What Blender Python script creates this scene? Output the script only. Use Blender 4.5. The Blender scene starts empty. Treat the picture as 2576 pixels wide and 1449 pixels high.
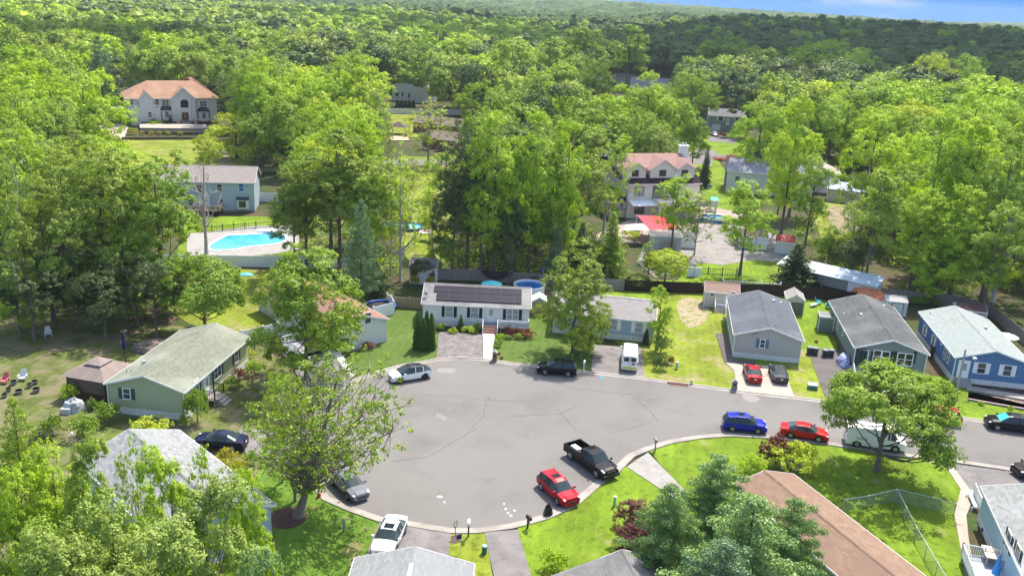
import bpy, math, random
import numpy as np
from mathutils import Vector, Matrix
rad = math.radians
SC = bpy.context.scene
COL = SC.collection
# ---------------------------------------------------------------- camera
FPX, CAMH, CX, CY = 2236.0, 41.0, 1288.0, 724.5       # focal length in picture units, height in metres
TH, RO = rad(18.0), rad(2.9)                             # downward pitch, roll
_R0 = np.array([1, 0, 0.]); _F = np.array([0, math.cos(TH), -math.sin(TH)]); _U0 = np.array([0, math.sin(TH), math.cos(TH)])
_R = math.cos(RO) * _R0 + math.sin(RO) * _U0; _U = -math.sin(RO) * _R0 + math.cos(RO) * _U0
cam_d = bpy.data.cameras.new('camera'); cam = bpy.data.objects.new('camera', cam_d); COL.objects.link(cam)
cam.matrix_world = Matrix(((_R[0], _U[0], -_F[0], 0), (_R[1], _U[1], -_F[1], 0), (_R[2], _U[2], -_F[2], CAMH), (0, 0, 0, 1)))
cam_d.sensor_width = 36; cam_d.lens = FPX * 36 / 2576.0; cam_d.clip_start = 1; cam_d.clip_end = 20000
SC.camera = cam
# ---------------------------------------------------------------- light
SUN_EL, SUN_AZ = rad(56), rad(24)                        # azimuth east of straight ahead (+Y)
SC.view_settings.view_transform = 'Standard'; SC.view_settings.look = 'None'
SC.view_settings.exposure = 1.45; SC.view_settings.gamma = 1
w = bpy.data.worlds.new('World'); SC.world = w; w.use_nodes = True
nt = w.node_tree; N = nt.nodes; L = nt.links
for n in list(N): N.remove(n)
out = N.new('ShaderNodeOutputWorld'); bg = N.new('ShaderNodeBackground'); sky = N.new('ShaderNodeTexSky')
sky.sky_type = 'NISHITA'; sky.sun_disc = False; sky.sun_elevation = SUN_EL; sky.sun_rotation = SUN_AZ
sky.altitude = 40; sky.air_density = 1.0; sky.dust_density = 2.2; sky.ozone_density = 0.6
bg.inputs[1].default_value = 0.135
tc = N.new('ShaderNodeTexCoord'); sp = N.new('ShaderNodeSeparateXYZ'); L.new(tc.outputs['Generated'], sp.inputs[0])
# a clear blue band low over the wood, with a torn bank of white cloud in it
mr = N.new('ShaderNodeMapRange'); mr.inputs['From Min'].default_value = 0.035; mr.inputs['From Max'].default_value = 0.11
mr.inputs['To Min'].default_value = 1.0; mr.inputs['To Max'].default_value = 0.0; L.new(sp.outputs[2], mr.inputs[0])
mx = N.new('ShaderNodeMix'); mx.data_type = 'RGBA'; L.new(mr.outputs[0], mx.inputs[0]); L.new(sky.outputs[0], mx.inputs[6])
grd = N.new('ShaderNodeMapRange'); grd.inputs['From Min'].default_value = -0.03; grd.inputs['From Max'].default_value = 0.012; L.new(sp.outputs[2], grd.inputs[0])
gm = N.new('ShaderNodeMix'); gm.data_type = 'RGBA'; L.new(grd.outputs[0], gm.inputs[0])
gm.inputs[6].default_value = (0.10, 0.98, 2.45, 1); gm.inputs[7].default_value = (0.015, 0.76, 2.35, 1)
mp = N.new('ShaderNodeMapping'); mp.inputs['Scale'].default_value = (5, 5, 26); mp.inputs['Location'].default_value = (0.35, 0.0, 0.0); L.new(tc.outputs['Generated'], mp.inputs[0])
cn = N.new('ShaderNodeTexNoise'); cn.inputs['Scale'].default_value = 1.0; cn.inputs['Detail'].default_value = 7; L.new(mp.outputs[0], cn.inputs[0])
cr = N.new('ShaderNodeMapRange'); cr.inputs['From Min'].default_value = 0.57; cr.inputs['From Max'].default_value = 0.72; L.new(cn.outputs[0], cr.inputs[0])
cm = N.new('ShaderNodeMix'); cm.data_type = 'RGBA'; L.new(cr.outputs[0], cm.inputs[0]); L.new(gm.outputs[2], cm.inputs[6]); cm.inputs[7].default_value = (1.5, 1.7, 2.1, 1)
L.new(cm.outputs[2], mx.inputs[7]); L.new(mx.outputs[2], bg.inputs[0]); L.new(bg.outputs[0], out.inputs[0])
sd = bpy.data.lights.new('sun', 'SUN'); sd.energy = 3.2; sd.angle = rad(0.55); sd.color = (1.0, 0.95, 0.86)
sun = bpy.data.objects.new('sun', sd); COL.objects.link(sun)
S = Vector((math.sin(SUN_AZ) * math.cos(SUN_EL), math.cos(SUN_AZ) * math.cos(SUN_EL), math.sin(SUN_EL)))
sun.rotation_euler = S.to_track_quat('Z', 'Y').to_euler(); sun.location = (60, 150, 200)
cy = SC.cycles
cy.max_bounces = 6; cy.diffuse_bounces = 3; cy.glossy_bounces = 2; cy.transmission_bounces = 3; cy.transparent_max_bounces = 8
cy.volume_bounces = 0; cy.use_denoising = True; cy.sample_clamp_indirect = 4
cy.caustics_reflective = False; cy.caustics_refractive = False

# ---------------------------------------------------------------- helpers
def G(u, v, z=0.0):
    d = (u - CX) * _R - (v - CY) * _U + FPX * _F
    t = (z - CAMH) / d[2]; return Vector((d[0] * t, d[1] * t, z))
def ray(u, v):
    return Vector((u - CX) * _R - (v - CY) * _U + FPX * _F)
def Pj(p):
    q = np.array([p[0], p[1], p[2] - CAMH]); z = q @ _F
    return CX + FPX * (q @ _R) / z, CY - FPX * (q @ _U) / z
def tag(o, label, cat, group=None, kind=None):
    if label: o['label'] = label
    if cat: o['category'] = cat
    if group: o['group'] = group
    if kind: o['kind'] = kind
    return o
def empty(name, loc=(0, 0, 0), rz=0.0, label=None, cat=None, group=None):
    o = bpy.data.objects.new(name, None); COL.objects.link(o); o.location = loc; o.rotation_euler = (0, 0, rz); o.empty_display_size = .3
    return tag(o, label, cat, group)
def copy_tree(o, parent=None):
    c = o.copy(); COL.objects.link(c); c.parent = parent
    for ch in [x for x in o.children]:
        copy_tree(ch, c)
    return c
class MB:
    def __init__(s): s.v = []; s.f = []; s.m = []
    def add(s, vs, fs, mi=0):
        b = len(s.v); s.v += [tuple(x) for x in vs]
        for f in fs: s.f.append([b + i for i in f]); s.m.append(mi)
        return s
    def box(s, cx, cy, z0, sx, sy, sz, rz=0, mi=0):
        c, n = math.cos(rz), math.sin(rz); vs = []
        for z in (z0, z0 + sz):
            for dx, dy in ((-.5, -.5), (.5, -.5), (.5, .5), (-.5, .5)):
                x, y = dx * sx, dy * sy; vs.append((cx + x * c - y * n, cy + x * n + y * c, z))
        return s.add(vs, [(3, 2, 1, 0), (4, 5, 6, 7), (0, 1, 5, 4), (1, 2, 6, 5), (2, 3, 7, 6), (3, 0, 4, 7)], mi)
    def b2(s, x0, x1, y0, y1, z0, z1, mi=0):
        return s.box((x0 + x1) / 2, (y0 + y1) / 2, z0, abs(x1 - x0), abs(y1 - y0), z1 - z0, 0, mi)
    def prism(s, poly, z0, z1, mi=0):
        n = len(poly)
        a = sum(poly[i][0] * poly[(i + 1) % n][1] - poly[(i + 1) % n][0] * poly[i][1] for i in range(n))
        if a < 0: poly = poly[::-1]
        vs = [(p[0], p[1], z0) for p in poly] + [(p[0], p[1], z1) for p in poly]
        fs = [list(range(n))[::-1], list(range(n, 2 * n))] + [(i, (i + 1) % n, n + (i + 1) % n, n + i) for i in range(n)]
        return s.add(vs, fs, mi)
    def cyl(s, x, y, z0, z1, r0, r1=None, n=12, mi=0):
        r1 = r0 if r1 is None else r1; vs = []
        for z, r in ((z0, r0), (z1, r1)):
            for i in range(n): vs.append((x + r * math.cos(2 * math.pi * i / n), y + r * math.sin(2 * math.pi * i / n), z))
        fs = [list(range(n))[::-1], list(range(n, 2 * n))] + [(i, (i + 1) % n, n + (i + 1) % n, n + i) for i in range(n)]
        return s.add(vs, fs, mi)
    def tube(s, pts, rr, n=6, mi=0):
        pts = [Vector(p) for p in pts]; rr = rr if hasattr(rr, '__len__') else [rr] * len(pts)
        vs = []; fs = []
        for i, p in enumerate(pts):
            d = (pts[min(i + 1, len(pts) - 1)] - pts[max(i - 1, 0)]).normalized()
            a = d.cross(Vector((0, 0, 1)) if abs(d.z) < .9 else Vector((1, 0, 0))).normalized(); b = d.cross(a)
            for k in range(n):
                t = 2 * math.pi * k / n; vs.append(p + (a * math.cos(t) + b * math.sin(t)) * rr[i])
        for i in range(len(pts) - 1):
            for k in range(n):
                fs.append((i * n + k, i * n + (k + 1) % n, (i + 1) * n + (k + 1) % n, (i + 1) * n + k))
        fs.append(list(range(n))); fs.append([(len(pts) - 1) * n + k for k in range(n)][::-1])
        return s.add(vs, fs, mi)
    def dome(s, x, y, z, rx, ry, rz, n=12, m=5, full=False, mi=0):
        vs = []; fs = []; lo = -m if full else 0
        rows = list(range(lo, m))
        for j in rows:
            a = math.pi / 2 * j / m
            for i in range(n): vs.append((x + rx * math.cos(a) * math.cos(2 * math.pi * i / n), y + ry * math.cos(a) * math.sin(2 * math.pi * i / n), z + rz * math.sin(a)))
        vs.append((x, y, z + rz)); R_ = len(rows)
        for j in range(R_ - 1):
            for i in range(n): fs.append((j * n + i, j * n + (i + 1) % n, (j + 1) * n + (i + 1) % n, (j + 1) * n + i))
        for i in range(n): fs.append(((R_ - 1) * n + i, (R_ - 1) * n + (i + 1) % n, R_ * n))
        return s.add(vs, fs, mi)
    def build(s, name, mats, parent=None, smooth=False):
        me = bpy.data.meshes.new(name); me.from_pydata(s.v, [], s.f)
        mats = mats if isinstance(mats, (list, tuple)) else [mats]
        for m in mats: me.materials.append(m)
        me.polygons.foreach_set('material_index', s.m)
        uv = me.uv_layers.new(name='UVMap').data
        vs = me.vertices
        for p in me.polygons:
            n = p.normal
            if abs(n.z) > .999: t = Vector((1, 0, 0))
            else: t = Vector((-n.y, n.x, 0)).normalized()
            b = n.cross(t)
            for li in p.loop_indices:
                co = vs[me.loops[li].vertex_index].co; uv[li].uv = (co.dot(t), co.dot(b))
        if smooth: me.polygons.foreach_set('use_smooth', [True] * len(me.polygons))
        me.update()
        o = bpy.data.objects.new(name, me); COL.objects.link(o)
        if parent: o.parent = parent
        return o

# ---------------------------------------------------------------- materials
_MC = {}
def nodes_of(name):
    m = bpy.data.materials.new(name); m.use_nodes = True; t = m.node_tree; p = t.nodes['Principled BSDF']; return m, t, p
def rgba(c): return (c[0], c[1], c[2], 1)
def mat(name, c, rough=.7, metal=0.0, var=.12, scale=3.0, spec=.3, bump=0.0, coat=0.0):
    k = ('m', name)
    if k in _MC: return _MC[k]
    m, t, p = nodes_of(name); p.inputs['Roughness'].default_value = rough; p.inputs['Metallic'].default_value = metal
    p.inputs['Specular IOR Level'].default_value = spec; p.inputs['Coat Weight'].default_value = coat; p.inputs['Coat Roughness'].default_value = .05
    tcn = t.nodes.new('ShaderNodeTexCoord'); nz = t.nodes.new('ShaderNodeTexNoise'); nz.inputs['Scale'].default_value = scale; nz.inputs['Detail'].default_value = 5
    t.links.new(tcn.outputs['Object'], nz.inputs[0])
    mx = t.nodes.new('ShaderNodeMix'); mx.data_type = 'RGBA'; t.links.new(nz.outputs[0], mx.inputs[0])
    mx.inputs[6].default_value = rgba([x * (1 - var) for x in c]); mx.inputs[7].default_value = rgba([min(1, x * (1 + var)) for x in c])
    t.links.new(mx.outputs[2], p.inputs['Base Color'])
    if bump:
        b = t.nodes.new('ShaderNodeBump'); b.inputs['Strength'].default_value = bump; t.links.new(nz.outputs[0], b.inputs['Height']); t.links.new(b.outputs[0], p.inputs['Normal'])
    _MC[k] = m; return m
def blotch(t, src, c1, c2, scale, lo=.4, hi=.6, coord=None, detail=4):
    """mixes c2 over the colour in src where a noise is high; src may be a colour tuple or a socket"""
    nz = t.nodes.new('ShaderNodeTexNoise'); nz.inputs['Scale'].default_value = scale; nz.inputs['Detail'].default_value = detail
    t.links.new(coord, nz.inputs[0])
    r = t.nodes.new('ShaderNodeMapRange'); r.inputs['From Min'].default_value = lo; r.inputs['From Max'].default_value = hi; t.links.new(nz.outputs[0], r.inputs[0])
    mx = t.nodes.new('ShaderNodeMix'); mx.data_type = 'RGBA'; t.links.new(r.outputs[0], mx.inputs[0])
    if src is None: mx.inputs[6].default_value = rgba(c1)
    else: t.links.new(src, mx.inputs[6])
    mx.inputs[7].default_value = rgba(c2); return mx.outputs[2]
def brickmat(name, c1, c2, mortar, bw, bh, mort=.02, rough=.85, off=.5, blot=None, bump=.3, spec=.06, metal=0.0, blo=.25):
    """courses laid in the face's own metres: shingles, siding, boards, bricks"""
    k = ('b', name)
    if k in _MC: return _MC[k]
    m, t, p = nodes_of(name); p.inputs['Roughness'].default_value = rough; p.inputs['Specular IOR Level'].default_value = spec; p.inputs['Metallic'].default_value = metal
    uv = t.nodes.new('ShaderNodeTexCoord'); bt = t.nodes.new('ShaderNodeTexBrick')
    bt.inputs['Scale'].default_value = 1; bt.inputs['Brick Width'].default_value = bw; bt.inputs['Row Height'].default_value = bh
    bt.inputs['Mortar Size'].default_value = mort; bt.inputs['Mortar Smooth'].default_value = .3; bt.offset = off
    bt.inputs['Color1'].default_value = rgba(c1); bt.inputs['Color2'].default_value = rgba(c2); bt.inputs['Mortar'].default_value = rgba(mortar)
    t.links.new(uv.outputs['UV'], bt.inputs[0]); src = bt.outputs[0]
    if blot: src = blotch(t, src, None, blot, blo, .45, .75, uv.outputs['Object'], 6)
    t.links.new(src, p.inputs['Base Color'])
    if bump:
        b = t.nodes.new('ShaderNodeBump'); b.inputs['Strength'].default_value = bump; b.inputs['Distance'].default_value = .02; b.invert = True
        t.links.new(bt.outputs['Fac'], b.inputs['Height']); t.links.new(b.outputs[0], p.inputs['Normal'])
    _MC[k] = m; return m
def siding(name, c): return brickmat(name, c, [x * .96 for x in c], [x * .62 for x in c], 40, .16, .012, .6, 0, None, .3)
def shingle(name, c, k=.72, blot=None):
    c = [x * .84 for x in c]; blot = [x * .84 for x in blot] if blot else None
    return brickmat(name, c, [x * k for x in c], [x * .6 for x in c], .5, .22, .012, .95, .5, blot, .2)
def boards(name, c, blot=None): return brickmat(name, c, [x * .8 for x in c], [x * .4 for x in c], .14, 60, .012, .85, 0, blot, .4)
def layered(name, base, layers, rough=.95, bump=.0, bscale=8, spec=.1, k_=.84, wave=None):
    """ground materials: layers of (colour, noise scale, lo, hi)"""
    k = ('l', name); base = [x * k_ for x in base]; layers = [([x * k_ for x in c_], s_, l_, h_) for c_, s_, l_, h_ in layers]
    if k in _MC: return _MC[k]
    m, t, p = nodes_of(name); p.inputs['Roughness'].default_value = rough; p.inputs['Specular IOR Level'].default_value = spec
    g = t.nodes.new('ShaderNodeTexCoord'); src = None; c0 = base
    for c, sc, lo, hi in layers: src = blotch(t, src, c0, c, sc, lo, hi, g.outputs['Object'], 6)
    if wave:                                                     # faint mowing bands
        wv = t.nodes.new('ShaderNodeTexWave'); wv.inputs['Scale'].default_value = wave; wv.inputs['Distortion'].default_value = 1.5; wv.inputs['Detail'].default_value = 2; wv.inputs['Detail Scale'].default_value = .4; mpw = t.nodes.new('ShaderNodeMapping'); mpw.inputs['Rotation'].default_value = (0, 0, .15); t.links.new(g.outputs['Object'], mpw.inputs[0]); t.links.new(mpw.outputs[0], wv.inputs[0])
        rw = t.nodes.new('ShaderNodeMapRange'); rw.inputs['To Min'].default_value = .95; rw.inputs['To Max'].default_value = 1.04; t.links.new(wv.outputs['Fac'], rw.inputs[0]); vm = t.nodes.new('ShaderNodeVectorMath'); vm.operation = 'SCALE'; t.links.new(src, vm.inputs[0]); t.links.new(rw.outputs[0], vm.inputs['Scale']); src = vm.outputs[0]
    t.links.new(src, p.inputs['Base Color'])
    if bump:
        nz = t.nodes.new('ShaderNodeTexNoise'); nz.inputs['Scale'].default_value = bscale; nz.inputs['Detail'].default_value = 6; t.links.new(g.outputs['Object'], nz.inputs[0])
        b = t.nodes.new('ShaderNodeBump'); b.inputs['Strength'].default_value = bump; b.inputs['Distance'].default_value = .1; t.links.new(nz.outputs[0], b.inputs['Height']); t.links.new(b.outputs[0], p.inputs['Normal'])
    _MC[k] = m; return m
def glassmat(name, c, rough=.08):
    return mat(name, c, rough, 0, .25, 1.5, .6)
WHITE = mat('white_paint', (.78, .78, .78), .5, var=.05); TRIM = mat('white_trim', (.76, .75, .73), .5, var=.06)
GLASS = glassmat('window_glass', (.05, .06, .075)); GLASSD = glassmat('dark_glass', (.012, .014, .018)); CURT = mat('curtained_glass', (.32, .34, .36), .25, var=.35, scale=4)
CONC = layered('concrete', (.35, .32, .285), [((.26, .235, .205), .5, .45, .65), ((.42, .385, .345), 6, .5, .8), ((.22, .2, .17), 1.7, .62, .75)], .9, .2)
GREYW = boards('weathered_fence_wood', (.26, .235, .21), (.19, .17, .15)); TANW = boards('tan_fence_wood', (.36, .28, .18)); DARKW = boards('dark_fence_wood', (.045, .03, .022))
METAL = mat('galvanised_metal', (.45, .46, .47), .4, .6, .1); BLACK = mat('black_plastic', (.02, .02, .022), .5, var=.2)
SKIRT = brickmat('white_skirting', (.66, .65, .63), (.6, .59, .58), (.45, .45, .45), .3, 60, .012, .6, 0)
BRICK = brickmat('red_brick', (.26, .08, .05), (.2, .07, .05), (.34, .3, .27), .22, .075, .01)
STONE = brickmat('stone_veneer', (.20, .15, .115), (.11, .085, .07), (.08, .07, .06), .5, .3, .02, .9, .5)
BARK = mat('bark', (.13, .11, .09), .95, var=.4, scale=2.5, spec=.1); PALEBARK = mat('grey_bark', (.34, .31, .28), .95, var=.3, scale=2.5, spec=.1)

# ---------------------------------------------------------------- ground
def smooth(x, a, b):
    t = np.clip((x - a) / (b - a), 0, 1); return t * t * (3 - 2 * t)
def terr(x, y):
    """rolling land far behind the houses"""
    x = np.asarray(x, float); y = np.asarray(y, float)
    r = 15 * smooth(y, 400, 760) * smooth(x, 40, 240) - 10 * smooth(y, 760, 1300) * smooth(x, 40, 240)
    l = 3 * smooth(y, 380, 900) * smooth(-x, -60, 140)
    f = 9 * smooth(y, 1300, 2400) + 9 * smooth(y, 1500, 2600) * np.sin(x / 310. + 1.0) + 5 * smooth(y, 1300, 2300) * np.sin(x / 127. + y / 300.)
    return r + l + f
GRASS = layered('grass_ground', (.085, .135, .022), [((.15, .19, .03), .09, .45, .6), ((.19, .16, .08), .16, .55, .68), ((.06, .1, .02), 1.8, .5, .7), ((.14, .2, .035), 9, .52, .75)], bump=.4)
UNDER = layered('wood_floor', (.05, .07, .02), [((.10, .075, .045), .12, .42, .6), ((.05, .09, .02), .5, .5, .65), ((.16, .12, .075), 1.4, .58, .75)], bump=.5)
def grid_ground():
    ys = np.concatenate([np.linspace(-120, 380, 12), np.linspace(400, 1500, 45), np.linspace(1550, 3700, 30)])
    xs = np.concatenate([np.linspace(-2800, -900, 12), np.linspace(-850, 850, 60), np.linspace(900, 2800, 12)])
    X, Y = np.meshgrid(xs, ys); Z = terr(X, Y)
    v = np.stack([X, Y, Z], -1).reshape(-1, 3); nx = len(xs); f = []
    for j in range(len(ys) - 1):
        for i in range(nx - 1): f.append((j * nx + i, j * nx + i + 1, (j + 1) * nx + i + 1, (j + 1) * nx + i))
    me = bpy.data.meshes.new('ground'); me.from_pydata(v.tolist(), [], f); me.materials.append(UNDER); o = bpy.data.objects.new('ground', me); COL.objects.link(o); o['kind'] = 'structure'
grid_ground()
_zl = [0.02]
def chaikin(p, k=2):
    for _ in range(k):
        q = []
        for i in range(len(p)):
            a, b = p[i], p[(i + 1) % len(p)]; q += [(a[0] * .75 + b[0] * .25, a[1] * .75 + b[1] * .25), (a[0] * .25 + b[0] * .75, a[1] * .25 + b[1] * .75)]
        p = q
    return p
def sheet(name, pix, m, z=None, th=None, rnd=0):
    """a flat patch of ground traced on the ground plane, each lying a few mm above the one before"""
    if z is None: _zl[0] += .004; z = _zl[0]
    pp = [G(*p) for p in pix]
    if rnd: pp = [Vector((a, b, 0)) for a, b in chaikin([(p.x, p.y) for p in pp], rnd)]
    n = len(pp); a = sum(pp[i].x * pp[(i + 1) % n].y - pp[(i + 1) % n].x * pp[i].y for i in range(n))
    if a < 0: pp = pp[::-1]
    mb = MB()
    if th: mb.prism([(p.x, p.y) for p in pp], 0.0, th)
    else: mb.add([(p.x, p.y, z) for p in pp], [list(range(n))])
    o = mb.build(name, m); o['kind'] = 'structure'; return o
def lawn(name, c, dry=(.30, .25, .13), amt=.6, light=None):
    light = light or [min(1, x * 1.7) for x in c]
    return layered(name, c, [(light, .22, .4, .65), ([x * .7 for x in c], 1.3, .52, .7), (dry, .33, amt, amt + .12), (light, 7, .5, .72), ([x * .6 for x in c], 16, .56, .7)], bump=.5, bscale=14, wave=.32)
LB = lawn('bright_lawn', (.118, .18, .014), amt=.62); LG = lawn('deep_lawn', (.085, .14, .022), (.14, .17, .06), .7, (.12, .17, .045))
LY = lawn('yellowing_lawn', (.15, .185, .020), (.30, .25, .13), .54); LD = lawn('dry_lawn_painted_shade', (.085, .105, .026), (.20, .17, .10), .45)  # dry grass of the left yard, its colour also darkened for tree shade
L_ = lambda n, p, m, **k: sheet(n, p, m, **k)
L_('lawn', [(-500, 770), (200, 800), (420, 815), (640, 850), (760, 960), (780, 1080), (765, 1160), (640, 1240), (300, 1700), (-700, 1500)], LD, rnd=1)
L_('lawn', [(330, 672), (640, 678), (745, 690), (900, 740), (960, 790), (760, 860), (620, 860), (430, 800)], LY, rnd=1)
L_('lawn', [(470, 545), (700, 545), (745, 640), (440, 655)], LB)
L_('lawn', [(225, 352), (620, 345), (640, 440), (430, 455), (240, 395)], LY, rnd=1)
L_('lawn', [(285, 285), (330, 285), (330, 330), (285, 330)], LB)
L_('lawn', [(960, 395), (1135, 395), (1160, 660), (985, 660)], LY, rnd=1)
L_('lawn', [(975, 285), (1060, 285), (1060, 345), (975, 350)], LY)
L_('lawn', [(1740, 655), (1980, 650), (1990, 722), (1700, 712)], LB)
L_('lawn', [(1470, 700), (1990, 715), (2110, 760), (2100, 1015), (1930, 1000), (1600, 955), (1560, 870), (1400, 740)], LB)
L_('lawn', [(2030, 500), (2180, 520), (2230, 600), (2080, 640)], LY, rnd=1)
L_('lawn', [(2255, 585), (2310, 600), (2320, 680), (2245, 660)], LB, rnd=1)
L_('lawn', [(1745, 340), (1870, 340), (1880, 400), (1740, 400)], LB); L_('lawn', [(1740, 395), (1800, 395), (1900, 540), (1770, 520)], LB)
L_('lawn', [(1860, 230), (2000, 240), (1990, 270), (1850, 262)], LB)
L_('lawn', [(1440, 395), (1530, 395), (1520, 480), (1440, 480)], LB)
L_('lawn', [(880, 940), (890, 830), (985, 760), (1065, 770), (1104, 840), (1100, 906), (1069, 915), (1004, 926), (944, 943), (904, 958)], LG)
L_('lawn', [(1235, 912), (1245, 850), (1320, 800), (1420, 760), (1500, 820), (1494, 872), (1487, 942), (1348, 928), (1288, 920)], LG)
L_('lawn', [(1618, 952), (1612, 880), (1650, 790), (1640, 738), (1850, 738), (1806, 860), (1823, 917), (1846, 931), (1855, 990), (1738, 972), (1685, 965)], LY)
L_('lawn', [(1972, 925), (2010, 880), (2032, 885), (2082, 1013), (1993, 1000)], LY)
L_('lawn', [(2160, 940), (2400, 950), (2432, 985), (2620, 1028), (2620, 1078), (2422, 1056), (2167, 1023)], LB)
L_('lawn', [(1628, 1132), (1688, 1112), (1763, 1100), (1838, 1095), (1932, 1100), (2042, 1112), (2157, 1127), (2219, 1140), (2357, 1155), (2374, 1160), (2420, 1234), (2402, 1299), (2418, 1379), (2450, 1520), (2330, 1600), (1725, 1700), (1700, 1400), (1725, 1241)], LB)
L_('lawn', [(1551, 1182), (1578, 1174), (1682, 1241), (1720, 1400), (1700, 1700), (1338, 1600), (1302, 1332), (1328, 1315), (1373, 1302), (1423, 1280), (1450, 1265), (1506, 1215)], LB)
L_('lawn', [(1130, 1337), (1221, 1338), (1250, 1520), (1120, 1520)], LY)
L_('lawn', [(787, 1218), (819, 1255), (881, 1282), (960, 1310), (920, 1400), (880, 1600), (560, 1600), (600, 1300), (660, 1170), (765, 1155)], lawn('shady_lawn', (.09, .16, .02), (.28, .22, .11), .58), rnd=0)
# worn bare patch and worn track
DIRT = layered('bare_earth', (.33, .26, .17), [((.16, .2, .04), 1.1, .5, .58), ((.42, .35, .24), 3, .5, .7)], bump=.3)
L_('path', [(1700, 752), (1755, 750), (1790, 775), (1778, 812), (1735, 832), (1708, 805)], DIRT, rnd=2)
L_('path', [(2075, 520), (2130, 520), (2172, 560), (2150, 592), (2092, 590)], layered('garden_soil', (.28, .2, .14), [((.1, .16, .03), .8, .48, .56), ((.4, .3, .24), 2.5, .5, .7)]), rnd=1)
# road
ASPH = layered('road_asphalt', (.188, .177, .165), [((.218, .205, .19), .05, .4, .7), ((.155, .145, .136), .16, .5, .75), ((.125, .117, .11), .45, .62, .85), ((.20, .188, .175), .9, .55, .7), ((.24, .226, .212), 14, .5, .85)], .95, .15, 30, .03)
DRIVE = layered('driveway_asphalt', (.185, .17, .165), [((.24, .22, .21), .4, .45, .7), ((.13, .12, .12), .9, .5, .75), ((.25, .235, .225), 9, .5, .8)], .92, .2, 25)
DRKDR = layered('fresh_driveway_asphalt', (.125, .108, .104), [((.16, .14, .135), .5, .45, .7), ((.07, .06, .06), .35, .58, .75)], .9, .2, 25)
FAR = [(768, 1140), (778, 1085), (805, 1030), (850, 985), (904, 954), (944, 941), (1004, 924), (1069, 913), (1099, 907), (1161, 903), (1226, 908), (1288, 917), (1350, 923), (1448, 936), (1503, 942), (1600, 952), (1685, 964), (1738, 971), (1858, 987), (1932, 996), (2007, 1004), (2079, 1012), (2162, 1022), (2300, 1040), (2422, 1055), (2576, 1075), (2900, 1118)]
NEAR = [(2900, 1235), (2700, 1209), (2557, 1186), (2432, 1167), (2357, 1157), (2219, 1142), (2157, 1129), (2042, 1114), (1932, 1102), (1838, 1097), (1763, 1102), (1688, 1114), (1630, 1132), (1588, 1149), (1553, 1184), (1508, 1217), (1450, 1267), (1423, 1282), (1373, 1304), (1328, 1317), (1288, 1327), (1199, 1339), (1134, 1339), (1014, 1319), (954, 1310), (881, 1284), (819, 1257), (789, 1220), (772, 1185)]
road = L_('road', FAR + NEAR, ASPH, z=.13, th=None)
def kerb_run(pix, w=.34, z=.2, inside=1):
    pp = [G(*p) for p in pix]; q = []
    for i in range(len(pp) - 1):
        for k in range(4): q.append(pp[i].lerp(pp[i + 1], k / 4))
    q.append(pp[-1]); pp = q
    off = []
    for i, p in enumerate(pp):
        d = (pp[min(i + 1, len(pp) - 1)] - pp[max(i - 1, 0)]).normalized(); off.append(Vector((d.y, -d.x, 0)) * inside)
    mb = MB(); vs = []
    for p, o in zip(pp, off):
        g = p + o * .45
        vs += [(g.x, g.y, .138), (p.x + o.x * .02, p.y + o.y * .02, .150), (p.x, p.y, z), (p.x - o.x * w * .5, p.y - o.y * w * .5, z + .005), (p.x - o.x * w, p.y - o.y * w, z - .01), (p.x - o.x * w, p.y - o.y * w, 0.0)]
    n = len(pp); fs = []
    for i in range(n - 1):
        for k in range(5): fs.append((i * 6 + k, (i + 1) * 6 + k, (i + 1) * 6 + k + 1, i * 6 + k + 1))
    mb.add(vs, fs); o = mb.build('kerb', CONC); o['kind'] = 'structure'
kerb_run(FAR); kerb_run(NEAR)
# the lawns rise to the kerb: driveways are slabs that meet it
def slab(name, pix, m, th=.16): return sheet(name, pix, m, th=th)
PAT = brickmat('stamped_paving', (.20, .185, .175), (.11, .10, .096), (.12, .11, .105), .42, .3, .012, .9, .45, (.195, .18, .172), .2, blo=.8)
slab('driveway', [(1104, 838), (1213, 843), (1215, 906), (1098, 906)], PAT, .15)
slab('path', [(1214, 842), (1245, 842), (1237, 911), (1216, 908)], mat('white_concrete', (.44, .42, .39), .9, var=.1), .17)
slab('driveway', [(1494, 870), (1615, 878), (1621, 955), (1486, 940)], DRIVE, .15)
PINKC = layered('pinkish_concrete', (.40, .34, .285), [((.45, .39, .33), .5, .45, .7), ((.31, .26, .22), 1.6, .55, .75)], .9)
slab('driveway', [(1824, 915), (1970, 925), (1998, 1002), (1857, 989), (1846, 933)], PINKC, .15)
slab('driveway', [(1800, 842), (1828, 840), (1845, 905), (1900, 912), (1900, 922), (1824, 914)], DRKDR, .158)
slab('driveway', [(2030, 880), (2110, 888), (2152, 945), (2168, 1022), (2080, 1012)], DRKDR, .15)
slab('patio', [(2153, 944), (2330, 962), (2330, 1005), (2215, 1000), (2200, 1018), (2170, 1016)], layered('pale_paving', (.40, .38, .37), [((.5, .47, .44), 2, .45, .7)]), .16)
slab('path', [(2426, 971), (2640, 1008), (2640, 1020), (2432, 983)], CONC, .19)
slab('driveway', [(1576, 1177), (1630, 1141), (1727, 1241), (1700, 1262), (1672, 1240)], layered('cracked_concrete', (.32, .30, .275), [((.25, .23, .21), .7, .45, .7), ((.37, .35, .32), 3, .5, .7)], .95, .3), .155)
slab('driveway', [(1219, 1342), (1302, 1335), (1350, 1500), (1252, 1500)], DRIVE, .15)
slab('driveway', [(957, 1313), (1014, 1322), (1134, 1342), (1120, 1480), (905, 1480), (922, 1395)], DRIVE, .15)
slab('path', [(2368, 1161), (2392, 1168), (2438, 1233), (2455, 1240), (2430, 1300), (2436, 1360), (2450, 1440), (2470, 1520), (2440, 1520), (2415, 1379), (2400, 1299), (2416, 1234)], PINKC, .17)
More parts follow.
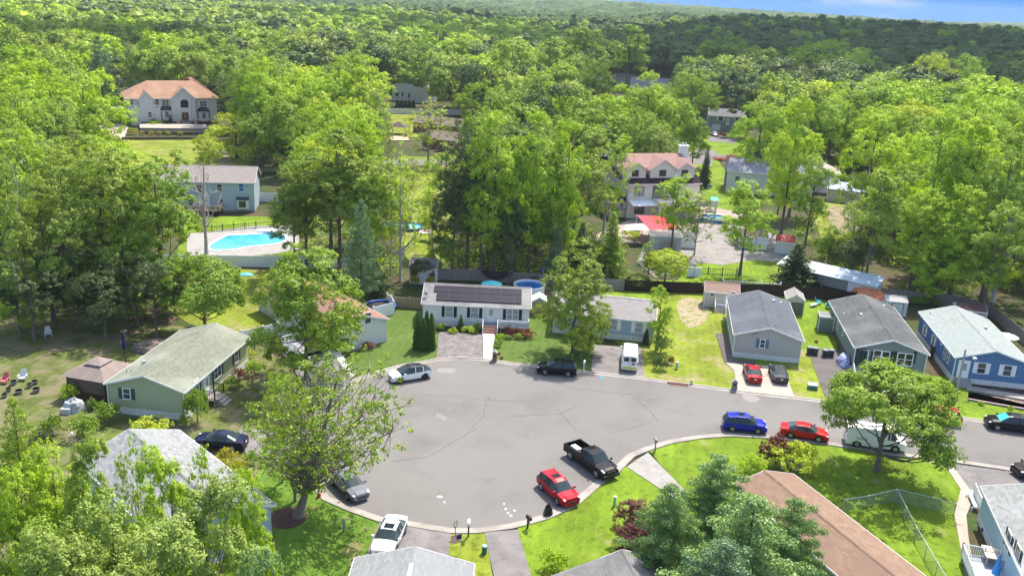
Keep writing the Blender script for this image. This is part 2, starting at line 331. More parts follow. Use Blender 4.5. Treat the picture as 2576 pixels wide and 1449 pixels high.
slab('driveway', [(2394, 1169), (2557, 1191), (2750, 1222), (2750, 1330), (2480, 1260), (2440, 1235)], DRIVE, .15)
slab('driveway', [(800, 880), (822, 872), (890, 948), (850, 988), (806, 1032), (776, 1010), (740, 930)], DRIVE, .15)
slab('path', [(820, 872), (842, 868), (893, 944), (884, 952)], mat('white_concrete', (.44, .42, .39)), .17)
slab('driveway', [(680, 838), (732, 850), (735, 868), (716, 868)], DRKDR, .15)
slab('driveway', [(600, 1085), (700, 1080), (784, 1086), (768, 1145), (770, 1165), (620, 1150)], DRIVE, .15)
slab('patio', [(470, 590), (560, 580), (640, 570), (712, 568), (752, 590), (752, 628), (690, 640), (600, 648), (470, 648)], layered('pool_deck_concrete', (.33, .31, .29), [((.27, .25, .24), .6, .5, .7)]), .1)
slab('driveway', [(235, 318), (300, 312), (326, 312), (312, 350), (240, 352)], PINKC, .1)
slab('patio', [(352, 318), (520, 322), (524, 332), (352, 330)], PINKC, .9)
slab('driveway', [(1330 - 350, 345), (1031, 345), (1031, 356), (985, 356)], layered('tan_deck', (.5, .36, .26), [((.44, .31, .22), 1, .5, .7)]), .3)
PAV = layered('painted_shade_paving', (.27, .25, .23), [((.19, .175, .16), .5, .45, .7), ((.36, .33, .30), 2.5, .5, .7)])  # tree shade over the patio put into a darker, mottled paving colour
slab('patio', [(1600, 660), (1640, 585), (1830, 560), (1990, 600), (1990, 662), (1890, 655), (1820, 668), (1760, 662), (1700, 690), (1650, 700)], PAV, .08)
slab('patio', [(1500, 590), (1660, 520), (1790, 480), (1870, 540), (1830, 600), (1500, 620)], layered('pink_paving', (.33, .27, .23), [((.4, .33, .29), 1, .5, .7)]), .06)  # pink tone darkened too, for the same tree shade
slab('road', [(1720, 250), (2100, 262), (2100, 278), (1700, 266)], ASPH, .08)
slab('driveway', [(1790, 340), (1860, 345), (1850, 362), (1780, 356)], DRIVE, .1)
slab('road', [(1380, 388), (1800, 386), (1850, 398), (1480, 412), (1380, 408)], ASPH, .08)
slab('driveway', [(1735, 372), (1800, 380), (1790, 420), (1730, 410)], DRIVE, .1)
slab('path', [(645, 424), (760, 418), (760, 430), (645, 434)], DIRT, .05)
slab('path', [(530, 370), (560, 368), (600, 430), (560, 432)], DIRT, .06)
slab('road', [(930, 405), (1160, 400), (1300, 380), (1300, 395), (1160, 416), (930, 420)], ASPH, .08)
# ---------------------------------------------------------------- road details
def strip(name, pix, wd, m, z, jit=0.0, seed=1):
    rr = random.Random(seed); pp = [G(*p) for p in pix]; q = []
    for i in range(len(pp) - 1):
        for k in range(6): a = pp[i].lerp(pp[i + 1], k / 6); q.append(Vector((a.x + rr.uniform(-jit, jit), a.y + rr.uniform(-jit, jit), z)))
    q.append(Vector((pp[-1].x, pp[-1].y, z))); vs = []
    for i, p in enumerate(q):
        d = (q[min(i + 1, len(q) - 1)] - q[max(i - 1, 0)]).normalized(); o = Vector((-d.y, d.x, 0)) * wd / 2 * rr.uniform(.6, 1.4); vs += [p + o, p - o]
    mb = MB(); mb.add(vs, [(2 * i, 2 * i + 1, 2 * i + 3, 2 * i + 2) for i in range(len(q) - 1)]); o = mb.build(name, m); o['kind'] = 'structure'; return o
SEAM = mat('crack_filler', (.075, .07, .066), .95, spec=.02)
for i, pl in enumerate([[(1060, 996), (1130, 998), (1210, 1008), (1290, 1012), (1350, 1010)], [(1180, 1085), (1215, 1050), (1228, 1000)], [(980, 1165), (1080, 1150), (1140, 1115), (1200, 1080)], [(1430, 978), (1520, 988), (1590, 995)], [(1590, 1000), (1630, 1030), (1655, 1065)], [(1400, 1030), (1425, 1060), (1450, 1085)], [(1290, 1050), (1410, 1044), (1450, 1022)], [(1540, 1090), (1600, 1078), (1640, 1062)]]):
    strip('road', pl, .05, SEAM, .1345 + .0005 * i, .13, i)
PATCH = mat('pale_patch', (.21, .196, .183), .95, var=.1)
sheet('road', [(1100, 1040), (1125, 1052), (1118, 1060), (1095, 1050)], layered('patched_asphalt', (.235, .215, .2), [((.28, .26, .24), .5, .5, .7)], .9), z=.1335)
sheet('road', [(1098, 928), (1150, 928), (1142, 942), (1100, 940)], PATCH, z=.1335, rnd=2)
sheet('road', [(1860, 992), (1900, 996), (1915, 1010), (1880, 1016)], PATCH, z=.1335, rnd=2)
for i, (u, v, s) in enumerate([(1106, 1430 - 178, 9), (1272, 1283, 4), (1278, 1293, 4), (1268, 1270, 3), (1285, 1300, 5), (1294, 1287, 4), (1514, 952, 5), (1118, 1266, 3)]):
    c = (.03, .25, .6) if (u, v) == (1514, 952) else (.62, .50, .42) if u == 1106 else (.42, .41, .39)
    tag(sheet('road', [(u - s, v), (u - s * .2, v - 3), (u + s, v - 1), (u + s * .5, v + 3), (u - s * .4, v + 2)], mat('mark_%d' % (i if c[0] < .7 else 9), c, .9), z=.136, rnd=1), None, None)

# ---------------------------------------------------------------- houses
class House:
    def __init__(s, name, label, A, z, ang, W, D, rise=1.3, ridge='y', o=.3, wallm=None, roofm=None, trim=None, skirt=.75, cat='house', wpos=None, thick=.14, skirtm=None, base=0.0):
        p = G(A[0], A[1], z) if wpos is None else Vector(wpos)
        s.org = Vector((p.x, p.y, base)); s.ang = rad(ang); s.W, s.D, s.z, s.rise, s.ridge, s.o = W, D, z - base, rise, ridge, o
        s.root = empty(name, s.org, s.ang, label, cat); s.trim = trim or TRIM
        z = s.z
        x0, x1, y0, y1 = o, W - o, o, D - o; rz = lambda x, y: z + rise * (1 - abs((x - W / 2) / (W / 2))) if ridge == 'y' else z + rise * (1 - abs((y - D / 2) / (D / 2)))
        mb = MB(); e = .1
        def top(x, y): return rz(x, y) - e
        cor = [(x0, y0), (x1, y0), (x1, y1), (x0, y1)]
        for i in range(4):
            a, b = cor[i], cor[(i + 1) % 4]; m_ = ((a[0] + b[0]) / 2, (a[1] + b[1]) / 2)
            mb.add([(a[0], a[1], 0), (b[0], b[1], 0), (b[0], b[1], top(*b)), (m_[0], m_[1], top(*m_)), (a[0], a[1], top(*a))], [(0, 1, 2, 3, 4)])
        mb.build('wall', wallm, s.root)
        if skirt:
            sk = MB(); t = .025
            sk.b2(x0 - t, x1 + t, y0 - t, y0, 0, skirt); sk.b2(x0 - t, x1 + t, y1, y1 + t, 0, skirt); sk.b2(x0 - t, x0, y0, y1, 0, skirt); sk.b2(x1, x1 + t, y0, y1, 0, skirt)
            sk.build('skirting', skirtm or SKIRT, s.root)
        # roof slabs
        s.roof = s._roof(0, W, 0, D, z, rise, ridge, thick, roofm, s.root)
        f = MB(); h = .17; t = .03                                   # fascia boards / gutters proud of the eaves
        if ridge == 'y':
            for x in (-t, W): f.b2(x, x + t, -.0, D, z - h, z + .01)
            for y in (-t, D):
                for sx in (0, 1):
                    xa, xb = (0, W / 2) if sx == 0 else (W, W / 2)
                    f.add([(xa, y, z - h), (xb, y, z + rise - h), (xb, y, z + rise + .02), (xa, y, z + .02), (xa, y + t, z - h), (xb, y + t, z + rise - h), (xb, y + t, z + rise + .02), (xa, y + t, z + .02)], [(0, 1, 2, 3), (7, 6, 5, 4), (0, 4, 5, 1), (3, 2, 6, 7)])
        else:
            for y in (-t, D): f.b2(0, W, y, y + t, z - h, z + .01)
            for x in (-t, W):
                for sy in (0, 1):
                    ya, yb = (0, D / 2) if sy == 0 else (D, D / 2)
                    f.add([(x, ya, z - h), (x, yb, z + rise - h), (x, yb, z + rise + .02), (x, ya, z + .02), (x + t, ya, z - h), (x + t, yb, z + rise - h), (x + t, yb, z + rise + .02), (x + t, ya, z + .02)], [(0, 1, 2, 3), (7, 6, 5, 4), (0, 4, 5, 1), (3, 2, 6, 7)])
        f.build('fascia', s.trim, s.root)
        for (x, y) in ((x0 - .05, y0 - .05), (x1 + .05, y0 - .05)): d = MB(); d.box(x, y, 0.1, .09, .09, z - .2); d.build('downpipe', s.trim, s.root)
    def _roof(s, X0, X1, Y0, Y1, z, rise, ridge, th, m, par):
        r = MB()
        if ridge == 'y':
            xm = (X0 + X1) / 2; q = [(X0, z), (xm, z + rise), (X1, z)]
            vs = [(x, Y0, zz) for x, zz in q] + [(x, Y1, zz) for x, zz in q] + [(x, Y0, zz - th) for x, zz in q] + [(x, Y1, zz - th) for x, zz in q]
        else:
            ym = (Y0 + Y1) / 2; q = [(Y0, z), (ym, z + rise), (Y1, z)]
            vs = [(X1, y, zz) for y, zz in q] + [(X0, y, zz) for y, zz in q] + [(X1, y, zz - th) for y, zz in q] + [(X0, y, zz - th) for y, zz in q]
        r.add(vs, [(0, 1, 4, 3), (1, 2, 5, 4), (9, 10, 7, 6), (10, 11, 8, 7), (0, 6, 7, 1), (1, 7, 8, 2), (3, 4, 10, 9), (4, 5, 11, 10), (0, 3, 9, 6), (2, 8, 11, 5)])
        ob = r.build('roof', m, par)
        cap = MB()                                                   # ridge cap
        c = .16
        if ridge == 'y': cap.add([(xm - c, Y0, z + rise - c * rise / (xm - X0) + .03), (xm, Y0, z + rise + .05), (xm + c, Y0, z + rise - c * rise / (xm - X0) + .03), (xm - c, Y1, z + rise - c * rise / (xm - X0) + .03), (xm, Y1, z + rise + .05), (xm + c, Y1, z + rise - c * rise / (xm - X0) + .03)], [(0, 1, 4, 3), (1, 2, 5, 4)])
        else: cap.add([(X1, ym - c, z + rise - c * rise / (ym - Y0) + .03), (X1, ym, z + rise + .05), (X1, ym + c, z + rise - c * rise / (ym - Y0) + .03), (X0, ym - c, z + rise - c * rise / (ym - Y0) + .03), (X0, ym, z + rise + .05), (X0, ym + c, z + rise - c * rise / (ym - Y0) + .03)], [(0, 1, 4, 3), (1, 2, 5, 4)])
        cap.build('ridge_cap', m, ob); return ob
    def axes(s, wall):
        o, W, D = s.o, s.W, s.D
        return {'F': (Vector((0, o, 0)), Vector((1, 0, 0)), Vector((0, -1, 0))), 'B': (Vector((0, D - o, 0)), Vector((-1, 0, 0)), Vector((0, 1, 0))),
                'R': (Vector((W - o, 0, 0)), Vector((0, 1, 0)), Vector((1, 0, 0))), 'L': (Vector((o, 0, 0)), Vector((0, -1, 0)), Vector((-1, 0, 0)))}[wall]
    def w2l(s, p):
        q = p - s.org; c, n = math.cos(-s.ang), math.sin(-s.ang); return Vector((q.x * c - q.y * n, q.x * n + q.y * c, q.z))
    def l2w(s, p):
        c, n = math.cos(s.ang), math.sin(s.ang); return Vector((s.org.x + p[0] * c - p[1] * n, s.org.y + p[0] * n + p[1] * c, s.org.z + (p[2] if len(p) > 2 else 0)))
    def hit(s, wall, u, v, off=0.0):
        """where the wall meets the sight line to a point of the picture: position along the wall, height"""
        og, tg, nm = s.axes(wall); og = og + nm * off; a = s.w2l(Vector((0, 0, CAMH))); b = s.w2l(Vector((0, 0, CAMH)) + ray(u, v)); d = b - a
        t = (og - a).dot(nm) / d.dot(nm); p = a + d * t
        return (p - og).dot(tg), p.z
    def rect(s, mb, wall, c, z, w_, h, d0, d1, mi=0):
        og, tg, nm = s.axes(wall); vs = []
        for d in (d0, d1):
            for a, b in ((-1, 0), (1, 0), (1, 1), (-1, 1)):
                vs.append(og + tg * (c + a * w_ / 2) + nm * d + Vector((0, 0, z + b * h)))
        mb.add(vs, [(3, 2, 1, 0), (4, 5, 6, 7), (0, 1, 5, 4), (1, 2, 6, 5), (2, 3, 7, 6), (3, 0, 4, 7)], mi)
    def window(s, wall, u, v, w_=.9, h=1.3, shut=None, double=False, frame=None, pane=None, pos=None, z=None, off=0.0, grid=False, label=None):
        if pos is None: pos, zc = s.hit(wall, u, v, off)
        else: zc = z
        if z is not None: zc = z
        b = zc - h / 2; fr = MB(); t = .09
        s.rect(fr, wall, pos, b - t, w_ + 2 * t, t, off, off + .07); s.rect(fr, wall, pos, b + h, w_ + 2 * t, t, off, off + .07)
        for e in (-1, 1): s.rect(fr, wall, pos + e * (w_ + t) / 2, b, t, h, off, off + .07)
        s.rect(fr, wall, pos, b + h / 2 - .03, w_, .06, off, off + .05)
        if double: s.rect(fr, wall, pos, b, .1, h, off, off + .052)
        if grid: s.rect(fr, wall, pos - w_ / 4, b, .04, h, off, off + .048); s.rect(fr, wall, pos + w_ / 4, b, .04, h, off, off + .048)
        f = fr.build('window', frame or TRIM, s.root); pn = MB(); s.rect(pn, wall, pos, b, w_, h, off + .004, off + .025); pn.build('pane', pane or GLASS, f)
        if label: f['label'] = label
        if shut:
            for e in (-1, 1):
                sm = MB(); s.rect(sm, wall, pos + e * (w_ / 2 + t + .22), b - .06, .40, h + .12, off, off + .05); sm.build('shutter', shut, s.root)
        return f
    def door(s, wall, u, v, w_=.95, h=2.1, m=None, z0=.75, pos=None, light=True):
        if pos is None: pos, _ = s.hit(wall, u, v)
        fr = MB(); s.rect(fr, wall, pos, z0, w_ + .24, h + .12, 0, .03); f = fr.build('door_frame', TRIM, s.root)
        d = MB(); s.rect(d, wall, pos, z0 + .02, w_, h - .02, .031, .06); dd = d.build('door', m or WHITE, s.root)
        if light: g = MB(); s.rect(g, wall, pos, z0 + h * .45, w_ * .55, h * .42, .061, .07); g.build('pane', CURT, dd)
        k = MB(); s.rect(k, wall, pos + w_ * .4, z0 + h * .45, .06, .12, .061, .12); k.build('handle', METAL, dd)
    def vent(s, u, v, kind='pipe', m=None):
        """a vent standing on the roof under the sight line"""
        a = Vector((0, 0, CAMH)); d = ray(u, v); best = None
        for k in range(1, 4000):
            t = k * .02 * 200 / 2236.0 / 4; p = s.w2l(a + d * t)
            if not (0 < p.x < s.W and 0 < p.y < s.D): continue
            f_ = (1 - abs((p.x - s.W / 2) / (s.W / 2))) if s.ridge == 'y' else (1 - abs((p.y - s.D / 2) / (s.D / 2)))
            if p.z <= s.z + s.rise * f_: best = p; break
        if best is None: return
        mb = MB(); x, y, z = best
        if kind == 'pipe': mb.cyl(x, y, z - .1, z + .35, .06, .06, 8); mb.cyl(x, y, z - .1, z + .06, .16, .1, 8)
        elif kind == 'cap': mb.cyl(x, y, z - .1, z + .3, .12, .12, 10); mb.cyl(x, y, z + .25, z + .45, .26, .2, 10)
        elif kind == 'box': mb.box(x, y, z - .1, .36, .36, .25)
        elif kind == 'skylight': mb.box(x, y, z - .15, .8, 1.1, .35)
        elif kind == 'dome': mb.dome(x, y, z, .38, .38, .2)
        mb.build('roof_vent', m or METAL, s.root)
    def steps(s, name, x, y, w_, n, h, dirv=(0, -1), m=None, run=.3, rail=None):
        mb = MB(); ax = dirv
        for i in range(n):
            zt = h * (n - i) / n; d = run * (i + .5)
            cx, cy_ = x + ax[0] * d, y + ax[1] * d
            sx, sy = (w_, run) if ax[0] == 0 else (run, w_)
            mb.box(cx, cy_, 0, sx - .001 * i, sy, zt)
        o = mb.build(name, m or CONC, s.root)
        if rail:
            r = MB()
            for e in (-1, 1):
                if ax[0] == 0: a = (x + e * w_ / 2, y, h + .9); b = (x + e * w_ / 2, y + ax[1] * run * n, .95)
                else: a = (x, y + e * w_ / 2, h + .9); b = (x + ax[0] * run * n, y + e * w_ / 2, .95)
                r.tube([a, b], .05, 5); r.tube([(a[0], a[1], h), a], .05, 5); r.tube([(b[0], b[1], 0), b], .05, 5)
                for k in range(1, 6):
                    t = k / 6; r.tube([(a[0] + (b[0] - a[0]) * t, a[1] + (b[1] - a[1]) * t, a[2] + (b[2] - a[2]) * t - .85), (a[0] + (b[0] - a[0]) * t, a[1] + (b[1] - a[1]) * t, a[2] + (b[2] - a[2]) * t)], .025, 4)
            r.build('handrail', rail, s.root)
        return o
def deck(H, x0, x1, y0, y1, z, m, rail=None, sides='LRFB', gap=None, post=None):
    mb = MB(); mb.b2(x0, x1, y0, y1, z - .15, z)
    for x in (x0 + .1, x1 - .1):
        for y in (y0 + .1, y1 - .1): mb.b2(x - .06, x + .06, y - .06, y + .06, 0, z - .15)
    mb.build('deck', m, H.root)
    if rail:
        r = MB()
        def run(a, b):
            n = max(2, int(math.dist(a, b) / .16)); r.tube([(a[0], a[1], z + .95), (b[0], b[1], z + .95)], .05, 4); r.tube([(a[0], a[1], z + .12), (b[0], b[1], z + .12)], .035, 4)
            for i in range(n + 1):
                t = i / n; q = (a[0] + (b[0] - a[0]) * t, a[1] + (b[1] - a[1]) * t); big = i % 10 == 0 or i == n
                r.box(q[0], q[1], z, .12 if big else .04, .12 if big else .04, 1.05 if big else .95)
        if 'F' in sides: run((x0, y0), (x1, y0))
        if 'B' in sides: run((x0, y1), (x1, y1))
        if 'L' in sides: run((x0, y0), (x0, y1))
        if 'R' in sides: run((x1, y0), (x1, y1))
        r.build('railing', rail, H.root)
NAVY = mat('dark_shutter', (.012, .018, .028), .6); BLKSH = mat('black_green_shutter', (.01, .03, .028), .6); GRNSH = mat('green_shutter', (.025, .085, .055), .6); BLUSH = mat('blue_shutter', (.08, .17, .30), .6)
BRWD = boards('brown_deck_wood', (.15, .085, .05)); GRYDK = boards('grey_deck_wood', (.28, .27, .26))

# the white house with solar panels
h1 = House('solar_house', 'white single-storey house with black solar panels along its grey roof', (1059, 764), 3.0, .7, 14.3, 8.8, 1.45, 'x', .32, siding('white_siding', (.80, .79, .77)), shingle('grey_shingle', (.27, .25, .245), .7, (.33, .31, .30)))
h1.window('F', 1130, 784, .95, 1.35, NAVY, pane=CURT); h1.window('F', 1194, 786, .95, 1.35, NAVY, pane=CURT); h1.window('F', 1289, 791, 1.45, 1.35, NAVY, double=True, pane=CURT)
h1.door('F', 1235, 800)
h1.steps('front_steps', h1.hit('F', 1233, 835)[0], -1.15, 1.9, 4, .8, m=mat('brick_steps', (.30, .17, .13), .9, var=.3, scale=6), rail=WHITE)
deck(h1, h1.hit('F', 1212, 830)[0], h1.hit('F', 1256, 830)[0], -1.15, .3, .8, GRYDK)
deck(h1, h1.hit('F', 1257, 830)[0], 14.0, -1.0, .28, .55, mat('grey_ramp', (.42, .42, .42), .8), TRIM, 'FR')
PAN = brickmat('solar_glass', (.022, .02, .03), (.018, .017, .026), (.06, .06, .07), 1.72, 1.02, .02, .5, 0, None, .1, .05)
def panels(H, x0, x1, t0, t1):
    """a run of panels held just above the front slope; t is the share of the way up it"""
    k = H.rise / (H.D / 2); y0, y1 = t0 * H.D / 2, t1 * H.D / 2; z = lambda y: H.z + k * y + .14
    mb = MB(); mb.add([(x0, y0, z(y0)), (x1, y0, z(y0)), (x1, y1, z(y1)), (x0, y1, z(y1)), (x0, y0, z(y0) - .06), (x1, y0, z(y0) - .06), (x1, y1, z(y1) - .06), (x0, y1, z(y1) - .06)], [(0, 1, 2, 3), (7, 6, 5, 4), (0, 4, 5, 1), (1, 5, 6, 2), (2, 6, 7, 3), (3, 7, 4, 0)])
    mb.build('solar_panel', PAN, H.root)
panels(h1, 1.45, 13.0, .56, .86); panels(h1, 1.9, 13.0, .17, .55)
mb = MB(); mb.tube([(.5, 1.6, 3.4), (.5, 1.5, 4.0)], .04); mb.dome(.5, 1.4, 4.0, .28, .1, .28, 12, 4, True); mb.build('satellite_dish', METAL, h1.root)
for u, v in ((1085, 706), (1100, 706)): h1.vent(u, v + 12, 'pipe', WHITE)

# the light blue house behind the white van
h2 = House('blue_house', 'pale blue-grey single-storey house with white shutters behind the parked white van', None, 3.0, -8.5, 13.3, 9.0, 1.35, 'x', .3, siding('blue_grey_siding', (.37, .46, .54)), shingle('pale_brown_shingle', (.34, .315, .305), .78, (.28, .25, .24)), wpos=(G(1651, 811, 3).x - 13.3 * math.cos(rad(-8.5)), G(1651, 811, 3).y - 13.3 * math.sin(rad(-8.5)), 0))
for u, v in ((1543, 816), (1607, 824), (1460, 806), (1415, 800)): h2.window('F', u, v, .9, 1.35, WHITE, pane=CURT)
for u, v in ((1490, 757), (1591, 752), (1620, 756)): h2.vent(u, v, 'box')

# grey house right of the lawn
h3 = House('grey_house', 'grey single-storey house with dark blue-grey roof beside the open lawn', (1845, 841), 3.1, -9, 8.5, 15.3, 1.35, 'y', .3, siding('grey_siding', (.44, .425, .40)), shingle('slate_shingle', (.125, .135, .155), .8, (.15, .16, .18)))
h3.window('F', 1918, 864, .5, 1.0, BLUSH)
for u, v in ((1831, 833), (1836, 858)): h3.window('L', u, v, .8, 1.1)
h3.door('L', 1824, 812)
_x, _ = h3.hit('L', 1816, 828); yy = -_x
deck(h3, -1.25, .28, yy - 1.4, yy + 1.6, .85, WHITE, WHITE, 'LB'); h3.steps('side_steps', -.5, yy - 1.4, 1.5, 4, .85, (0, -1), GRYDK, .32, WHITE)
for u, v, k in ((1945, 762, 'cap'), (1962, 762, 'box'), (1950, 820, 'pipe'), (1900, 843, 'box'), (1987, 846, 'pipe')): h3.vent(u, v, k)

# dark green-grey house
h4 = House('green_house', 'grey-green single-storey house with dark shingle roof and white porch stairs', (2149, 874), 3.2, -8.5, 8.7, 18.0, 1.45, 'y', .3, siding('grey_green_siding', (.20, .24, .215)), shingle('charcoal_shingle', (.125, .13, .13), .7, (.17, .175, .175)), skirtm=mat('dark_skirting', (.06, .07, .07), .8))
for k, (u, v) in enumerate(((2206, 896), (2227, 899), (2266, 903), (2286, 905))):
    h4.window('F', u, v, .78, 1.45, None, pane=GLASSD, frame=WHITE)
for u in (2193, 2240, 2250, 2300):
    p_, z_ = h4.hit('F', u, 899); sm = MB(); h4.rect(sm, 'F', p_, z_ - .8, .38, 1.6, 0, .05); sm.build('shutter', BLKSH, h4.root)
p_, z_ = h4.hit('F', 2165, 900); dm = MB(); h4.rect(dm, 'F', p_, .6, 1.3, 2.5, .002, .03); dm.build('recess_shade_panel', mat('painted_recess_shade', (.03, .04, .04), .9), h4.root)  # flat dark panel: the shade of the entry recess painted on the wall
h4.door('F', 2170, 900, m=BLKSH, z0=.75, light=False)
deck(h4, -.2, 1.7, -1.2, .28, .75, GRYDK); h4.steps('porch_stairs', .75, -1.2, 1.5, 4, .75, (0, -1), GRYDK, .32, WHITE)
deck(h4, 1.9, 8.4, -1.9, .27, .22, mat('grey_blue_deck', (.42, .45, .50), .7))
h4.window('L', 2121, 836, .6, .8); h4.window('L', 2109, 815, .7, 1.2)
for u, v, k in ((2175, 778, 'dome'), (2165, 797, 'cap'), (2115, 778, 'pipe'), (2125, 790, 'box'), (2146, 803, 'box'), (2223, 770, 'box'), (2242, 780, 'pipe')): h4.vent(u, v, k)
# blue house on the right edge
h5 = House('blue_house', 'bright blue single-storey house with white shutters and pale roof behind the street lamp', (2402, 899), 3.3, -9, 8.8, 16.8, 1.35, 'y', .3, siding('bright_blue_siding', (.11, .21, .38)), shingle('pale_green_shingle', (.33, .365, .345), .8, (.29, .325, .31)))
h5.door('F', 2424, 925, 1.1, 2.1); h5.window('F', 2469, 926, .85, 1.25, WHITE); h5.window('F', 2534, 932, .85, 1.25, WHITE)
for u, v in ((2327, 831), (2349, 857)): h5.window('L', u, v, .8, 1.2, WHITE)
h5.window('L', 2377, 890, .7, 1.2); h5.window('L', 2386, 900, .7, 1.2)
p_, z_ = h5.hit('L', 2368, 868); mb = MB(); q = h5.axes('L'); c = q[0] + q[1] * p_ + Vector((-.04, 0, z_ + .3))
mb.tube([c + Vector((0, .32 * math.cos(t * math.pi / 6), .32 * math.sin(t * math.pi / 6))) for t in range(13)], .06, 5); rw = mb.build('window', WHITE, h5.root); rw['label'] = 'round white-framed porthole window'
h5.steps('front_steps', h5.hit('F', 2421, 950)[0], .25, 1.7, 4, .75, (0, -1), mat('stone_steps', (.30, .29, .27), .9, var=.3), .35)
for u, v, k in ((2340, 792, 'pipe'), (2468, 787, 'cap'), (2478, 830, 'cap'), (2487, 829, 'box')): h5.vent(u, v, k)
# olive house on the left
h6 = House('olive_house', 'olive-green single-storey house with mossy roof and green shutters', (259, 965), 3.2, -7.5, 8.5, 15.2, 1.35, 'y', .3, siding('olive_siding', (.40, .42, .27)), shingle('mossy_shingle', (.235, .25, .19), .75, (.31, .32, .26)))
h6.window('F', 319, 990, .7, 1.05, GRNSH)
h6.window('R', 594, 896, .8, 1.35, GRNSH); h6.window('R', 547, 934, 1.5, 1.35, GRNSH, double=True); h6.window('R', 494, 972, .8, 1.35, GRNSH)
h6.door('R', 519, 960); p_, _ = h6.hit('R', 519, 985)
deck(h6, 8.5, 9.6, p_ - 1.0, p_ + 1.0, .75, CONC, BLACK, 'FB'); h6.steps('front_steps', 9.6, p_, 1.5, 3, .75, (1, 0), CONC, .33)
for u, v, k in ((363, 917, 'cap'), (319, 938, 'pipe'), (330, 937, 'pipe'), (496, 842, 'pipe'), (555, 845, 'box')): h6.vent(u, v, k)
p_ = 4.2; deck(h6, -3.4, .25, 3.0, 9.4, .6, BRWD, BRWD, 'LB')
# pale roofed house bottom left
h7 = House('pale_roof_house', 'pale blue house under a broad mottled light-grey roof, half hidden by trees', (193, 1160), 3.1, -44, 16.2, 8.8, 1.5, 'x', .3, siding('pale_blue_siding', (.42, .52, .56)), shingle('mottled_white_shingle', (.33, .335, .335), .6, (.27, .28, .28)))
h7.window('R', 622, 1322, .8, 1.2, frame=BLUSH); h7.window('R', 606, 1340, .8, 1.2, frame=BLUSH)
# orange roofed house behind the tree
h8 = House('orange_roof_house', 'white house with orange-brown roof and white picket porch behind the leafy street tree', (643, 727), 3.0, -49, 19.2, 8.6, 1.45, 'x', .3, siding('cream_siding', (.72, .70, .64)), shingle('orange_shingle', (.33, .175, .12), .75, (.28, .17, .13)))
h8.window('F', 667, 750, .8, 1.3, pane=GLASS); h8.window('F', 700, 790, .8, 1.3); h8.window('R', 895, 808, 1.0, 1.3); h8.window('R', 925, 800, .8, 1.3)
for u, v in ((880, 775), (790, 735)): h8.vent(u, v, 'box')
deck(h8, 14.0, 18.0, -3.2, .28, .6, GRYDK, WHITE, 'LF')
h8.steps('porch_steps', 16.5, -3.2, 1.6, 3, .6, (0, -1), CONC, .32, WHITE)
# pool house: two storeys
h9 = House('blue_two_storey_house', 'light blue two-storey house with tan roof above the kidney-shaped pool', None, 5.7, 9, 17.5, 9.0, 2.3, 'x', .35, siding('sea_blue_siding', (.40, .49, .55)), shingle('tan_shingle', (.36, .31, .28), .85), skirt=.3, skirtm=CONC, wpos=(G(642, 461, 5.7).x - 17.5 * math.cos(rad(9)), G(642, 461, 5.7).y - 17.5 * math.sin(rad(9)), 0))
h9.window('F', 552, 473, .9, 1.4); h9.window('F', 607, 472, .9, 1.4, pane=mat('blue_blind', (.03, .12, .4), .3)); h9.window('F', 556, 509, .9, 1.1, frame=WHITE); h9.window('F', 500, 475, .9, 1.4); h9.window('F', 480, 510, .9, 1.2)
h9.door('F', 515, 515, 1.6, 2.1, z0=1.0)
p_, z_ = h9.hit('F', 611, 514); mb = MB(); mb.prism([(p_ - 1.1, .32), (p_ - .8, -.35), (p_ + .8, -.35), (p_ + 1.1, .32)], z_ - .8, z_ + .9); bw = mb.build('bay_window', WHITE, h9.root)
mb = MB(); mb.prism([(p_ - 1.2, .32), (p_ - .9, -.5), (p_ + .9, -.5), (p_ + 1.2, .32)], z_ + .9, z_ + 1.35); mb.build('bay_roof', mat('dark_bay_roof', (.07, .07, .09), .7), bw)
mb = MB(); mb.b2(p_ - .65, p_ + .65, -.375, -.352, z_ - .5, z_ + .7); mb.build('pane', GLASSD, bw)
deck(h9, 3.0, h9.hit('F', 562, 540)[0], -3.4, .3, 1.0, BRWD, mat('bleached_wood', (.42, .36, .30), .9, var=.2), 'LRF')
# brown roofed house lower right
A17 = G(1916, 1202, 3.2)
def perp(name, label, far_left, far_right, near_right, z, **k):
    """a house given by three eave corners, its long side running towards the camera"""
    a, b, c = G(*far_left, z), G(*far_right, z), G(*near_right, z)
    return a, b, c, (b - a).length, (c - b).length, math.degrees(math.atan2((b - a).y, (b - a).x)), math.degrees(math.atan2((c - b).y, (c - b).x))
# ---------------------------------------------------------------- more houses
def from_far_edge(P, Q, z, far_w, other, ang_off=0):
    a, b = G(*P, z), G(*Q, z); return a, b
# long brown roof, lower right: far gable corners seen at (1902,1203) and (1998,1190); its right eave runs to the bottom edge
_b = G(1996, 1191, 3.2); _c = G(2330, 1449, 3.2); _ang = math.degrees(math.atan2((_c - _b).y, (_c - _b).x)); _len = 21.0; _wd = 6.2
_n = Vector((math.cos(rad(_ang + 90)), math.sin(rad(_ang + 90)), 0))   # across, towards +y local
h17 = House('brown_roof_house', 'long brown shingle roof of a house beside the blue-green pine', None, 3.2, _ang, _len, _wd, .8, 'x', .3, siding('beige_siding', (.45, .40, .34)), shingle('brown_shingle', (.30, .20, .145), .72, (.23, .15, .11)), wpos=(_b.x - _n.x * _wd, _b.y - _n.y * _wd, 0))
for u, v in ((1968, 1224), (2069, 1307), (1988, 1294), (2124, 1412)): h17.vent(u, v, 'box', mat('rust_vent', (.16, .05, .03), .8))
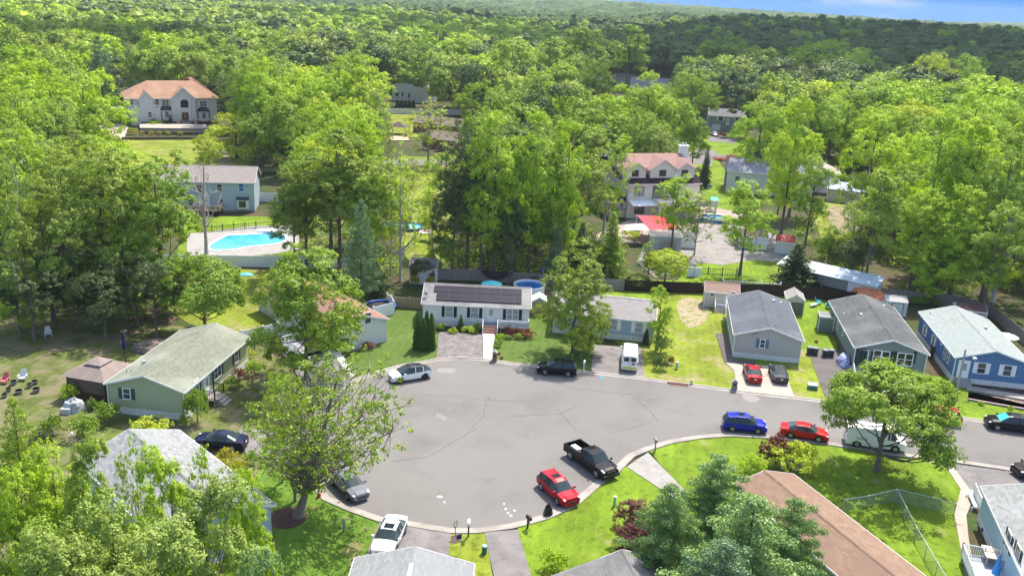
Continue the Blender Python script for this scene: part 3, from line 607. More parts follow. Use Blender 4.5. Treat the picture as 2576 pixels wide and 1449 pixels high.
# pale blue house, lower right corner
_a = G(2466, 1222, 3.2); h18 = House('pale_blue_house', 'pale blue house with speckled grey roof at the lower right corner', None, 3.2, -14, 9.0, 17.0, 1.2, 'y', .3, siding('baby_blue_siding', (.36, .52, .60)), shingle('speckled_grey_shingle', (.30, .31, .30), .7, (.36, .37, .36)), wpos=(_a.x + 17 * math.sin(rad(-14)), _a.y - 17 * math.cos(rad(-14)), 0))
for u, v in ((2538, 1360), (2560, 1395)): h18.window('L', u, v, .9, 1.4, BLKSH)
# pale grey roof at the bottom edge
_a = G(998, 1581, 3.0)
h19 = House('grey_roof_house', 'white-grey ribbed shingle roof with a white car parked at its far gable', None, 3.0, 0, 8.5, 16, 1.15, 'y', .3, siding('grey_siding', (.44, .425, .40)), shingle('white_grey_shingle', (.29, .30, .30), .78, (.25, .26, .26)), wpos=(G(892, 1402, 3).x, G(892, 1402, 3).y - 16, 0))
mb = MB(); mb.b2(4.1, 4.4, 11.6, 14.0, 4.17, 4.215); mb.build('ridge_vent', mat('grey_vent_strip', (.32, .33, .34), .8), h19.root)
_sh20 = shingle('weathered_grey_shingle', (.22, .215, .21), .75, (.26, .25, .24))
h20 = House('dark_grey_roof_house', 'dark grey shingle roof dappled with leaf shade beside the yellow-green bush', None, 3.0, 12, 6.4, 12, 1.2, 'y', .3, siding('grey_siding', (.44, .425, .40)), _sh20, wpos=(0, 0, 0))
def anchor(H, local, world):
    """slide the house so that a point of it stands at a point of the world"""
    q = H.l2w(local); d = world - q; H.org = H.org + Vector((d.x, d.y, 0)); H.root.location = H.org
anchor(h20, (3.2, 12, 4.2), G(1566, 1381, 4.2)); h20.vent(1632, 1430, 'box', WHITE)
_q = [h20.w2l(G(1380, 1449, 3.6)), h20.w2l(G(1517, 1399, 3.6))]; _e = (_q[1] - _q[0]).normalized(); _m = Vector((_e.y, -_e.x, 0)) * 4.2
mb = MB(); a_, b_ = _q[0] - _e * 5, _q[1] + _e * .6
mb.add([a_ + _m - Vector((0, 0, 1)), b_ + _m - Vector((0, 0, 1)), b_, a_, a_ + _m - Vector((0, 0, 1.15)), b_ + _m - Vector((0, 0, 1.15)), b_ - Vector((0, 0, .15)), a_ - Vector((0, 0, .15))], [(0, 1, 2, 3), (7, 6, 5, 4), (0, 4, 5, 1), (1, 5, 6, 2), (2, 6, 7, 3), (3, 7, 4, 0)]); mb.build('wing_roof', _sh20, h20.root)
mb = MB(); mb.prism([tuple((a_ - _e * -.4)[:2]), tuple((b_ - _e * .4)[:2]), tuple((b_ - _e * .4 + _m * .92)[:2]), tuple((a_ + _e * .4 + _m * .92)[:2])], 0, 2.6); mb.build('wing_wall', siding('grey_siding', (.44, .425, .40)), h20.root)

# the big house with the orange roof
STUC = mat('pale_stucco', (.62, .60, .575), .8, var=.06)
ORSH = shingle('orange_brown_shingle', (.44, .26, .17), .82, (.49, .31, .21))
_l, _r = G(324, 316, 0), G(548, 312, 0); ang = math.degrees(math.atan2((_r - _l).y, (_r - _l).x)); WM = (_r - _l).length
man = empty('mansion', (_l.x, _l.y, 0), rad(ang), 'large pale two-storey house with orange hip roof and black bay roofs', 'house')
class Shell(House):
    def __init__(s, root, W, D, o=0.0): s.root, s.W, s.D, s.o, s.org, s.ang = root, W, D, o, root.location.copy(), root.rotation_euler.z; s.trim = WHITE
M = Shell(man, WM, 14.0)
ze = M.hit('F', 420, 247)[1]
def U2X(u, v=300): return M.hit('F', u, v)[0]
mb = MB(); mb.b2(0, WM, 0, 14, 1.1, ze); mb.build('wall', STUC, man)
mb = MB(); mb.b2(-.05, WM + .05, -.05, 14.05, 0, 1.1); mb.build('foundation', STONE, man)
def hip(mb, x0, x1, y0, y1, z, rise, inset):
    ym = (y0 + y1) / 2; a = inset
    mb.add([(x0, y0, z), (x1, y0, z), (x1, y1, z), (x0, y1, z), (x0 + a, ym, z + rise), (x1 - a, ym, z + rise)], [(0, 1, 5, 4), (1, 2, 5), (2, 3, 4, 5), (3, 0, 4), (3, 2, 1, 0)])
mb = MB(); hip(mb, -.7, WM + .7, -.7, 14.7, ze, 4.4, 7.2); hip(mb, U2X(430), WM + .9, -.9, 16.5, ze + .02, 5.3, 8.0); rf = mb.build('roof', ORSH, man)
mb = MB(); mb.b2(-.75, WM + .75, -.78, -.71, ze - .25, ze + .02); mb.b2(WM + .71, WM + .78, -.7, 14.7, ze - .25, ze + .02); mb.b2(-.7, WM + .7, -.7, 0, ze - .06, ze - .005); mb.build('fascia', WHITE, man)
def gable_front(x0, x1, zb, zt, depth, pr, rise, back, m, rm, H=M, zover=.0):
    """a projecting bay with its own gable roof"""
    mb = MB(); xm = (x0 + x1) / 2; zg = zt + rise
    mb.add([(x0, -pr, zb), (x1, -pr, zb), (x1, -pr, zt), (xm, -pr, zg), (x0, -pr, zt), (x0, depth, zb), (x1, depth, zb), (x1, depth, zt), (x0, depth, zt)], [(0, 1, 2, 3, 4), (1, 6, 7, 2), (5, 0, 4, 8)])
    mb.build('front_bay', m, H.root)
    r = MB(); e = .5; sl = rise / (xm - x0); o = .35
    xs = [(x0 - e, zt - sl * e), (xm, zg), (x1 + e, zt - sl * e)]
    vs = [(x, -pr - o, z + .12) for x, z in xs] + [(x, back, z + .12) for x, z in xs]
    vs += [(x, y, z - .12) for x, y, z in vs]
    r.add(vs, [(0, 1, 4, 3), (1, 2, 5, 4), (0, 6, 7, 1), (1, 7, 8, 2), (6, 9, 10, 7), (7, 10, 11, 8), (0, 3, 9, 6), (2, 8, 11, 5)]); rr = r.build('gable_roof', rm, H.root)
    f = MB()
    for a, b in ((0, 1), (2, 1)):
        pa, pb = xs[a], xs[b]; f.add([(pa[0], -pr - o - .04, pa[1] - .2), (pb[0], -pr - o - .04, pb[1] - .2), (pb[0], -pr - o - .04, pb[1] + .14), (pa[0], -pr - o - .04, pa[1] + .14)], [(0, 1, 2, 3) if a == 0 else (3, 2, 1, 0)])
    f.build('bargeboard', WHITE, rr)
xa, xb = U2X(432), U2X(493); gable_front(xa, xb, .0, ze - .1, 1, .9, 3.3, 7, STUC, ORSH)
xc, xd = U2X(352), U2X(388); gable_front(xc, xd, 0, ze - .1, 1, .9, 2.2, 4.5, STUC, ORSH)
mb = MB(); mb.b2(xa - .03, xb + .03, -.93, 0, 0, 1.1); mb.b2(xc - .03, xd + .03, -.93, 0, 0, 1.1); mb.build('bay_base', STONE, man)
WG = glassmat('grey_glass', (.13, .14, .15))
def mwin(u, v, w_, h, off=0.0, double=True, pane=WG): M.window('F', u, v, w_, h, frame=WHITE, pane=pane, off=off, double=double)
mwin(370, 260, 2.2, 1.6, .9, pane=mat('bright_blind', (.55, .6, .62), .4)); mwin(416, 259, 1.9, 1.5); mwin(511, 262, 1.8, 1.5); mwin(333, 287, 1.0, 1.5, 0, False); mwin(377, 289, 1.0, 1.5, .9, False); mwin(331, 258, .8, 1.8, 0, False); mwin(395, 258, 1.0, 1.8, 0, False)
for u, v in ((419, 288), (512, 291)):
    p_, z_ = M.hit('F', u, v); mb = MB(); mb.prism([(p_ - 1.9, .01), (p_ - 1.1, -.9), (p_ + 1.1, -.9), (p_ + 1.9, .01)], z_ - 1.6, z_ + 1.3); b = mb.build('bay_window', STUC, man)
    mb = MB(); zr = z_ + 1.3; mb.add([(p_ - 2.1, .0, zr), (p_ - 1.2, -1.1, zr), (p_ + 1.2, -1.1, zr), (p_ + 2.1, .0, zr), (p_ - .9, .0, zr + 1.3), (p_ + .9, 0, zr + 1.3)], [(0, 1, 4), (1, 2, 5, 4), (2, 3, 5), (3, 2, 1, 0)]); mb.build('bay_roof', mat('black_metal_roof', (.02, .022, .035), .4), b)
    for xa, xb, ya, yb in ((p_ - .5, p_ + .5, -.925, -.901), (p_ - 1.75, p_ - 1.35, -.55, -.3), (p_ + 1.35, p_ + 1.75, -.55, -.3)): mb = MB(); mb.b2(xa, xb, ya, yb, z_ - .8, z_ + .9); mb.build('pane', WG, b)
p_, z_ = M.hit('F', 464, 262, .9)
mb = MB(); n = 12; mb.add([(p_ - 1.1, -.93, z_ - 1.1), (p_ + 1.1, -.93, z_ - 1.1)] + [(p_ + 1.1 * math.cos(math.pi * i / n), -.93, z_ + .6 + .6 * math.sin(math.pi * i / n)) for i in range(n + 1)], [list(range(n + 3))]); aw = mb.build('arched_window', GLASSD, man)
mb = MB(); mb.tube([(p_ - 1.6, -1.0, 1.2)] + [(p_ + 1.6 * math.cos(math.pi * (1 - i / n)), -1.0, z_ + .8 + .9 * math.sin(math.pi * i / n)) for i in range(n + 1)] + [(p_ + 1.6, -1.0, 1.2)], .16, 5); mb.build('arch_surround', WHITE, aw)
mb = MB(); mb.b2(p_ - .95, p_ + .95, -.97, -.935, 1.3, 3.7); dd = mb.build('door', mat('mahogany_door', (.12, .035, .02), .4, var=.4), man); mb = MB(); mb.dome(p_, -.98, 2.6, .22, .03, .5, 10, 4, True); mb.build('pane', mat('amber_glass', (.4, .25, .06), .2), dd)
mb = MB()
for i in range(6): mb.b2(p_ - 1.7, p_ + 1.7, -1.4 - .35 * i, -1.0, 0, 1.3 - .2 * i)
mb.build('front_steps', CONC, man)
mb = MB()
for e in (-1, 1): mb.b2(p_ + e * 2.5 - .45, p_ + e * 2.5 + .45, -3.6, -2.7, 0, 2.0)
mb.build('stone_pier', mat('pinkish_stone', (.42, .29, .23), .9, var=.3, scale=6), man)
for ua, ub, pr in ((323, 351, .2), (386, 402, .2)):
    x0, x1 = U2X(ua, 270), U2X(ub, 270); zb = M.hit('F', (ua + ub) / 2, 273)[1]; mb = MB(); mb.b2(x0, x1, -1.09, -.001, 0.0, zb - .201); mb.build('balcony_base', STUC, man); mb = MB(); mb.b2(x0, x1, -1.1, -.001, zb - .2, zb)
    mb.b2(x0, x0 + .12, -1.1, 0, zb, zb + 1.1); mb.b2(x0, x1, -1.12, -1.0, zb + 1.0, zb + 1.1); mb.b2(x1 - .12, x1, -1.1, 0, zb + .001, zb + 1.09)
    k = x0 + .3
    while k < x1 - .2: mb.b2(k, k + .07, -1.08, -1.02, zb, zb + 1.0); k += .3
    mb.build('balcony', WHITE, man)
# retaining walls in front of it
def wallrun(name, label, cat, pix, h, t, m, z0=0.0, cap=None, posts=None, top=False, rails=False, group=None, picket=None):
    """a wall or fence along points of the ground; posts every few metres; the panels are one part, each post its own"""
    pp = [G(p[0], p[1], (h if top else 0)) for p in pix]; r = empty(name, (pp[0].x, pp[0].y, 0), 0, label, cat, group)
    o0 = Vector((pp[0].x, pp[0].y, 0)); mb = MB(); P = []
    for a, b in zip(pp, pp[1:]):
        a, b = Vector((a.x, a.y, 0)), Vector((b.x, b.y, 0)); d = b - a; l = d.length; an = math.atan2(d.y, d.x); c = (a + b) / 2 - o0
        if picket:
            n = int(l / picket)
            for i in range(n): q = a + d * ((i + .5) / n) - o0; mb.box(q.x, q.y, z0 + .05, .05 if picket < .2 else .03, .03, h - .05, an)
            for zz in (.15, h - .2): mb.box(c.x, c.y, z0 + zz, l, .05, .06, an)
        else: mb.box(c.x, c.y, z0, l, t, h, an)
        n = max(1, round(l / posts)) if posts else 0
        for i in range(n): P.append((a + d * (i / n) - o0, an))
        if posts: last = (b - o0, an)
    mb.build('panel', m, r)
    if posts:
        for q, an in P + [last]:
            k = MB(); k.box(q.x, q.y, 0, max(.13, t * 1.8), max(.13, t * 1.8), h + .12, an); k.box(q.x, q.y, h + .12, max(.16, t * 2.3), max(.16, t * 2.3), .05, an); k.build('post', cap or m, r)
    return r
wallrun('retaining_wall', 'upper low stone retaining wall below the big house terrace', 'wall', [(350, 338), (480, 340), (530, 341)], .9, .5, STONE)
wallrun('retaining_wall', 'lower low stone retaining wall under the row of golden shrubs', 'wall', [(307, 353), (400, 352), (480, 352), (530, 352)], .8, .4, STONE)

# the pink three-gabled house
PINK = mat('pale_pink_stucco', (.66, .59, .54), .8, var=.05); PRF = shingle('pink_brown_shingle', (.40, .245, .21), .8, (.33, .2, .17)); DRF = shingle('maroon_shingle', (.075, .045, .05), .8)
bl, br = G(1575, 550, 0), G(1752, 546, 0); ang = math.degrees(math.atan2((br - bl).y, (br - bl).x)); WP = (br - bl).length
pk = empty('pink_house', (bl.x, bl.y, 0), rad(ang), 'pale pink three-storey house with gabled dormers and a white chimney', 'house'); P = Shell(pk, WP, 13.0)
ze = P.hit('F', 1600, 463)[1]
mb = MB(); mb.b2(0, WP, 0, 13, 0, ze); mb.build('wall', PINK, pk)
mb = MB(); mb.add([(-.3, -.3, ze), (WP + .3, -.3, ze), (WP + .3, 13.3, ze), (-.3, 13.3, ze), (1.0, 1.4, ze + 1.4), (WP - .2, 1.4, ze + 1.4), (WP - .2, 12, ze + 1.4), (1.0, 12, ze + 1.4)], [(0, 1, 5, 4), (1, 2, 6, 5), (2, 3, 7, 6), (3, 0, 4, 7), (4, 5, 6, 7)]); mb.build('lower_roof', DRF, pk)
mb = MB(); mb.b2(-.35, WP + .35, -.36, -.3, ze - .22, ze + .02); mb.b2(-.36, -.3, -.35, 13, ze - .22, ze + .02); mb.build('gutter', mat('pink_trim', (.74, .64, .60), .6), pk)
zu = P.hit('F', 1640, 425)[1] ; zu = ze + 2.8
mb = MB(); mb.b2(1.2, WP - .4, 2.6, 11.5, ze + .5, zu); mb.build('upper_wall', PINK, pk)
mb = MB(); y0, y1 = 2.0, 12.2; ym = 7.2; rs = 2.1; x0, x1 = .7, WP + .1
mb.add([(x0, y0, zu), (x1, y0, zu), (x1 - 1.5, ym, zu + rs), (x0 + .3, ym, zu + rs), (x1, y1, zu), (x0, y1, zu)], [(0, 1, 2, 3), (1, 4, 2), (4, 5, 3, 2), (5, 0, 3)]); mb.build('roof', PRF, pk)
for ua, ub, w_ in ((1574, 1623, 0), (1634, 1700, 1), (1700, 1745, 2)):
    xa, xb = P.hit('F', ua, 440, -1.2)[0], P.hit('F', ub, 440, -1.2)[0]
    mb = MB(); xm = (xa + xb) / 2; zt = zu - .1; rr_ = (xb - xa) * .33; zb = ze + .55; yf = .9
    mb.add([(xa, yf, zb), (xb, yf, zb), (xb, yf, zt), (xm, yf, zt + rr_), (xa, yf, zt), (xa, 3, zb), (xb, 3, zb), (xb, 3, zt), (xa, 3, zt)], [(0, 1, 2, 3, 4), (1, 6, 7, 2), (5, 0, 4, 8)]); dm = mb.build('dormer', PINK, pk)
    r = MB(); e = .35; sl = rr_ / (xm - xa); xs = [(xa - e, zt - sl * e + .1), (xm, zt + rr_ + .1), (xb + e, zt - sl * e + .1)]; vs = [(x, yf - .35, z) for x, z in xs] + [(x, 6.8, z) for x, z in xs]; vs += [(x, y, z - .16) for x, y, z in vs]
    r.add(vs, [(0, 1, 4, 3), (1, 2, 5, 4), (6, 9, 10, 7), (7, 10, 11, 8), (0, 3, 9, 6), (2, 8, 11, 5)], 0); r.add(vs, [(0, 6, 7, 1), (1, 7, 8, 2)], 1); r.build('dormer_roof', [PRF, mat('pink_trim', (.74, .64, .60))], dm)
    P.window('F', 0, 0, 1.3, 1.1, frame=mat('brown_frame', (.07, .04, .035), .5), pane=GLASS, pos=xm - .2, z=ze + 1.95, off=-.89, double=True)
BF = mat('brown_frame', (.07, .04, .035), .5)
P.window('F', 1608, 482, 1.9, 1.6, frame=BF, pane=CURT, double=True); P.window('F', 1655, 484, 2.2, 2.4, frame=BF, pane=WG, double=True); P.window('F', 1571, 518, .9, 1.2, frame=BF, pane=CURT); P.window('F', 1608, 528, 2.0, 1.5, frame=BF, pane=GLASSD, double=True)
p_, z_ = P.hit('F', 1640, 510); mb = MB(); mb.b2(p_, WP + 2.5, -3.6, -.001, z_ - .2, z_); mb.b2(p_, WP + 2.5, -3.7, -3.55, z_, z_ + 1.0); mb.b2(p_, p_ + .15, -3.5, 0, z_, z_ + 1.0)
for x in (p_ + .2, (p_ + WP) / 2 + 1, WP + 2.2): mb.b2(x - .15, x + .15, -3.6, -3.3, 0, z_ - .2)
mb.build('balcony', PINK, pk)
pa, za = P.hit('F', 1580, 511); pb, _ = P.hit('F', 1645, 514); mb = MB(); mb.add([(pa, -.01, za + .6), (pb, -.01, za + .6), (pb, -2.6, za), (pa, -2.6, za), (pa, -.01, za + .5), (pb, -.01, za + .5), (pb, -2.6, za - .12), (pa, -2.6, za - .12)], [(3, 2, 1, 0), (4, 5, 6, 7), (0, 4, 7, 3), (3, 7, 6, 2), (2, 6, 5, 1)]); mb.build('awning', WHITE, pk)
c0 = P.hit('F', 1738, 400, -4)[0]; mb = MB(); mb.b2(c0 - .8, c0 + .8, 7, 8.3, ze, zu + 3.3); mb.b2(c0 - .95, c0 + .95, 6.85, 8.45, zu + 3.3, zu + 3.7); ch = mb.build('chimney', WHITE, pk)
mb = MB(); mb.cyl(c0 - .3, 7.6, zu + 3.7, zu + 4.2, .22); mb.cyl(c0 + .35, 7.6, zu + 3.7, zu + 4.2, .22); mb.build('chimney_pot', METAL, ch)
# its one-storey left wing
mb = MB(); mb.b2(-3.4, -.001, 1.0, 12, 0, 3.4); mb.b2(-6.0, -3.4, 8.0, 15, 0, 3.4); mb.build('wing_wall', PINK, pk)
mb = MB(); mb.add([(-3.9, .5, 3.4), (0, .5, 3.4), (-.02, 1.2, 4.9), (-.02, 12, 4.9), (-3.9, 12, 3.4)], [(0, 1, 2), (0, 2, 3, 4)]); mb.add([(-6.4, 7.5, 3.4), (-3.2, 7.5, 3.4), (-3.2, 15.5, 3.4), (-6.4, 15.5, 3.4), (-4.2, 10.5, 5.2)], [(0, 1, 4), (1, 2, 4), (2, 3, 4), (3, 0, 4)]); mb.build('wing_roof', DRF, pk)
mb = MB(); mb.b2(-3.95, .0, .44, .5, 3.2, 3.42); mb.b2(-3.96, -3.9, .5, 12, 3.2, 3.42); mb.build('gutter', mat('pink_trim', (.74, .64, .60)), pk)
# red shade sail on posts, white canopy
def sail(name, label, cat, pts, m, posts=True):
    c = sum((Vector(p) for p in pts), Vector()) / len(pts); r = empty(name, (c.x, c.y, 0), 0, label, cat); n = 8; mb = MB(); a, b, c_, d = [Vector(p) - Vector((c.x, c.y, 0)) for p in pts]; vs = []
    for j in range(n + 1):
        for i in range(n + 1):
            s_, t_ = i / n, j / n; q = (a * (1 - s_) + b * s_) * (1 - t_) + (d * (1 - s_) + c_ * s_) * t_; q.z -= .35 * math.sin(math.pi * s_) * math.sin(math.pi * t_) * 2; vs.append(q)
    fs = [(j * (n + 1) + i, j * (n + 1) + i + 1, (j + 1) * (n + 1) + i + 1, (j + 1) * (n + 1) + i) for j in range(n) for i in range(n)]
    vs2 = [v - Vector((0, 0, .03)) for v in vs]; k = len(vs); mb.add(vs + vs2, fs + [tuple(k + i for i in f[::-1]) for f in fs]); mb.build('canopy', m, r, True)
    if posts:
        for q in (a, b, c_, d): pm = MB(); pm.cyl(q.x, q.y, 0, q.z + .02, .08); pm.build('pole', WHITE, r)
    return r
sail('shade_sail', 'red fabric shade sail stretched over the patio of the pink house', 'shade sail', [G(1602, 542, 3.2), G(1672, 544, 3.4), G(1712, 574, 3.2), G(1636, 579, 3.0)], mat('red_fabric', (.62, .035, .055), .8))
sail('shade_sail', 'white fabric canopy beside the red shade sail', 'canopy', [G(1575, 566, 2.9), G(1617, 563, 3.0), G(1636, 579, 2.9), G(1568, 580, 2.8)], mat('white_fabric', (.72, .70, .66), .8))
# other houses and sheds
def simple(name, label, A, z, ang, W, D, rise, ridge, wm, rm, cat='house', wins=(), o=.3, skirt=0, base=0.0, pane=GLASS, shut=None):
    H = House(name, label, A, z, ang, W, D, rise, ridge, o, wm, rm, skirt=skirt, cat=cat, base=base)
    for w_ in wins: H.window(w_[0], w_[1], w_[2], w_[3], w_[4], shut, pane=pane)
    return H
PALE = siding('pale_mint_siding', (.62, .645, .58)); BRN = shingle('brown_roof_shingle', (.25, .19, .16), .8); GRS = shingle('light_grey_shingle', (.34, .33, .36), .85); WS = siding('plain_white_siding', (.74, .73, .72))
h12 = simple('pale_house', 'pale mint-sided house with light grey roof right of the pink house', (1838, 444), 5.0, -12, 20, 11, 2.4, 'x', PALE, GRS)
anchor(h12, (0, 0, 0), G(1822, 483, 0)); mb = MB(); mb.b2(-.3, .28, 3.2, 4.2, 0, 8.2); mb.build('chimney', mat('grey_chimney', (.30, .30, .29), .9), h12.root)
for u, v in ((1855, 450), (1905, 470)): h12.window('F', u, v, 1.0, 1.2)
h13 = simple('grey_split_level_house', 'grey split-level house with skylight behind a low garage and boat', (1783, 291), 5.2, -5, 13, 10, 2.2, 'x', siding('slate_grey_siding', (.33, .34, .38)), shingle('mid_grey_shingle', (.22, .22, .22), .85))
for u, v in ((1813, 299), (1856, 299)): h13.window('F', u, v, 1.6, 1.4, WHITE, pane=GLASSD)
h13.vent(1829, 273, 'skylight', WHITE); h13.door('F', 1831, 305, z0=2.2); mb = MB(); h13.rect(mb, 'F', 3.0, .1, 3.0, 2.1, .001, .06); mb.build('garage_door', WHITE, h13.root)
h14 = simple('white_house', 'white house with grey gable roof deep among the trees behind the white fence', (985, 215), 6.0, -16, 16, 11, 3.8, 'y', siding('neutral_white_siding', (.80, .80, .80)), shingle('pale_grey_shingle', (.33, .32, .34), .85), wins=(('F', 999, 238, 1.3, 1.5), ('F', 1013, 238, .8, 1.5), ('F', 1029, 241, .8, 1.5)))  # siding is one even neutral white
h15 = simple('brick_ranch_house', 'red brick ranch house with tan-brown roof behind the airy larch', (1052, 313), 3.3, -24, 17, 8.5, 1.8, 'x', BRICK, BRN)
anchor(h15, (0, 0, 3.3), G(1037, 306, 3.3))
h15b = simple('brick_ranch_house', 'second brown-roofed ranch house, nearer and half behind the larch', (1060, 345), 3.3, -24, 15, 8.5, 1.7, 'x', BRICK, BRN)
h15b.window('F', 1120, 360, 1.4, 1.2)
h16 = simple('metal_roof_shed', 'cream shed with blue-white ribbed metal roof at the edge of the wood', (2080, 474), 3.0, -22, 9.0, 6.6, 1.3, 'x', siding('cream_shed_siding', (.58, .52, .42)), boards('blue_white_metal', (.55, .63, .70)), cat='shed', wins=(('F', 2122, 489, 1.0, .8), ('F', 2134, 493, .9, .7)))
mb = MB(); mb.add([(9.0, .2, 2.9), (12.6, .2, 2.2), (12.6, 5.6, 2.2), (9.0, 5.6, 2.9), (9, .2, 2.8), (12.6, .2, 2.1), (12.6, 5.6, 2.1), (9, 5.6, 2.8)], [(0, 1, 2, 3), (7, 6, 5, 4), (0, 4, 5, 1), (1, 5, 6, 2)]);
for x, y in ((12.4, .4), (12.4, 5.4), (10.6, .4)): mb.b2(x - .08, x + .08, y - .08, y + .08, 0, 2.12)
mb.build('lean_to', mat('white_sheet_roof', (.62, .66, .70), .5), h16.root)
far1 = simple('distant_house', 'distant house with tan roof showing among dark trees', (1690, 122), 7.0, 10, 16, 10, 4, 'x', WS, shingle('far_tan_shingle', (.50, .36, .28), .9)); far2 = simple('distant_house', 'distant white house with grey gable high on the wooded slope', (1898, 105), 7.0, -8, 18, 10, 4, 'y', WS, shingle('far_grey_shingle', (.4, .38, .4), .9), wins=(('F', 1930, 103, 1.4, 1.6),))
far3 = simple('distant_house', 'distant low house with dark grey hip roof behind the light green trees', (1590, 212), 3.5, 0, 22, 12, 3, 'x', WS, shingle('far_dark_shingle', (.24, .23, .26), .9)); far4 = simple('distant_house', 'distant long white house by the far street at the wood edge', (1500, 192), 3.2, 2, 22, 9, 1.6, 'x', WS, GRS)
far5 = simple('distant_house', 'distant pale house glimpsed through trees left of the big house', (283, 185), 4.5, 3, 16, 9, 2, 'x', WS, GRS); far6 = simple('distant_house', 'grey-roofed house at the far end of the right-hand street', (2040, 232), 4.0, -10, 20, 10, 2.4, 'x', WS, GRS)
far7 = simple('tan_roof_house', 'white house with peaked tan roof in the wood behind the metal-roofed shed', (1965, 430), 4.5, -15, 14, 10, 2.6, 'y', WS, shingle('tan_pale_shingle', (.45, .38, .34), .85))
# sheds
def doors(H, wall, u, v, w_, h, m, n=2, z0=.1, frame=None, pos=None):
    p_ = H.hit(wall, u, v)[0] if pos is None else pos
    if frame: mb = MB(); H.rect(mb, wall, p_, z0, w_ + .2, h + .1, 0, .03); mb.build('door_frame', frame, H.root)
    for i in range(n):
        mb = MB(); H.rect(mb, wall, p_ + (i - (n - 1) / 2) * w_ / n, z0, w_ / n - .03, h, .032, .07); d = mb.build('door', m, H.root)
        k = MB(); H.rect(k, wall, p_ + (i - (n - 1) / 2) * (w_ / n) * .3, z0 + h / 2, .06, .14, .071, .1); k.build('handle', METAL, d)
s1 = simple('garden_shed', 'white garden shed with grey roof between two yellow shrubs', (1029, 674), 2.5, -2, 4.1, 3.1, 1.2, 'x', siding('white_siding', (.80, .79, .77)), shingle('grey_shingle', (.27, .25, .245)), 'shed', (('F', 1042, 683, .55, .7), ('F', 1091, 684, .4, .7)), .15); doors(s1, 'F', 1064, 695, 1.5, 1.9, WHITE)
s2 = simple('garden_shed', 'cream shed with pinkish-tan roof against the dark fence', (1773, 733), 2.5, -6, 5.0, 3.0, 1.1, 'x', siding('cream_shed_siding', (.58, .52, .42)), shingle('salmon_shingle', (.46, .30, .23), .9), 'shed', (('F', 1792, 739, .6, .6), ('F', 1845, 740, .5, .6)), .15); doors(s2, 'F', 1815, 750, 1.6, 1.8, mat('cream_door', (.6, .55, .46), .7))
s3 = simple('plastic_shed', 'beige plastic shed with arched grey double doors', (1979, 752), 2.3, -10, 2.6, 3.6, .8, 'y', mat('beige_plastic', (.46, .43, .36), .6), shingle('taupe_roof', (.34, .32, .29), .9), 'shed', (), .12); doors(s3, 'F', 2006, 766, 1.7, 1.8, mat('olive_grey_door', (.12, .115, .09), .6))
s4 = simple('metal_shed', 'white metal shed with taupe roof behind the green-grey house', (2232, 757), 2.2, -8, 2.9, 2.6, .55, 'x', mat('white_sheet', (.62, .62, .61), .6), mat('taupe_sheet', (.33, .31, .28), .7), 'shed', (), .1); doors(s4, 'F', 2258, 771, 1.5, 1.8, mat('white_sheet', (.62, .62, .61), .6), frame=BLACK)
s5 = simple('metal_shed', 'tan shed with rusty brown roof at the back fence of the bright blue house', (2408, 778), 2.2, -13, 4.0, 3.0, .6, 'x', mat('tan_sheet', (.44, .37, .30), .7), mat('rusty_roof', (.11, .055, .045), .9, var=.4), 'shed', (), .1); doors(s5, 'F', 2456, 788, 1.2, 1.7, mat('tan_sheet', (.44, .37, .30), .7), frame=mat('rust_frame', (.2, .12, .09), .8))
s6 = simple('small_shed', 'small grey shed with white gable roof right of the solar-panel house', (1339, 757), 2.1, 1, 2.0, 2.3, .55, 'y', siding('taupe_siding', (.42, .40, .38)), mat('white_roof', (.66, .64, .64), .7), 'shed', (), .1)
s7 = simple('tool_shed', 'grey-green tool shed with open front against the dark-roofed house', (2063, 796), 2.2, -10, 1.9, 2.2, .15, 'x', siding('tool_shed_siding', (.24, .27, .24)), mat('grey_sheet', (.16, .17, .17), .7), 'shed', (), .05); doors(s7, 'R', 0, 0, 1.4, 1.8, BLACK, 1, pos=1.1)
s8 = simple('red_roof_shed', 'white shed with bright red roof beside the dark evergreen', (1950, 606), 2.3, -20, 3.4, 3.6, .8, 'x', mat('white_sheet', (.60, .63, .64)), mat('red_roof', (.42, .05, .04), .6, var=.2), 'shed', (), .2)
s9 = simple('pool_shed', 'white shed with two white doors and brown roof on the shaded paving', (1863, 594), 2.4, -3, 5.0, 3.0, 1.0, 'x', WHITE, shingle('brown_roof_shingle', (.25, .19, .16)), 'shed', (), .15); doors(s9, 'F', 1882, 615, 2.6, 2.0, WHITE, frame=mat('brown_frame', (.07, .04, .035)))
s10 = simple('grey_outbuilding', 'pale grey flat-roofed outbuilding under the red shade sail', (1636, 593), 2.8, -1, 5.6, 3.6, .1, 'x', mat('pale_grey_paint', (.42, .43, .46), .8), mat('dark_flat_roof', (.09, .085, .09), .8, var=.3), 'outbuilding', (), .1); mb = MB(); s10.rect(mb, 'F', 3.2, .05, 3.0, 1.9, .001, .05); mb.build('garage_door', mat('taupe_door', (.36, .32, .29), .7), s10.root)
s11 = simple('grey_outbuilding', 'small white lean-to between the two leaning trunks', (1708, 590), 2.5, -3, 3.2, 2.6, .1, 'x', WHITE, mat('dark_flat_roof', (.09, .085, .09), .8), 'outbuilding', (), .1)
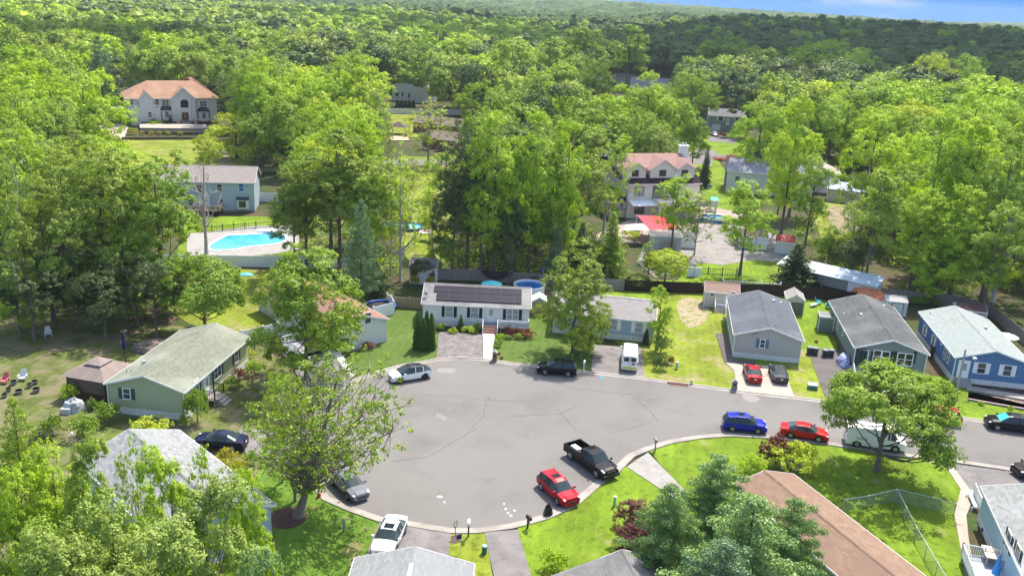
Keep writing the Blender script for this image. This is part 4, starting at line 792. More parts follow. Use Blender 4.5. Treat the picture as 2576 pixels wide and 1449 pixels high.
# pole barn on the right
_o = G(2160, 712, 2.6); pb = empty('pole_barn', (_o.x, _o.y, 0), rad(-38), 'open pole barn with long pale metal roof at the edge of the wood', 'barn')
mb = MB(); x0, x1 = -13, 2.8; mb.add([(x0, -.3, 2.7), (x1, -.3, 2.7), (x1, 3.6, 3.4), (x0, 3.6, 3.4), (x0, -.3, 2.6), (x1, -.3, 2.6), (x1, 3.6, 3.3), (x0, 3.6, 3.3)], [(0, 1, 2, 3), (7, 6, 5, 4), (0, 4, 5, 1), (1, 5, 6, 2), (2, 6, 7, 3), (3, 7, 4, 0)]); mb.build('roof', boards('blue_white_metal', (.55, .63, .70)), pb)
mb = MB(); mb.b2(-1.6, 2.5, .2, 3.2, 0, 2.62); mb.b2(-13, -1.6, 3.2, 3.35, 0, 3.2); mb.build('wall', mat('white_sheet', (.60, .63, .64)), pb)
for x in (-12.6, -9, -5.4): mb = MB(); mb.box(x, 0, 0, .15, .15, 2.62); mb.build('post', mat('raw_timber', (.25, .17, .1), .9), pb)
# ---------------------------------------------------------------- vehicles
TYRE = mat('tyre_rubber', (.018, .018, .018), .85); RIM = mat('alloy_rim', (.45, .46, .48), .3, .8); DRIM = mat('dark_rim', (.03, .03, .035), .4, .5)
AUTOG = mat('car_glass', (.03, .045, .05), .08, 0, .3, 2.5, .3); LAMPW = mat('headlamp', (.6, .62, .62), .1, 0, .1); LAMPR = mat('tail_lamp', (.35, .01, .01), .2); CHR = mat('chrome', (.5, .5, .52), .2, .9)
def paint(n, c): return mat('paint_' + n, c, .2, 0, .04, 1, .14, coat=.08)
SED = [(-2.36, .55, .60, .62, .5, 'x'), (-2.28, .88, .93, .80, .64, 'deck'), (-1.62, .95, 1.02, .89, .70, 'rear'), (-.85, .95, 1.38, .91, .57, 'roof'), (-.1, .94, 1.45, .91, .59, 'roof'), (.45, .92, 1.38, .91, .58, 'wind'), (1.2, .90, .98, .89, .72, 'hood'), (1.9, .80, .87, .86, .66, 'hood'), (2.25, .66, .71, .78, .58, 'x'), (2.38, .42, .46, .66, .5, 'x')]
SUV = [(-2.28, .60, .66, .70, .6, 'x'), (-2.22, .98, 1.04, .84, .70, 'rear'), (-1.85, 1.02, 1.55, .90, .62, 'roof'), (-.9, 1.0, 1.66, .92, .64, 'roof'), (0, .99, 1.67, .92, .64, 'roof'), (.42, .98, 1.58, .92, .62, 'wind'), (1.18, 1.0, 1.08, .91, .74, 'hood'), (1.85, .94, 1.01, .89, .70, 'hood'), (2.18, .80, .86, .82, .64, 'x'), (2.3, .48, .52, .72, .55, 'x')]
CRO = [(-2.36, .62, .68, .66, .55, 'x'), (-2.28, 1.0, 1.04, .84, .66, 'rear'), (-1.3, 1.02, 1.50, .93, .58, 'roof'), (-.6, .98, 1.61, .94, .62, 'roof'), (.1, .96, 1.60, .94, .62, 'roof'), (.4, .95, 1.54, .94, .60, 'wind'), (1.35, .92, 1.0, .92, .74, 'hood'), (1.95, .82, .88, .88, .68, 'hood'), (2.28, .66, .70, .80, .6, 'x'), (2.38, .42, .46, .68, .5, 'x')]
VAN = [(-2.85, .75, .80, .90, .85, 'x'), (-2.82, 1.25, 2.02, .97, .78, 'box'), (-2.6, 1.28, 2.14, 1.0, .80, 'box'), (-1.0, 1.28, 2.17, 1.0, .81, 'box'), (.9, 1.26, 2.15, 1.0, .80, 'roof'), (1.35, 1.24, 2.05, 1.0, .76, 'wind'), (2.05, 1.18, 1.25, .97, .80, 'hood'), (2.6, 1.02, 1.08, .93, .76, 'hood'), (2.8, .85, .9, .88, .7, 'x'), (2.86, .5, .52, .82, .65, 'x')]
CAB = [(-.62, .98, 1.05, .96, .94, 'x'), (-.60, 1.15, 1.75, .98, .74, 'roof'), (.2, 1.14, 1.88, .98, .74, 'roof'), (.95, 1.13, 1.82, .98, .73, 'wind'), (1.6, 1.12, 1.2, .97, .82, 'hood'), (2.5, 1.06, 1.13, .95, .78, 'hood'), (2.82, .98, 1.02, .90, .72, 'x'), (2.92, .55, .58, .86, .7, 'x')]
def vehicle(name, label, st, pt, near=None, side='L', ctr=None, head=None, wb=2.7, cat='car', group=None, roofglass=False, rim=RIM, wr=.34, L=None, sunroof=False, plate=True, scale=1.0, glass=None, rail=False):
    """near: picture points of the front and rear wheel on the side one sees"""
    wmax = max(s_[4] if False else s_[3] for s_ in st); GL = glass or AUTOG
    if near:
        f, r = G(*near[0], .15), G(*near[1], .15); d = f - r; h = math.atan2(d.y, d.x); mid = (f + r) / 2
        n = Vector((-math.sin(h), math.cos(h), 0)) * (.9 if side == 'L' else -.9); c = mid - n
    else: c = G(*ctr, .13); h = rad(head)
    z0 = .15
    root = empty(name, (c.x, c.y, z0), h, label, cat, group); root.scale = (scale,) * 3
    def secs(s_):
        x, zb, zt, wb_, wt, k = s_; q = [(wb_ * .88, .22), (wb_ * .99, .38), (wb_ + .02, .38 + (zb - .38) * .55), (wb_, zb), (wt, zt - .05), (wt * .6, zt)]
        if zb < .5: q[1] = (wb_ * .97, .3); q[2] = (wb_, .35)
        return [(x, y, z) for y, z in q] + [(x, -y, z) for y, z in q[::-1]]
    P = [secs(s_) for s_ in st]; dest = {}
    def put(k, quad): dest.setdefault(k, MB()).add(quad, [(0, 1, 2, 3)])
    n = 12
    for i in range(len(st) - 1):
        k = st[i][5]; k1 = st[i + 1][5]; cabin = k in ('rear', 'roof', 'wind') and st is not None
        for j in range(n):
            j2 = (j + 1) % n; q = [P[i][j], P[i][j2], P[i + 1][j2], P[i + 1][j]]; where = 'body'
            if cabin and j in (3, 7): where = 'side_window_l' if j == 3 else 'side_window_r'
            if j in (4, 5, 6):
                if k == 'wind': where = 'windshield'
                elif k == 'rear': where = 'rear_window'
                elif k == 'roof': where = 'roof_glass' if roofglass else 'roof'
            put(where, q)
    body = dest['body']; body.add(P[0], [list(range(n))[::-1]]); body.add(P[-1], [list(range(n))])
    b = body.build('body', pt, root, True)
    try: b.data.shade_auto_smooth() if hasattr(b.data, 'shade_auto_smooth') else None
    except Exception: pass
    for k, m in dest.items():
        if k == 'body': continue
        m.build('side_window' if k.startswith('side') else k, pt if k == 'roof' else mat('black_roof_glass', (.006, .006, .008), .35, spec=.25) if k == 'roof_glass' else GL, root, True)
    pl = MB()                                                       # pillars and door line
    xs = [s_[0] for s_ in st if s_[5] in ('roof', 'wind')]
    if len(xs) >= 2:
        for e in (-1, 1):
            for xp in ((xs[0] + xs[-1]) / 2 + .1, xs[0] + .05):
                za, ya, zt, yt = .98 * st[3][1], st[3][3] + .012, st[3][2] - .06, st[3][4] + .02
                pp = MB(); pp.tube([(xp, e * ya, za), (xp - .05, e * yt, zt)], .035, 4); pp.build('pillar', pt, b)
    front, rear = st[-1][0], st[0][0]; wf, wr_ = st[-2][3], st[1][3]
    for e in (-1, 1):
        q = MB(); q.dome(st[-3][0] + .24, e * (wf - .1), st[-3][1] - .13, .2, .13, .075, 8, 3, True); q.build('headlight', LAMPW, root)
        q = MB(); q.box(st[1][0] + .05, e * (wr_ - .07), st[1][1] - .3, .14, .16, .28); q.build('taillight', LAMPR, root)
        q = MB(); q.box(st[-5][0] + (.55 if st is not VAN else .45), e * (st[-5][3] + .12), st[-5][1] + .02, .16, .2, .14); q.build('mirror', pt, root)
        for x in (-wb / 2, wb / 2):
            q = MB(); yo = st[4][3] + .025; vs = []
            a = MB()
            for ya, yb, r in ((e * (yo - .02), e * (yo - .25), wr + .075),):
                m_ = 14; vs = [(x + r * math.cos(t * 2 * math.pi / m_), ya, max(.12, wr + r * math.sin(t * 2 * math.pi / m_))) for t in range(m_)]; a.add(vs, [list(range(m_)) if e < 0 else list(range(m_))[::-1]])
            a.build('wheel_arch', TYRE, root)
            m_ = 16; A = [(x + wr * math.cos(t * 2 * math.pi / m_), e * (yo + .005), wr + wr * math.sin(t * 2 * math.pi / m_)) for t in range(m_)]; B = [(p[0], e * (yo - .2), p[2]) for p in A]
            q.add(A + B, [list(range(m_)), list(range(m_, 2 * m_))[::-1]] + [(t, (t + 1) % m_, m_ + (t + 1) % m_, m_ + t) for t in range(m_)]); wh = q.build('wheel', TYRE, root)
            q = MB(); q.add([(x, e * (yo + .03), wr)] + [(x + wr * .62 * math.cos(t * 2 * math.pi / 20) * (1 if t % 4 else 1), e * (yo + .012), wr + wr * .62 * math.sin(t * 2 * math.pi / 20)) for t in range(20)], [(0, 1 + t, 1 + (t + 1) % 20) for t in range(20) if t % 4]); q.build('rim', rim, wh)
    q = MB(); q.box(front - .02, 0, .42 if st is not CAB else .6, .06, wf * 1.1, .16 if st not in (CAB, VAN) else .28); q.build('grille', BLACK, root)
    if plate: q = MB(); q.box(rear - .01, 0, .62 if st not in (VAN,) else .5, .03, .32, .16); q.build('number_plate', mat('plate', (.55, .52, .35), .5), root)
    if sunroof: q = MB(); q.box((xs[0] + xs[-1]) / 2 + .25, 0, st[4][2] - .03, .55, .75, .045); q.build('sunroof', GLASSD, root)
    if rail:
        for e in (-1, 1): q = MB(); q.tube([(xs[0], e * .56, st[4][2] + .02), (xs[-1], e * .56, st[4][2] + .01)], .025, 4); q.build('roof_rail', CHR, root)
    return root
CK = 'cars parked round the cul-de-sac'
vehicle('parked_car', 'white crossover with black glass roof parked before the solar-panel house', CRO, paint('white', (.78, .78, .78)), ((1005, 965), (1071, 954)), 'L', wb=2.89, group=CK, roofglass=True, rim=DRIM, wr=.36)
vehicle('parked_car', 'black hatchback-backed sport utility car at the kerb under the leafy lawn tree', SUV, paint('black', (.008, .008, .010)), ((1370, 943), (1429, 948)), 'L', wb=2.65, group=CK)
vehicle('parked_car', 'royal blue sport utility car with roof rails heading the street kerb', SUV, paint('blue', (.008, .018, .33)), ((1908, 1093), (1839, 1086)), 'R', wb=2.65, group=CK, sunroof=True, rail=True, scale=.97)
vehicle('parked_car', 'bright red sedan parked between the blue car and the white van', SED, paint('bright_red', (.50, .012, .012)), ((2058, 1113), (1987, 1102)), 'R', wb=2.7, group=CK)
vehicle('parked_car', 'crimson sport utility car with sunroof beside the black pickup', SUV, paint('crimson', (.40, .012, .022)), ((1404, 1272), (1358, 1230)), 'R', wb=2.62, group=CK, sunroof=True)
vehicle('parked_car', 'dark red sedan on the pinkish concrete driveway', SED, paint('dark_red', (.30, .010, .018)), ctr=(1892, 949), head=84, wb=2.7, group=CK, scale=.97)
vehicle('parked_car', 'charcoal grey sedan beside the dark red one on the concrete driveway', SED, paint('charcoal', (.045, .045, .05)), ctr=(1957, 949), head=84, wb=2.7, group=CK, scale=.97)
vehicle('parked_car', 'white sedan with sunroof nosing up to the pale grey roof', SED, paint('white', (.78, .78, .78)), ctr=(980, 1362), head=-97, wb=2.75, group=CK, sunroof=True, scale=1.03)
vehicle('parked_car', 'grey sedan in leaf shade beneath the spreading bare-limbed tree', SED, paint('silver', (.13, .145, .16)), ctr=(878, 1232), head=-52, wb=2.75, group=CK)
vehicle('parked_car', 'dark navy coupe in the driveway beside the pale grey mottled roof', SED, paint('navy', (.008, .012, .035)), ctr=(556, 1122), head=176, wb=2.8, group=CK, scale=1.03)
vehicle('parked_car', 'dark red car mostly hidden behind the round street tree', SUV, paint('dark_red', (.30, .010, .018)), ((2330, 1064), (2394, 1072)), 'L', wb=2.7, group=CK)
v = vehicle('parked_car', 'black sport utility car with turquoise sunshade behind its windshield', SUV, paint('black', (.008, .008, .010)), ((2507, 1083), (2580, 1092)), 'L', wb=2.75, group=CK, scale=1.02)
for ch in v.children:
    if ch.name.startswith('windshield'): ch.data.materials[0] = mat('turquoise_sunshade', (.05, .42, .42), .25, var=.4, scale=4)
vehicle('parked_car', 'dark brown car whose nose shows at the edge of the right-hand driveway', SUV, paint('brown', (.03, .02, .018)), ctr=(2606, 1196), head=188, wb=2.7, group=CK)
vehicle('parked_car', 'small white car in front of the grey split-level house', SED, paint('white', (.78, .78, .78)), ctr=(1797, 342), head=-80, wb=2.6, group=CK)
v = vehicle('white_van', 'white cargo van with rear windows and yellow bumper in the asphalt driveway', VAN, paint('white', (.78, .78, .78)), ctr=(1583, 913), head=83, wb=3.4, cat='van', group='white vans', wr=.37, scale=.98)
def van_rear(v, yellow=True):
    for e in (-1, 1): q = MB(); q.box(-2.86, e * .42, 1.32, .05, .58, .50); q.build('rear_window', GLASSD, v)
    q = MB(); q.box(-2.9, 0, .42, .16, 1.7, .2); q.build('bumper', mat('yellow_bumper', (.62, .58, .04), .5) if yellow else CHR, v)
    q = MB(); q.box(-2.865, 0, .8, .03, .03, 1.2); q.build('door_seam', BLACK, v)
van_rear(v); v['label'] = 'white cargo van with yellow bumper stripe seen from behind in the asphalt driveway'
q = MB(); q.box(-2.885, -.42, .95, .02, .4, .2); q.build('badge', BLACK, v)
v = vehicle('white_van', 'white cargo van parked behind the round street tree beside the red sedan', VAN, paint('white', (.78, .78, .78)), ((2250, 1138), (2153, 1124)), 'R', wb=3.6, cat='van', group='white vans', wr=.37)
van_rear(v, False)
for z in (.95, 1.12): q = MB(); q.box(-1.4, -1.035, z, 1.1, .02, .035); q.build('side_stripe', BLACK, v)
# pickup
v = vehicle('pickup_truck', 'black crew-cab pickup truck with silver toolbox in its open bed', CAB, paint('black', (.008, .008, .010)), ((1503, 1204), (1432, 1153)), 'R', wb=3.85, cat='truck', wr=.42, plate=False)
PB = paint('black', (.008, .008, .010)); q = MB(); q.b2(-2.95, -.605, .86, .99, .5, 1.22); q.b2(-2.95, -.605, -.99, -.86, .5, 1.22); q.b2(-3.0, -2.9, -.99, .99, .5, 1.21); q.b2(-2.95, -.61, -.86, .86, .5, .62); q.b2(-.63, -.605, -.86, .86, .6, 1.2); q.build('cargo_bed', PB, v)
q = MB(); q.b2(-2.3, -1.7, -.8, -.1, .62, .9); q.b2(-2.25, -1.2, -.75, -.2, .9, 1.3); q.build('toolbox', mat('silver_box', (.55, .56, .57), .4, .2), v)
q = MB(); q.b2(-1.05, -.65, -.8, .8, .9, 1.28); q.build('bed_box', mat('dark_box', (.05, .02, .02), .5), v)
q = MB(); q.box(2.95, 0, .35, .16, 1.85, .28); q.build('bumper', BLACK, v)
for e in (-1, 1): q = MB(); q.box(-2.96, e * .9, .85, .1, .14, .32); q.build('taillight', LAMPR, v)
# covered thing in the drive
def lump(name, label, cat, uv, rx, ry, rz, m, seed=0, rot=0, z=0.0, group=None):
    p = G(*uv, z); r = random.Random(seed); mb = MB(); mb.dome(0, 0, 0, rx, ry, rz, 16, 6)
    mb.v = [(x * (1 + r.uniform(-.12, .12)), y * (1 + r.uniform(-.12, .12)), zz * (1 + r.uniform(-.15, .1))) for x, y, zz in mb.v]
    o = mb.build(name, m, None, False); o.location = (p.x, p.y, z); o.rotation_euler.z = rad(rot); return tag(o, label, cat, group)
lump('covered_motorcycle', 'lumpy thing under a pale blue tarpaulin beside the green-grey house', 'tarpaulin', (2122, 918), .85, 1.9, 1.45, mat('blue_tarp', (.26, .30, .46), .6, var=.5, scale=1.6), 3, -10)
lump('covered_grill', 'garden grill under a grey crumpled cover behind the olive house', 'covered grill', (187, 1032), 1.1, .8, 1.35, mat('grey_cover', (.36, .37, .36), .7, var=.3, scale=3), 5, 20)
lump('orange_tarp', 'orange and peach tarpaulin draped high over stored things behind the dark-roofed house', 'tarpaulin', (2182, 758), 2.9, 2.3, 2.3, mat('orange_tarp', (.58, .19, .08), .7, var=.35, scale=.6), 9, -25)
# ---------------------------------------------------------------- pools
WAT = layered('pool_water', (.03, .36, .56), [((.07, .50, .68), .9, .45, .65), ((.02, .25, .50), .22, .5, .7), ((.16, .58, .72), 3.0, .58, .7)], .06, .15, 3, .5); WAT2 = layered('deep_pool_water', (.01, .14, .45), [((.015, .20, .55), .8, .5, .7)], .06, .15, 3, .5)
def ground_pool():
    pix = [(527, 621), (541, 610), (555, 602), (565, 597), (575, 593), (595, 592), (612, 592), (644, 590), (669, 588), (694, 589), (712, 592), (719, 598), (716, 607), (700, 612), (681, 616), (644, 619), (612, 623), (595, 627), (575, 629), (542, 631), (530, 628)]
    pp = chaikin([tuple(G(*p, .1)[:2]) for p in pix], 2); c = (sum(p[0] for p in pp) / len(pp), sum(p[1] for p in pp) / len(pp)); r = empty('swimming_pool', (c[0], c[1], 0), 0, 'kidney-shaped in-ground swimming pool with bright turquoise water', 'pool')
    loc = [(p[0] - c[0], p[1] - c[1]) for p in pp]
    def grow(k):
        n = len(loc); o = []
        for i in range(n):
            d = Vector((loc[(i + 1) % n][0] - loc[i - 1][0], loc[(i + 1) % n][1] - loc[i - 1][1])).normalized(); o.append((loc[i][0] + d.y * k, loc[i][1] - d.x * k))
        return o
    a = sum(loc[i][0] * loc[(i + 1) % len(loc)][1] - loc[(i + 1) % len(loc)][0] * loc[i][1] for i in range(len(loc))); sg = 1 if a > 0 else -1
    o1 = grow(.4 * sg); mb = MB(); mb.prism(loc, .1, .125); mb.build('water', WAT, r); n = len(loc)
    i1 = grow(-.25 * sg); k = MB(); vs = [(x, y, .128) for x, y in i1] + [(x, y, .2) for x, y in loc] + [(x, y, .2) for x, y in o1] + [(x, y, .1) for x, y in o1]
    k.add(vs, [(i, (i + 1) % n, n + (i + 1) % n, n + i) for i in range(n)], 0); k.add(vs, [(n * j + i, n * j + (i + 1) % n, n * (j + 1) + (i + 1) % n, n * (j + 1) + i) for j in (1, 2) for i in range(n)], 1)
    k.build('coping', [mat('blue_liner', (.02, .16, .42), .4), WHITE], r)
    q = G(674, 584, .2) - Vector((c[0], c[1], 0)); mb = MB(); mb.box(q.x, q.y, .2, 3.2, 1.4, .35); mb.build('pool_steps', WHITE, r)
ground_pool()
def round_pool(name, label, uv, rx, ry, h, wm, water, ang=0, rim=WHITE, cat='pool'):
    p = G(*uv, h); r = empty(name, (p.x, p.y, 0), rad(ang), label, cat); n = 28; e = [(rx * math.cos(2 * math.pi * i / n), ry * math.sin(2 * math.pi * i / n)) for i in range(n)]
    m = MB(); vs = [(x, y, 0) for x, y in e] + [(x, y, h) for x, y in e] + [(x * .96, y * .96, h) for x, y in e] + [(x * .96, y * .96, h - .3) for x, y in e]
    m.add(vs, [(n * j + i, n * j + (i + 1) % n, n * (j + 1) + (i + 1) % n, n * (j + 1) + i) for j in range(3) for i in range(n)]); m.build('pool_wall', wm, r)
    m = MB(); m.add([(x * .97, y * .97, h - .16) for x, y in e], [list(range(n))]); m.build('water', water, r)
    m = MB(); m.tube([(x, y, h + .02) for x, y in e] + [(e[0][0], e[0][1], h + .02)], .10, 5); m.build('pool_rim', rim, r); return r
round_pool('above_ground_pool', 'round above-ground pool with white rim behind the solar-panel house', (1332, 716), 2.25, 2.25, 1.2, WHITE, WAT2)
round_pool('above_ground_pool', 'large oval turquoise pool glimpsed through the bright trees', (1012, 567), 4.2, 2.6, .6, mat('blue_liner', (.02, .16, .42)), WAT)
round_pool('above_ground_pool', 'deep blue round pool on the paving right of the pink house', (1800, 547), 2.9, 2.6, .8, mat('blue_liner', (.02, .16, .42)), WAT2)
t = round_pool('trampoline', 'round trampoline with blue pad behind the curved white fence', (958, 768), 2.0, 2.0, .9, BLACK, BLACK, rim=mat('blue_pad', (.02, .10, .55), .5), cat='trampoline')
# umbrellas
def umbrella(name, label, uv, h, r_, m1, m2, flat=.45, closed=False):
    p = G(*uv, h); r = empty(name, (p.x, p.y, 0), 0, label, 'umbrella'); q = MB(); q.cyl(0, 0, 0, h + .1, .03, n=6); q.build('pole', WHITE, r)
    mb = MB(); n = 16
    if closed: mb.cyl(0, 0, h - 1.5, h + .3, .32, .04, 10); mb.build('canopy', m1, r); return r
    rr = [0, .25, .5, .75, 1.0]; vs = [(0, 0, h + flat)]; fs = []; ms = []
    for j in range(1, 5):
        for i in range(n): vs.append((r_ * rr[j] * math.cos(2 * math.pi * i / n), r_ * rr[j] * math.sin(2 * math.pi * i / n), h + flat * (1 - rr[j] ** 1.3)))
    for i in range(n): mb_f = (0, 1 + i, 1 + (i + 1) % n); fs.append(mb_f)
    mb.add(vs, fs, 0)
    mb.v = list(map(tuple, vs))
    for j in range(1, 4):
        for i in range(n): mb.f.append([1 + (j - 1) * n + i, 1 + j * n + i, 1 + j * n + (i + 1) % n, 1 + (j - 1) * n + (i + 1) % n]); mb.m.append(j % 2)
    mb.build('canopy', [m1, m2], r); return r
umbrella('patio_umbrella', 'open turquoise umbrella peeping over the solar-panel roof', (1237, 714), 2.4, 1.5, mat('turquoise_cloth', (.08, .50, .52), .7), mat('turquoise_cloth', (.08, .50, .52)))
umbrella('patio_umbrella', 'white and grey striped umbrella behind the bright blue house', (2533, 846), 2.5, 1.45, mat('white_cloth', (.72, .72, .72), .7), mat('grey_cloth', (.34, .38, .40), .7))
umbrella('patio_umbrella', 'closed bright blue umbrella over the tan deck table', (2516, 1400), 2.5, .3, mat('blue_cloth', (.04, .25, .62), .7), WHITE, closed=True)
umbrella('patio_umbrella', 'pink and white umbrella beside the oval turquoise pool', (1070, 583), 1.6, 1.2, mat('pink_cloth', (.62, .10, .22), .7), mat('white_cloth', (.72, .72, .72)))
# ---------------------------------------------------------------- fences
VIN = mat('white_vinyl', (.76, .755, .75), .5, var=.05, scale=.6)
wallrun('vinyl_fence', 'long white vinyl fence between the pool and the yellowing lawn', 'fence', [(330, 672), (397, 669), (500, 670), (644, 672), (760, 674), (884, 679)], 1.8, .06, VIN, posts=2.5)
wallrun('vinyl_fence', 'white vinyl fence slanting between the olive house and the orange-roofed house', 'fence', [(607, 868), (663, 856), (735, 838)], 1.8, .06, VIN, posts=2.6)
wallrun('vinyl_fence', 'white vinyl fence bending round the trampoline yard', 'fence', [(940, 806), (991, 792), (985, 778), (974, 770)], 1.8, .06, VIN, posts=2.4)
wallrun('vinyl_fence', 'short white vinyl fence right of the blue two-storey house', 'fence', [(648, 508), (700, 510)], 1.9, .06, VIN, posts=2.6)
wallrun('vinyl_fence', 'white vinyl fence behind the lawn of the brick ranch house', 'fence', [(960, 287), (1160, 290)], 2.0, .08, VIN, posts=3)
wallrun('vinyl_fence', 'white vinyl fence left of the big orange-roofed house', 'fence', [(270, 284), (322, 283)], 2.0, .08, VIN, posts=3)
wallrun('wooden_fence', 'tan picket-board fence left of the solar-panel house', 'fence', [(982, 774), (1030, 777), (1062, 779)], 1.6, .05, TANW, posts=2.4)
wallrun('wooden_fence', 'tan board fence in front of the small grey shed', 'fence', [(1336, 794), (1376, 796)], 1.7, .05, TANW, posts=1.6)
wallrun('wooden_fence', 'long weathered grey board fence behind the solar-panel house', 'fence', [(1099, 704), (1200, 706), (1288, 712), (1430, 722), (1570, 732)], 1.75, .05, GREYW, posts=2.4)
wallrun('wooden_fence', 'long dark-stained board fence behind the open lawn and sheds', 'fence', [(1571, 733), (1770, 740), (1932, 744), (2032, 752), (2150, 764)], 1.8, .05, DARKW, posts=2.4)
wallrun('wooden_fence', 'weathered fence along the wood edge behind the metal shed', 'fence', [(2218, 755), (2307, 762), (2400, 772), (2490, 796)], 1.8, .05, GREYW, posts=2.4)
wallrun('wooden_fence', 'tan-grey fence running down the right side of the bright blue house', 'fence', [(2490, 797), (2576, 868), (2640, 925)], 1.8, .05, boards('tan_grey_fence', (.32, .28, .22)), posts=2.4)
wallrun('wooden_fence', 'small brown gate fence between the green-grey and the bright blue house', 'fence', [(2338, 900), (2370, 905)], 1.6, .05, boards('brown_gate_wood', (.13, .09, .06)), posts=1.5)
wallrun('metal_fence', 'thin black metal fence around the swimming pool lawn', 'fence', [(507, 586), (560, 583), (644, 575), (690, 572)], 1.2, .03, BLACK, posts=2.3, picket=.35)
wallrun('picket_fence', 'row of white picket tips standing above the dark board fence', 'fence', [(1815, 737), (1960, 745)], 2.1, .04, WHITE, posts=3, picket=.4, z0=.0)
wallrun('metal_fence', 'low black metal fence with white panel beside the back lawn', 'fence', [(1745, 690), (1852, 694)], 1.2, .03, BLACK, posts=2.4, picket=.4)
m = bpy.data.materials.new('chain_link'); m.use_nodes = True; t_ = m.node_tree; p_ = t_.nodes['Principled BSDF']; p_.inputs['Base Color'].default_value = (.30, .36, .33, 1)
p_.inputs['Roughness'].default_value = .5; cl_uv = t_.nodes.new('ShaderNodeTexCoord'); br_ = t_.nodes.new('ShaderNodeTexBrick'); mp_ = t_.nodes.new('ShaderNodeMapping'); mp_.inputs['Rotation'].default_value = (0, 0, rad(45)); t_.links.new(cl_uv.outputs['UV'], mp_.inputs[0])
t_.links.new(mp_.outputs[0], br_.inputs[0]); br_.inputs['Scale'].default_value = 1; br_.inputs['Brick Width'].default_value = .08; br_.inputs['Row Height'].default_value = .08; br_.inputs['Mortar Size'].default_value = .006; br_.offset = 0; t_.links.new(br_.outputs['Fac'], p_.inputs['Alpha'])
def chainlink(label, pix, h=1.25, posts=2.6):
    pp = [G(*p) for p in pix]; o0 = pp[0]; r = empty('chain_link_fence', (o0.x, o0.y, 0), 0, label, 'fence'); mb = MB(); rl = MB(); P = []
    for a, b in zip(pp, pp[1:]):
        a, b = a - o0, b - o0; mb.add([(a.x, a.y, .02), (b.x, b.y, .02), (b.x, b.y, h), (a.x, a.y, h)], [(0, 1, 2, 3)]); rl.tube([(a.x, a.y, h), (b.x, b.y, h)], .035, 5); n = max(1, round((b - a).length / posts)); P += [a.lerp(b, i / n) for i in range(n)]
    P.append(pp[-1] - o0); mb.build('mesh_panel', m, r); rl.build('top_rail', METAL, r)
    for q in P: k = MB(); k.cyl(q.x, q.y, 0, h + .05, .04, n=6); k.build('post', METAL, r)
chainlink('chain-link fence running from the brown roof to the corner post', [(2118, 1288), (2180, 1278), (2249, 1262)]); chainlink('chain-link fence slanting down from the corner post to the bottom edge', [(2251, 1262), (2300, 1360), (2380, 1500)]); chainlink('chain-link fence from the corner post to the concrete path', [(2253, 1261), (2330, 1280), (2398, 1298)])
# ---------------------------------------------------------------- street things
def lamp_post():
    b = G(2406, 985); r = empty('street_lamp', (b.x, b.y, 0), rad(-20), 'grey wooden street lamp pole with a short arm before the bright blue house', 'street lamp')
    q = MB(); q.cyl(0, 0, 0, 5.3, .13, .1, 10); q.build('pole', mat('grey_pole', (.34, .32, .30), .9), r); q = MB(); q.tube([(0, 0, 4.6), (.5, 0, 4.75), (1.0, 0, 4.55)], .03, 6); q.build('arm', METAL, r)
    q = MB(); q.dome(1.1, 0, 4.4, .26, .2, .16, 12, 4, True); q.build('lamp_head', WHITE, r)
lamp_post()
def post_thing(name, label, cat, uv, f, rz=0, group=None):
    b = G(*uv, .0); r = empty(name, (b.x, b.y, 0), rad(rz), label, cat, group); f(r); return r
def mailbox(pm, bm, h=1.05, w_=.2, snow=None):
    def f(r):
        q = MB(); q.box(0, 0, 0, .12, .12, h); q.box(0, -.15, h - .3, .09, .3, .07); q.build('post', pm, r)
        q = MB(); q.b2(-.13, .13, -.42, .18, h, h + .16); n = 8; vs = []
        for y in (-.42, .18): vs += [(.13 * math.cos(math.pi * i / n), y, h + .16 + .13 * math.sin(math.pi * i / n)) for i in range(n + 1)]
        k = n + 1; q.add(vs, [(i, i + 1, k + i + 1, k + i) for i in range(n)] + [list(range(k)), list(range(k, 2 * k))[::-1]]); bx = q.build('mailbox_body', bm, r)
        q = MB(); q.box(.145, -.1, h + .1, .02, .04, .22); q.build('flag', LAMPR, bx)
    return f
MG = 'mailboxes at the kerb'; GPW = mat('greyed_timber', (.26, .22, .19), .9)
post_thing('mailbox', 'white mailbox leaning beside the black sport utility car', 'mailbox', (1468, 935), mailbox(WHITE, WHITE), 170, MG); post_thing('mailbox', 'weathered timber mailbox at the top of the inner kerb curve', 'mailbox', (1647, 1138), mailbox(GPW, GPW, 1.15), 180, MG)
post_thing('mailbox', 'black mailbox near the black bin at the bottom kerb', 'mailbox', (1327, 1330), mailbox(BLACK, BLACK, 1.0), 30, MG); post_thing('mailbox', 'black post mailbox with a white top between the two bottom driveways', 'mailbox', (1178, 1352), mailbox(mat('dark_green_post', (.01, .035, .03), .6), WHITE, 1.35), 0, MG)
def brickbox(m):
    def f(r):
        q = MB(); q.box(0, 0, 0, .55, .6, 1.15); q.build('pillar', m, r); q = MB(); q.prism([(-.33, -.36), (.33, -.36), (.33, .36), (-.33, .36)], 1.15, 1.22); q.add([(-.3, -.33, 1.22), (.3, -.33, 1.22), (.3, .33, 1.22), (-.3, .33, 1.22), (0, -.33, 1.5), (0, .33, 1.5)], [(0, 1, 4), (1, 2, 5, 4), (2, 3, 5), (3, 0, 4, 5)]); q.build('cap', CONC, r); q = MB(); q.box(0, -.31, .75, .24, .04, .26); q.build('mail_door', BLACK, r)
    return f
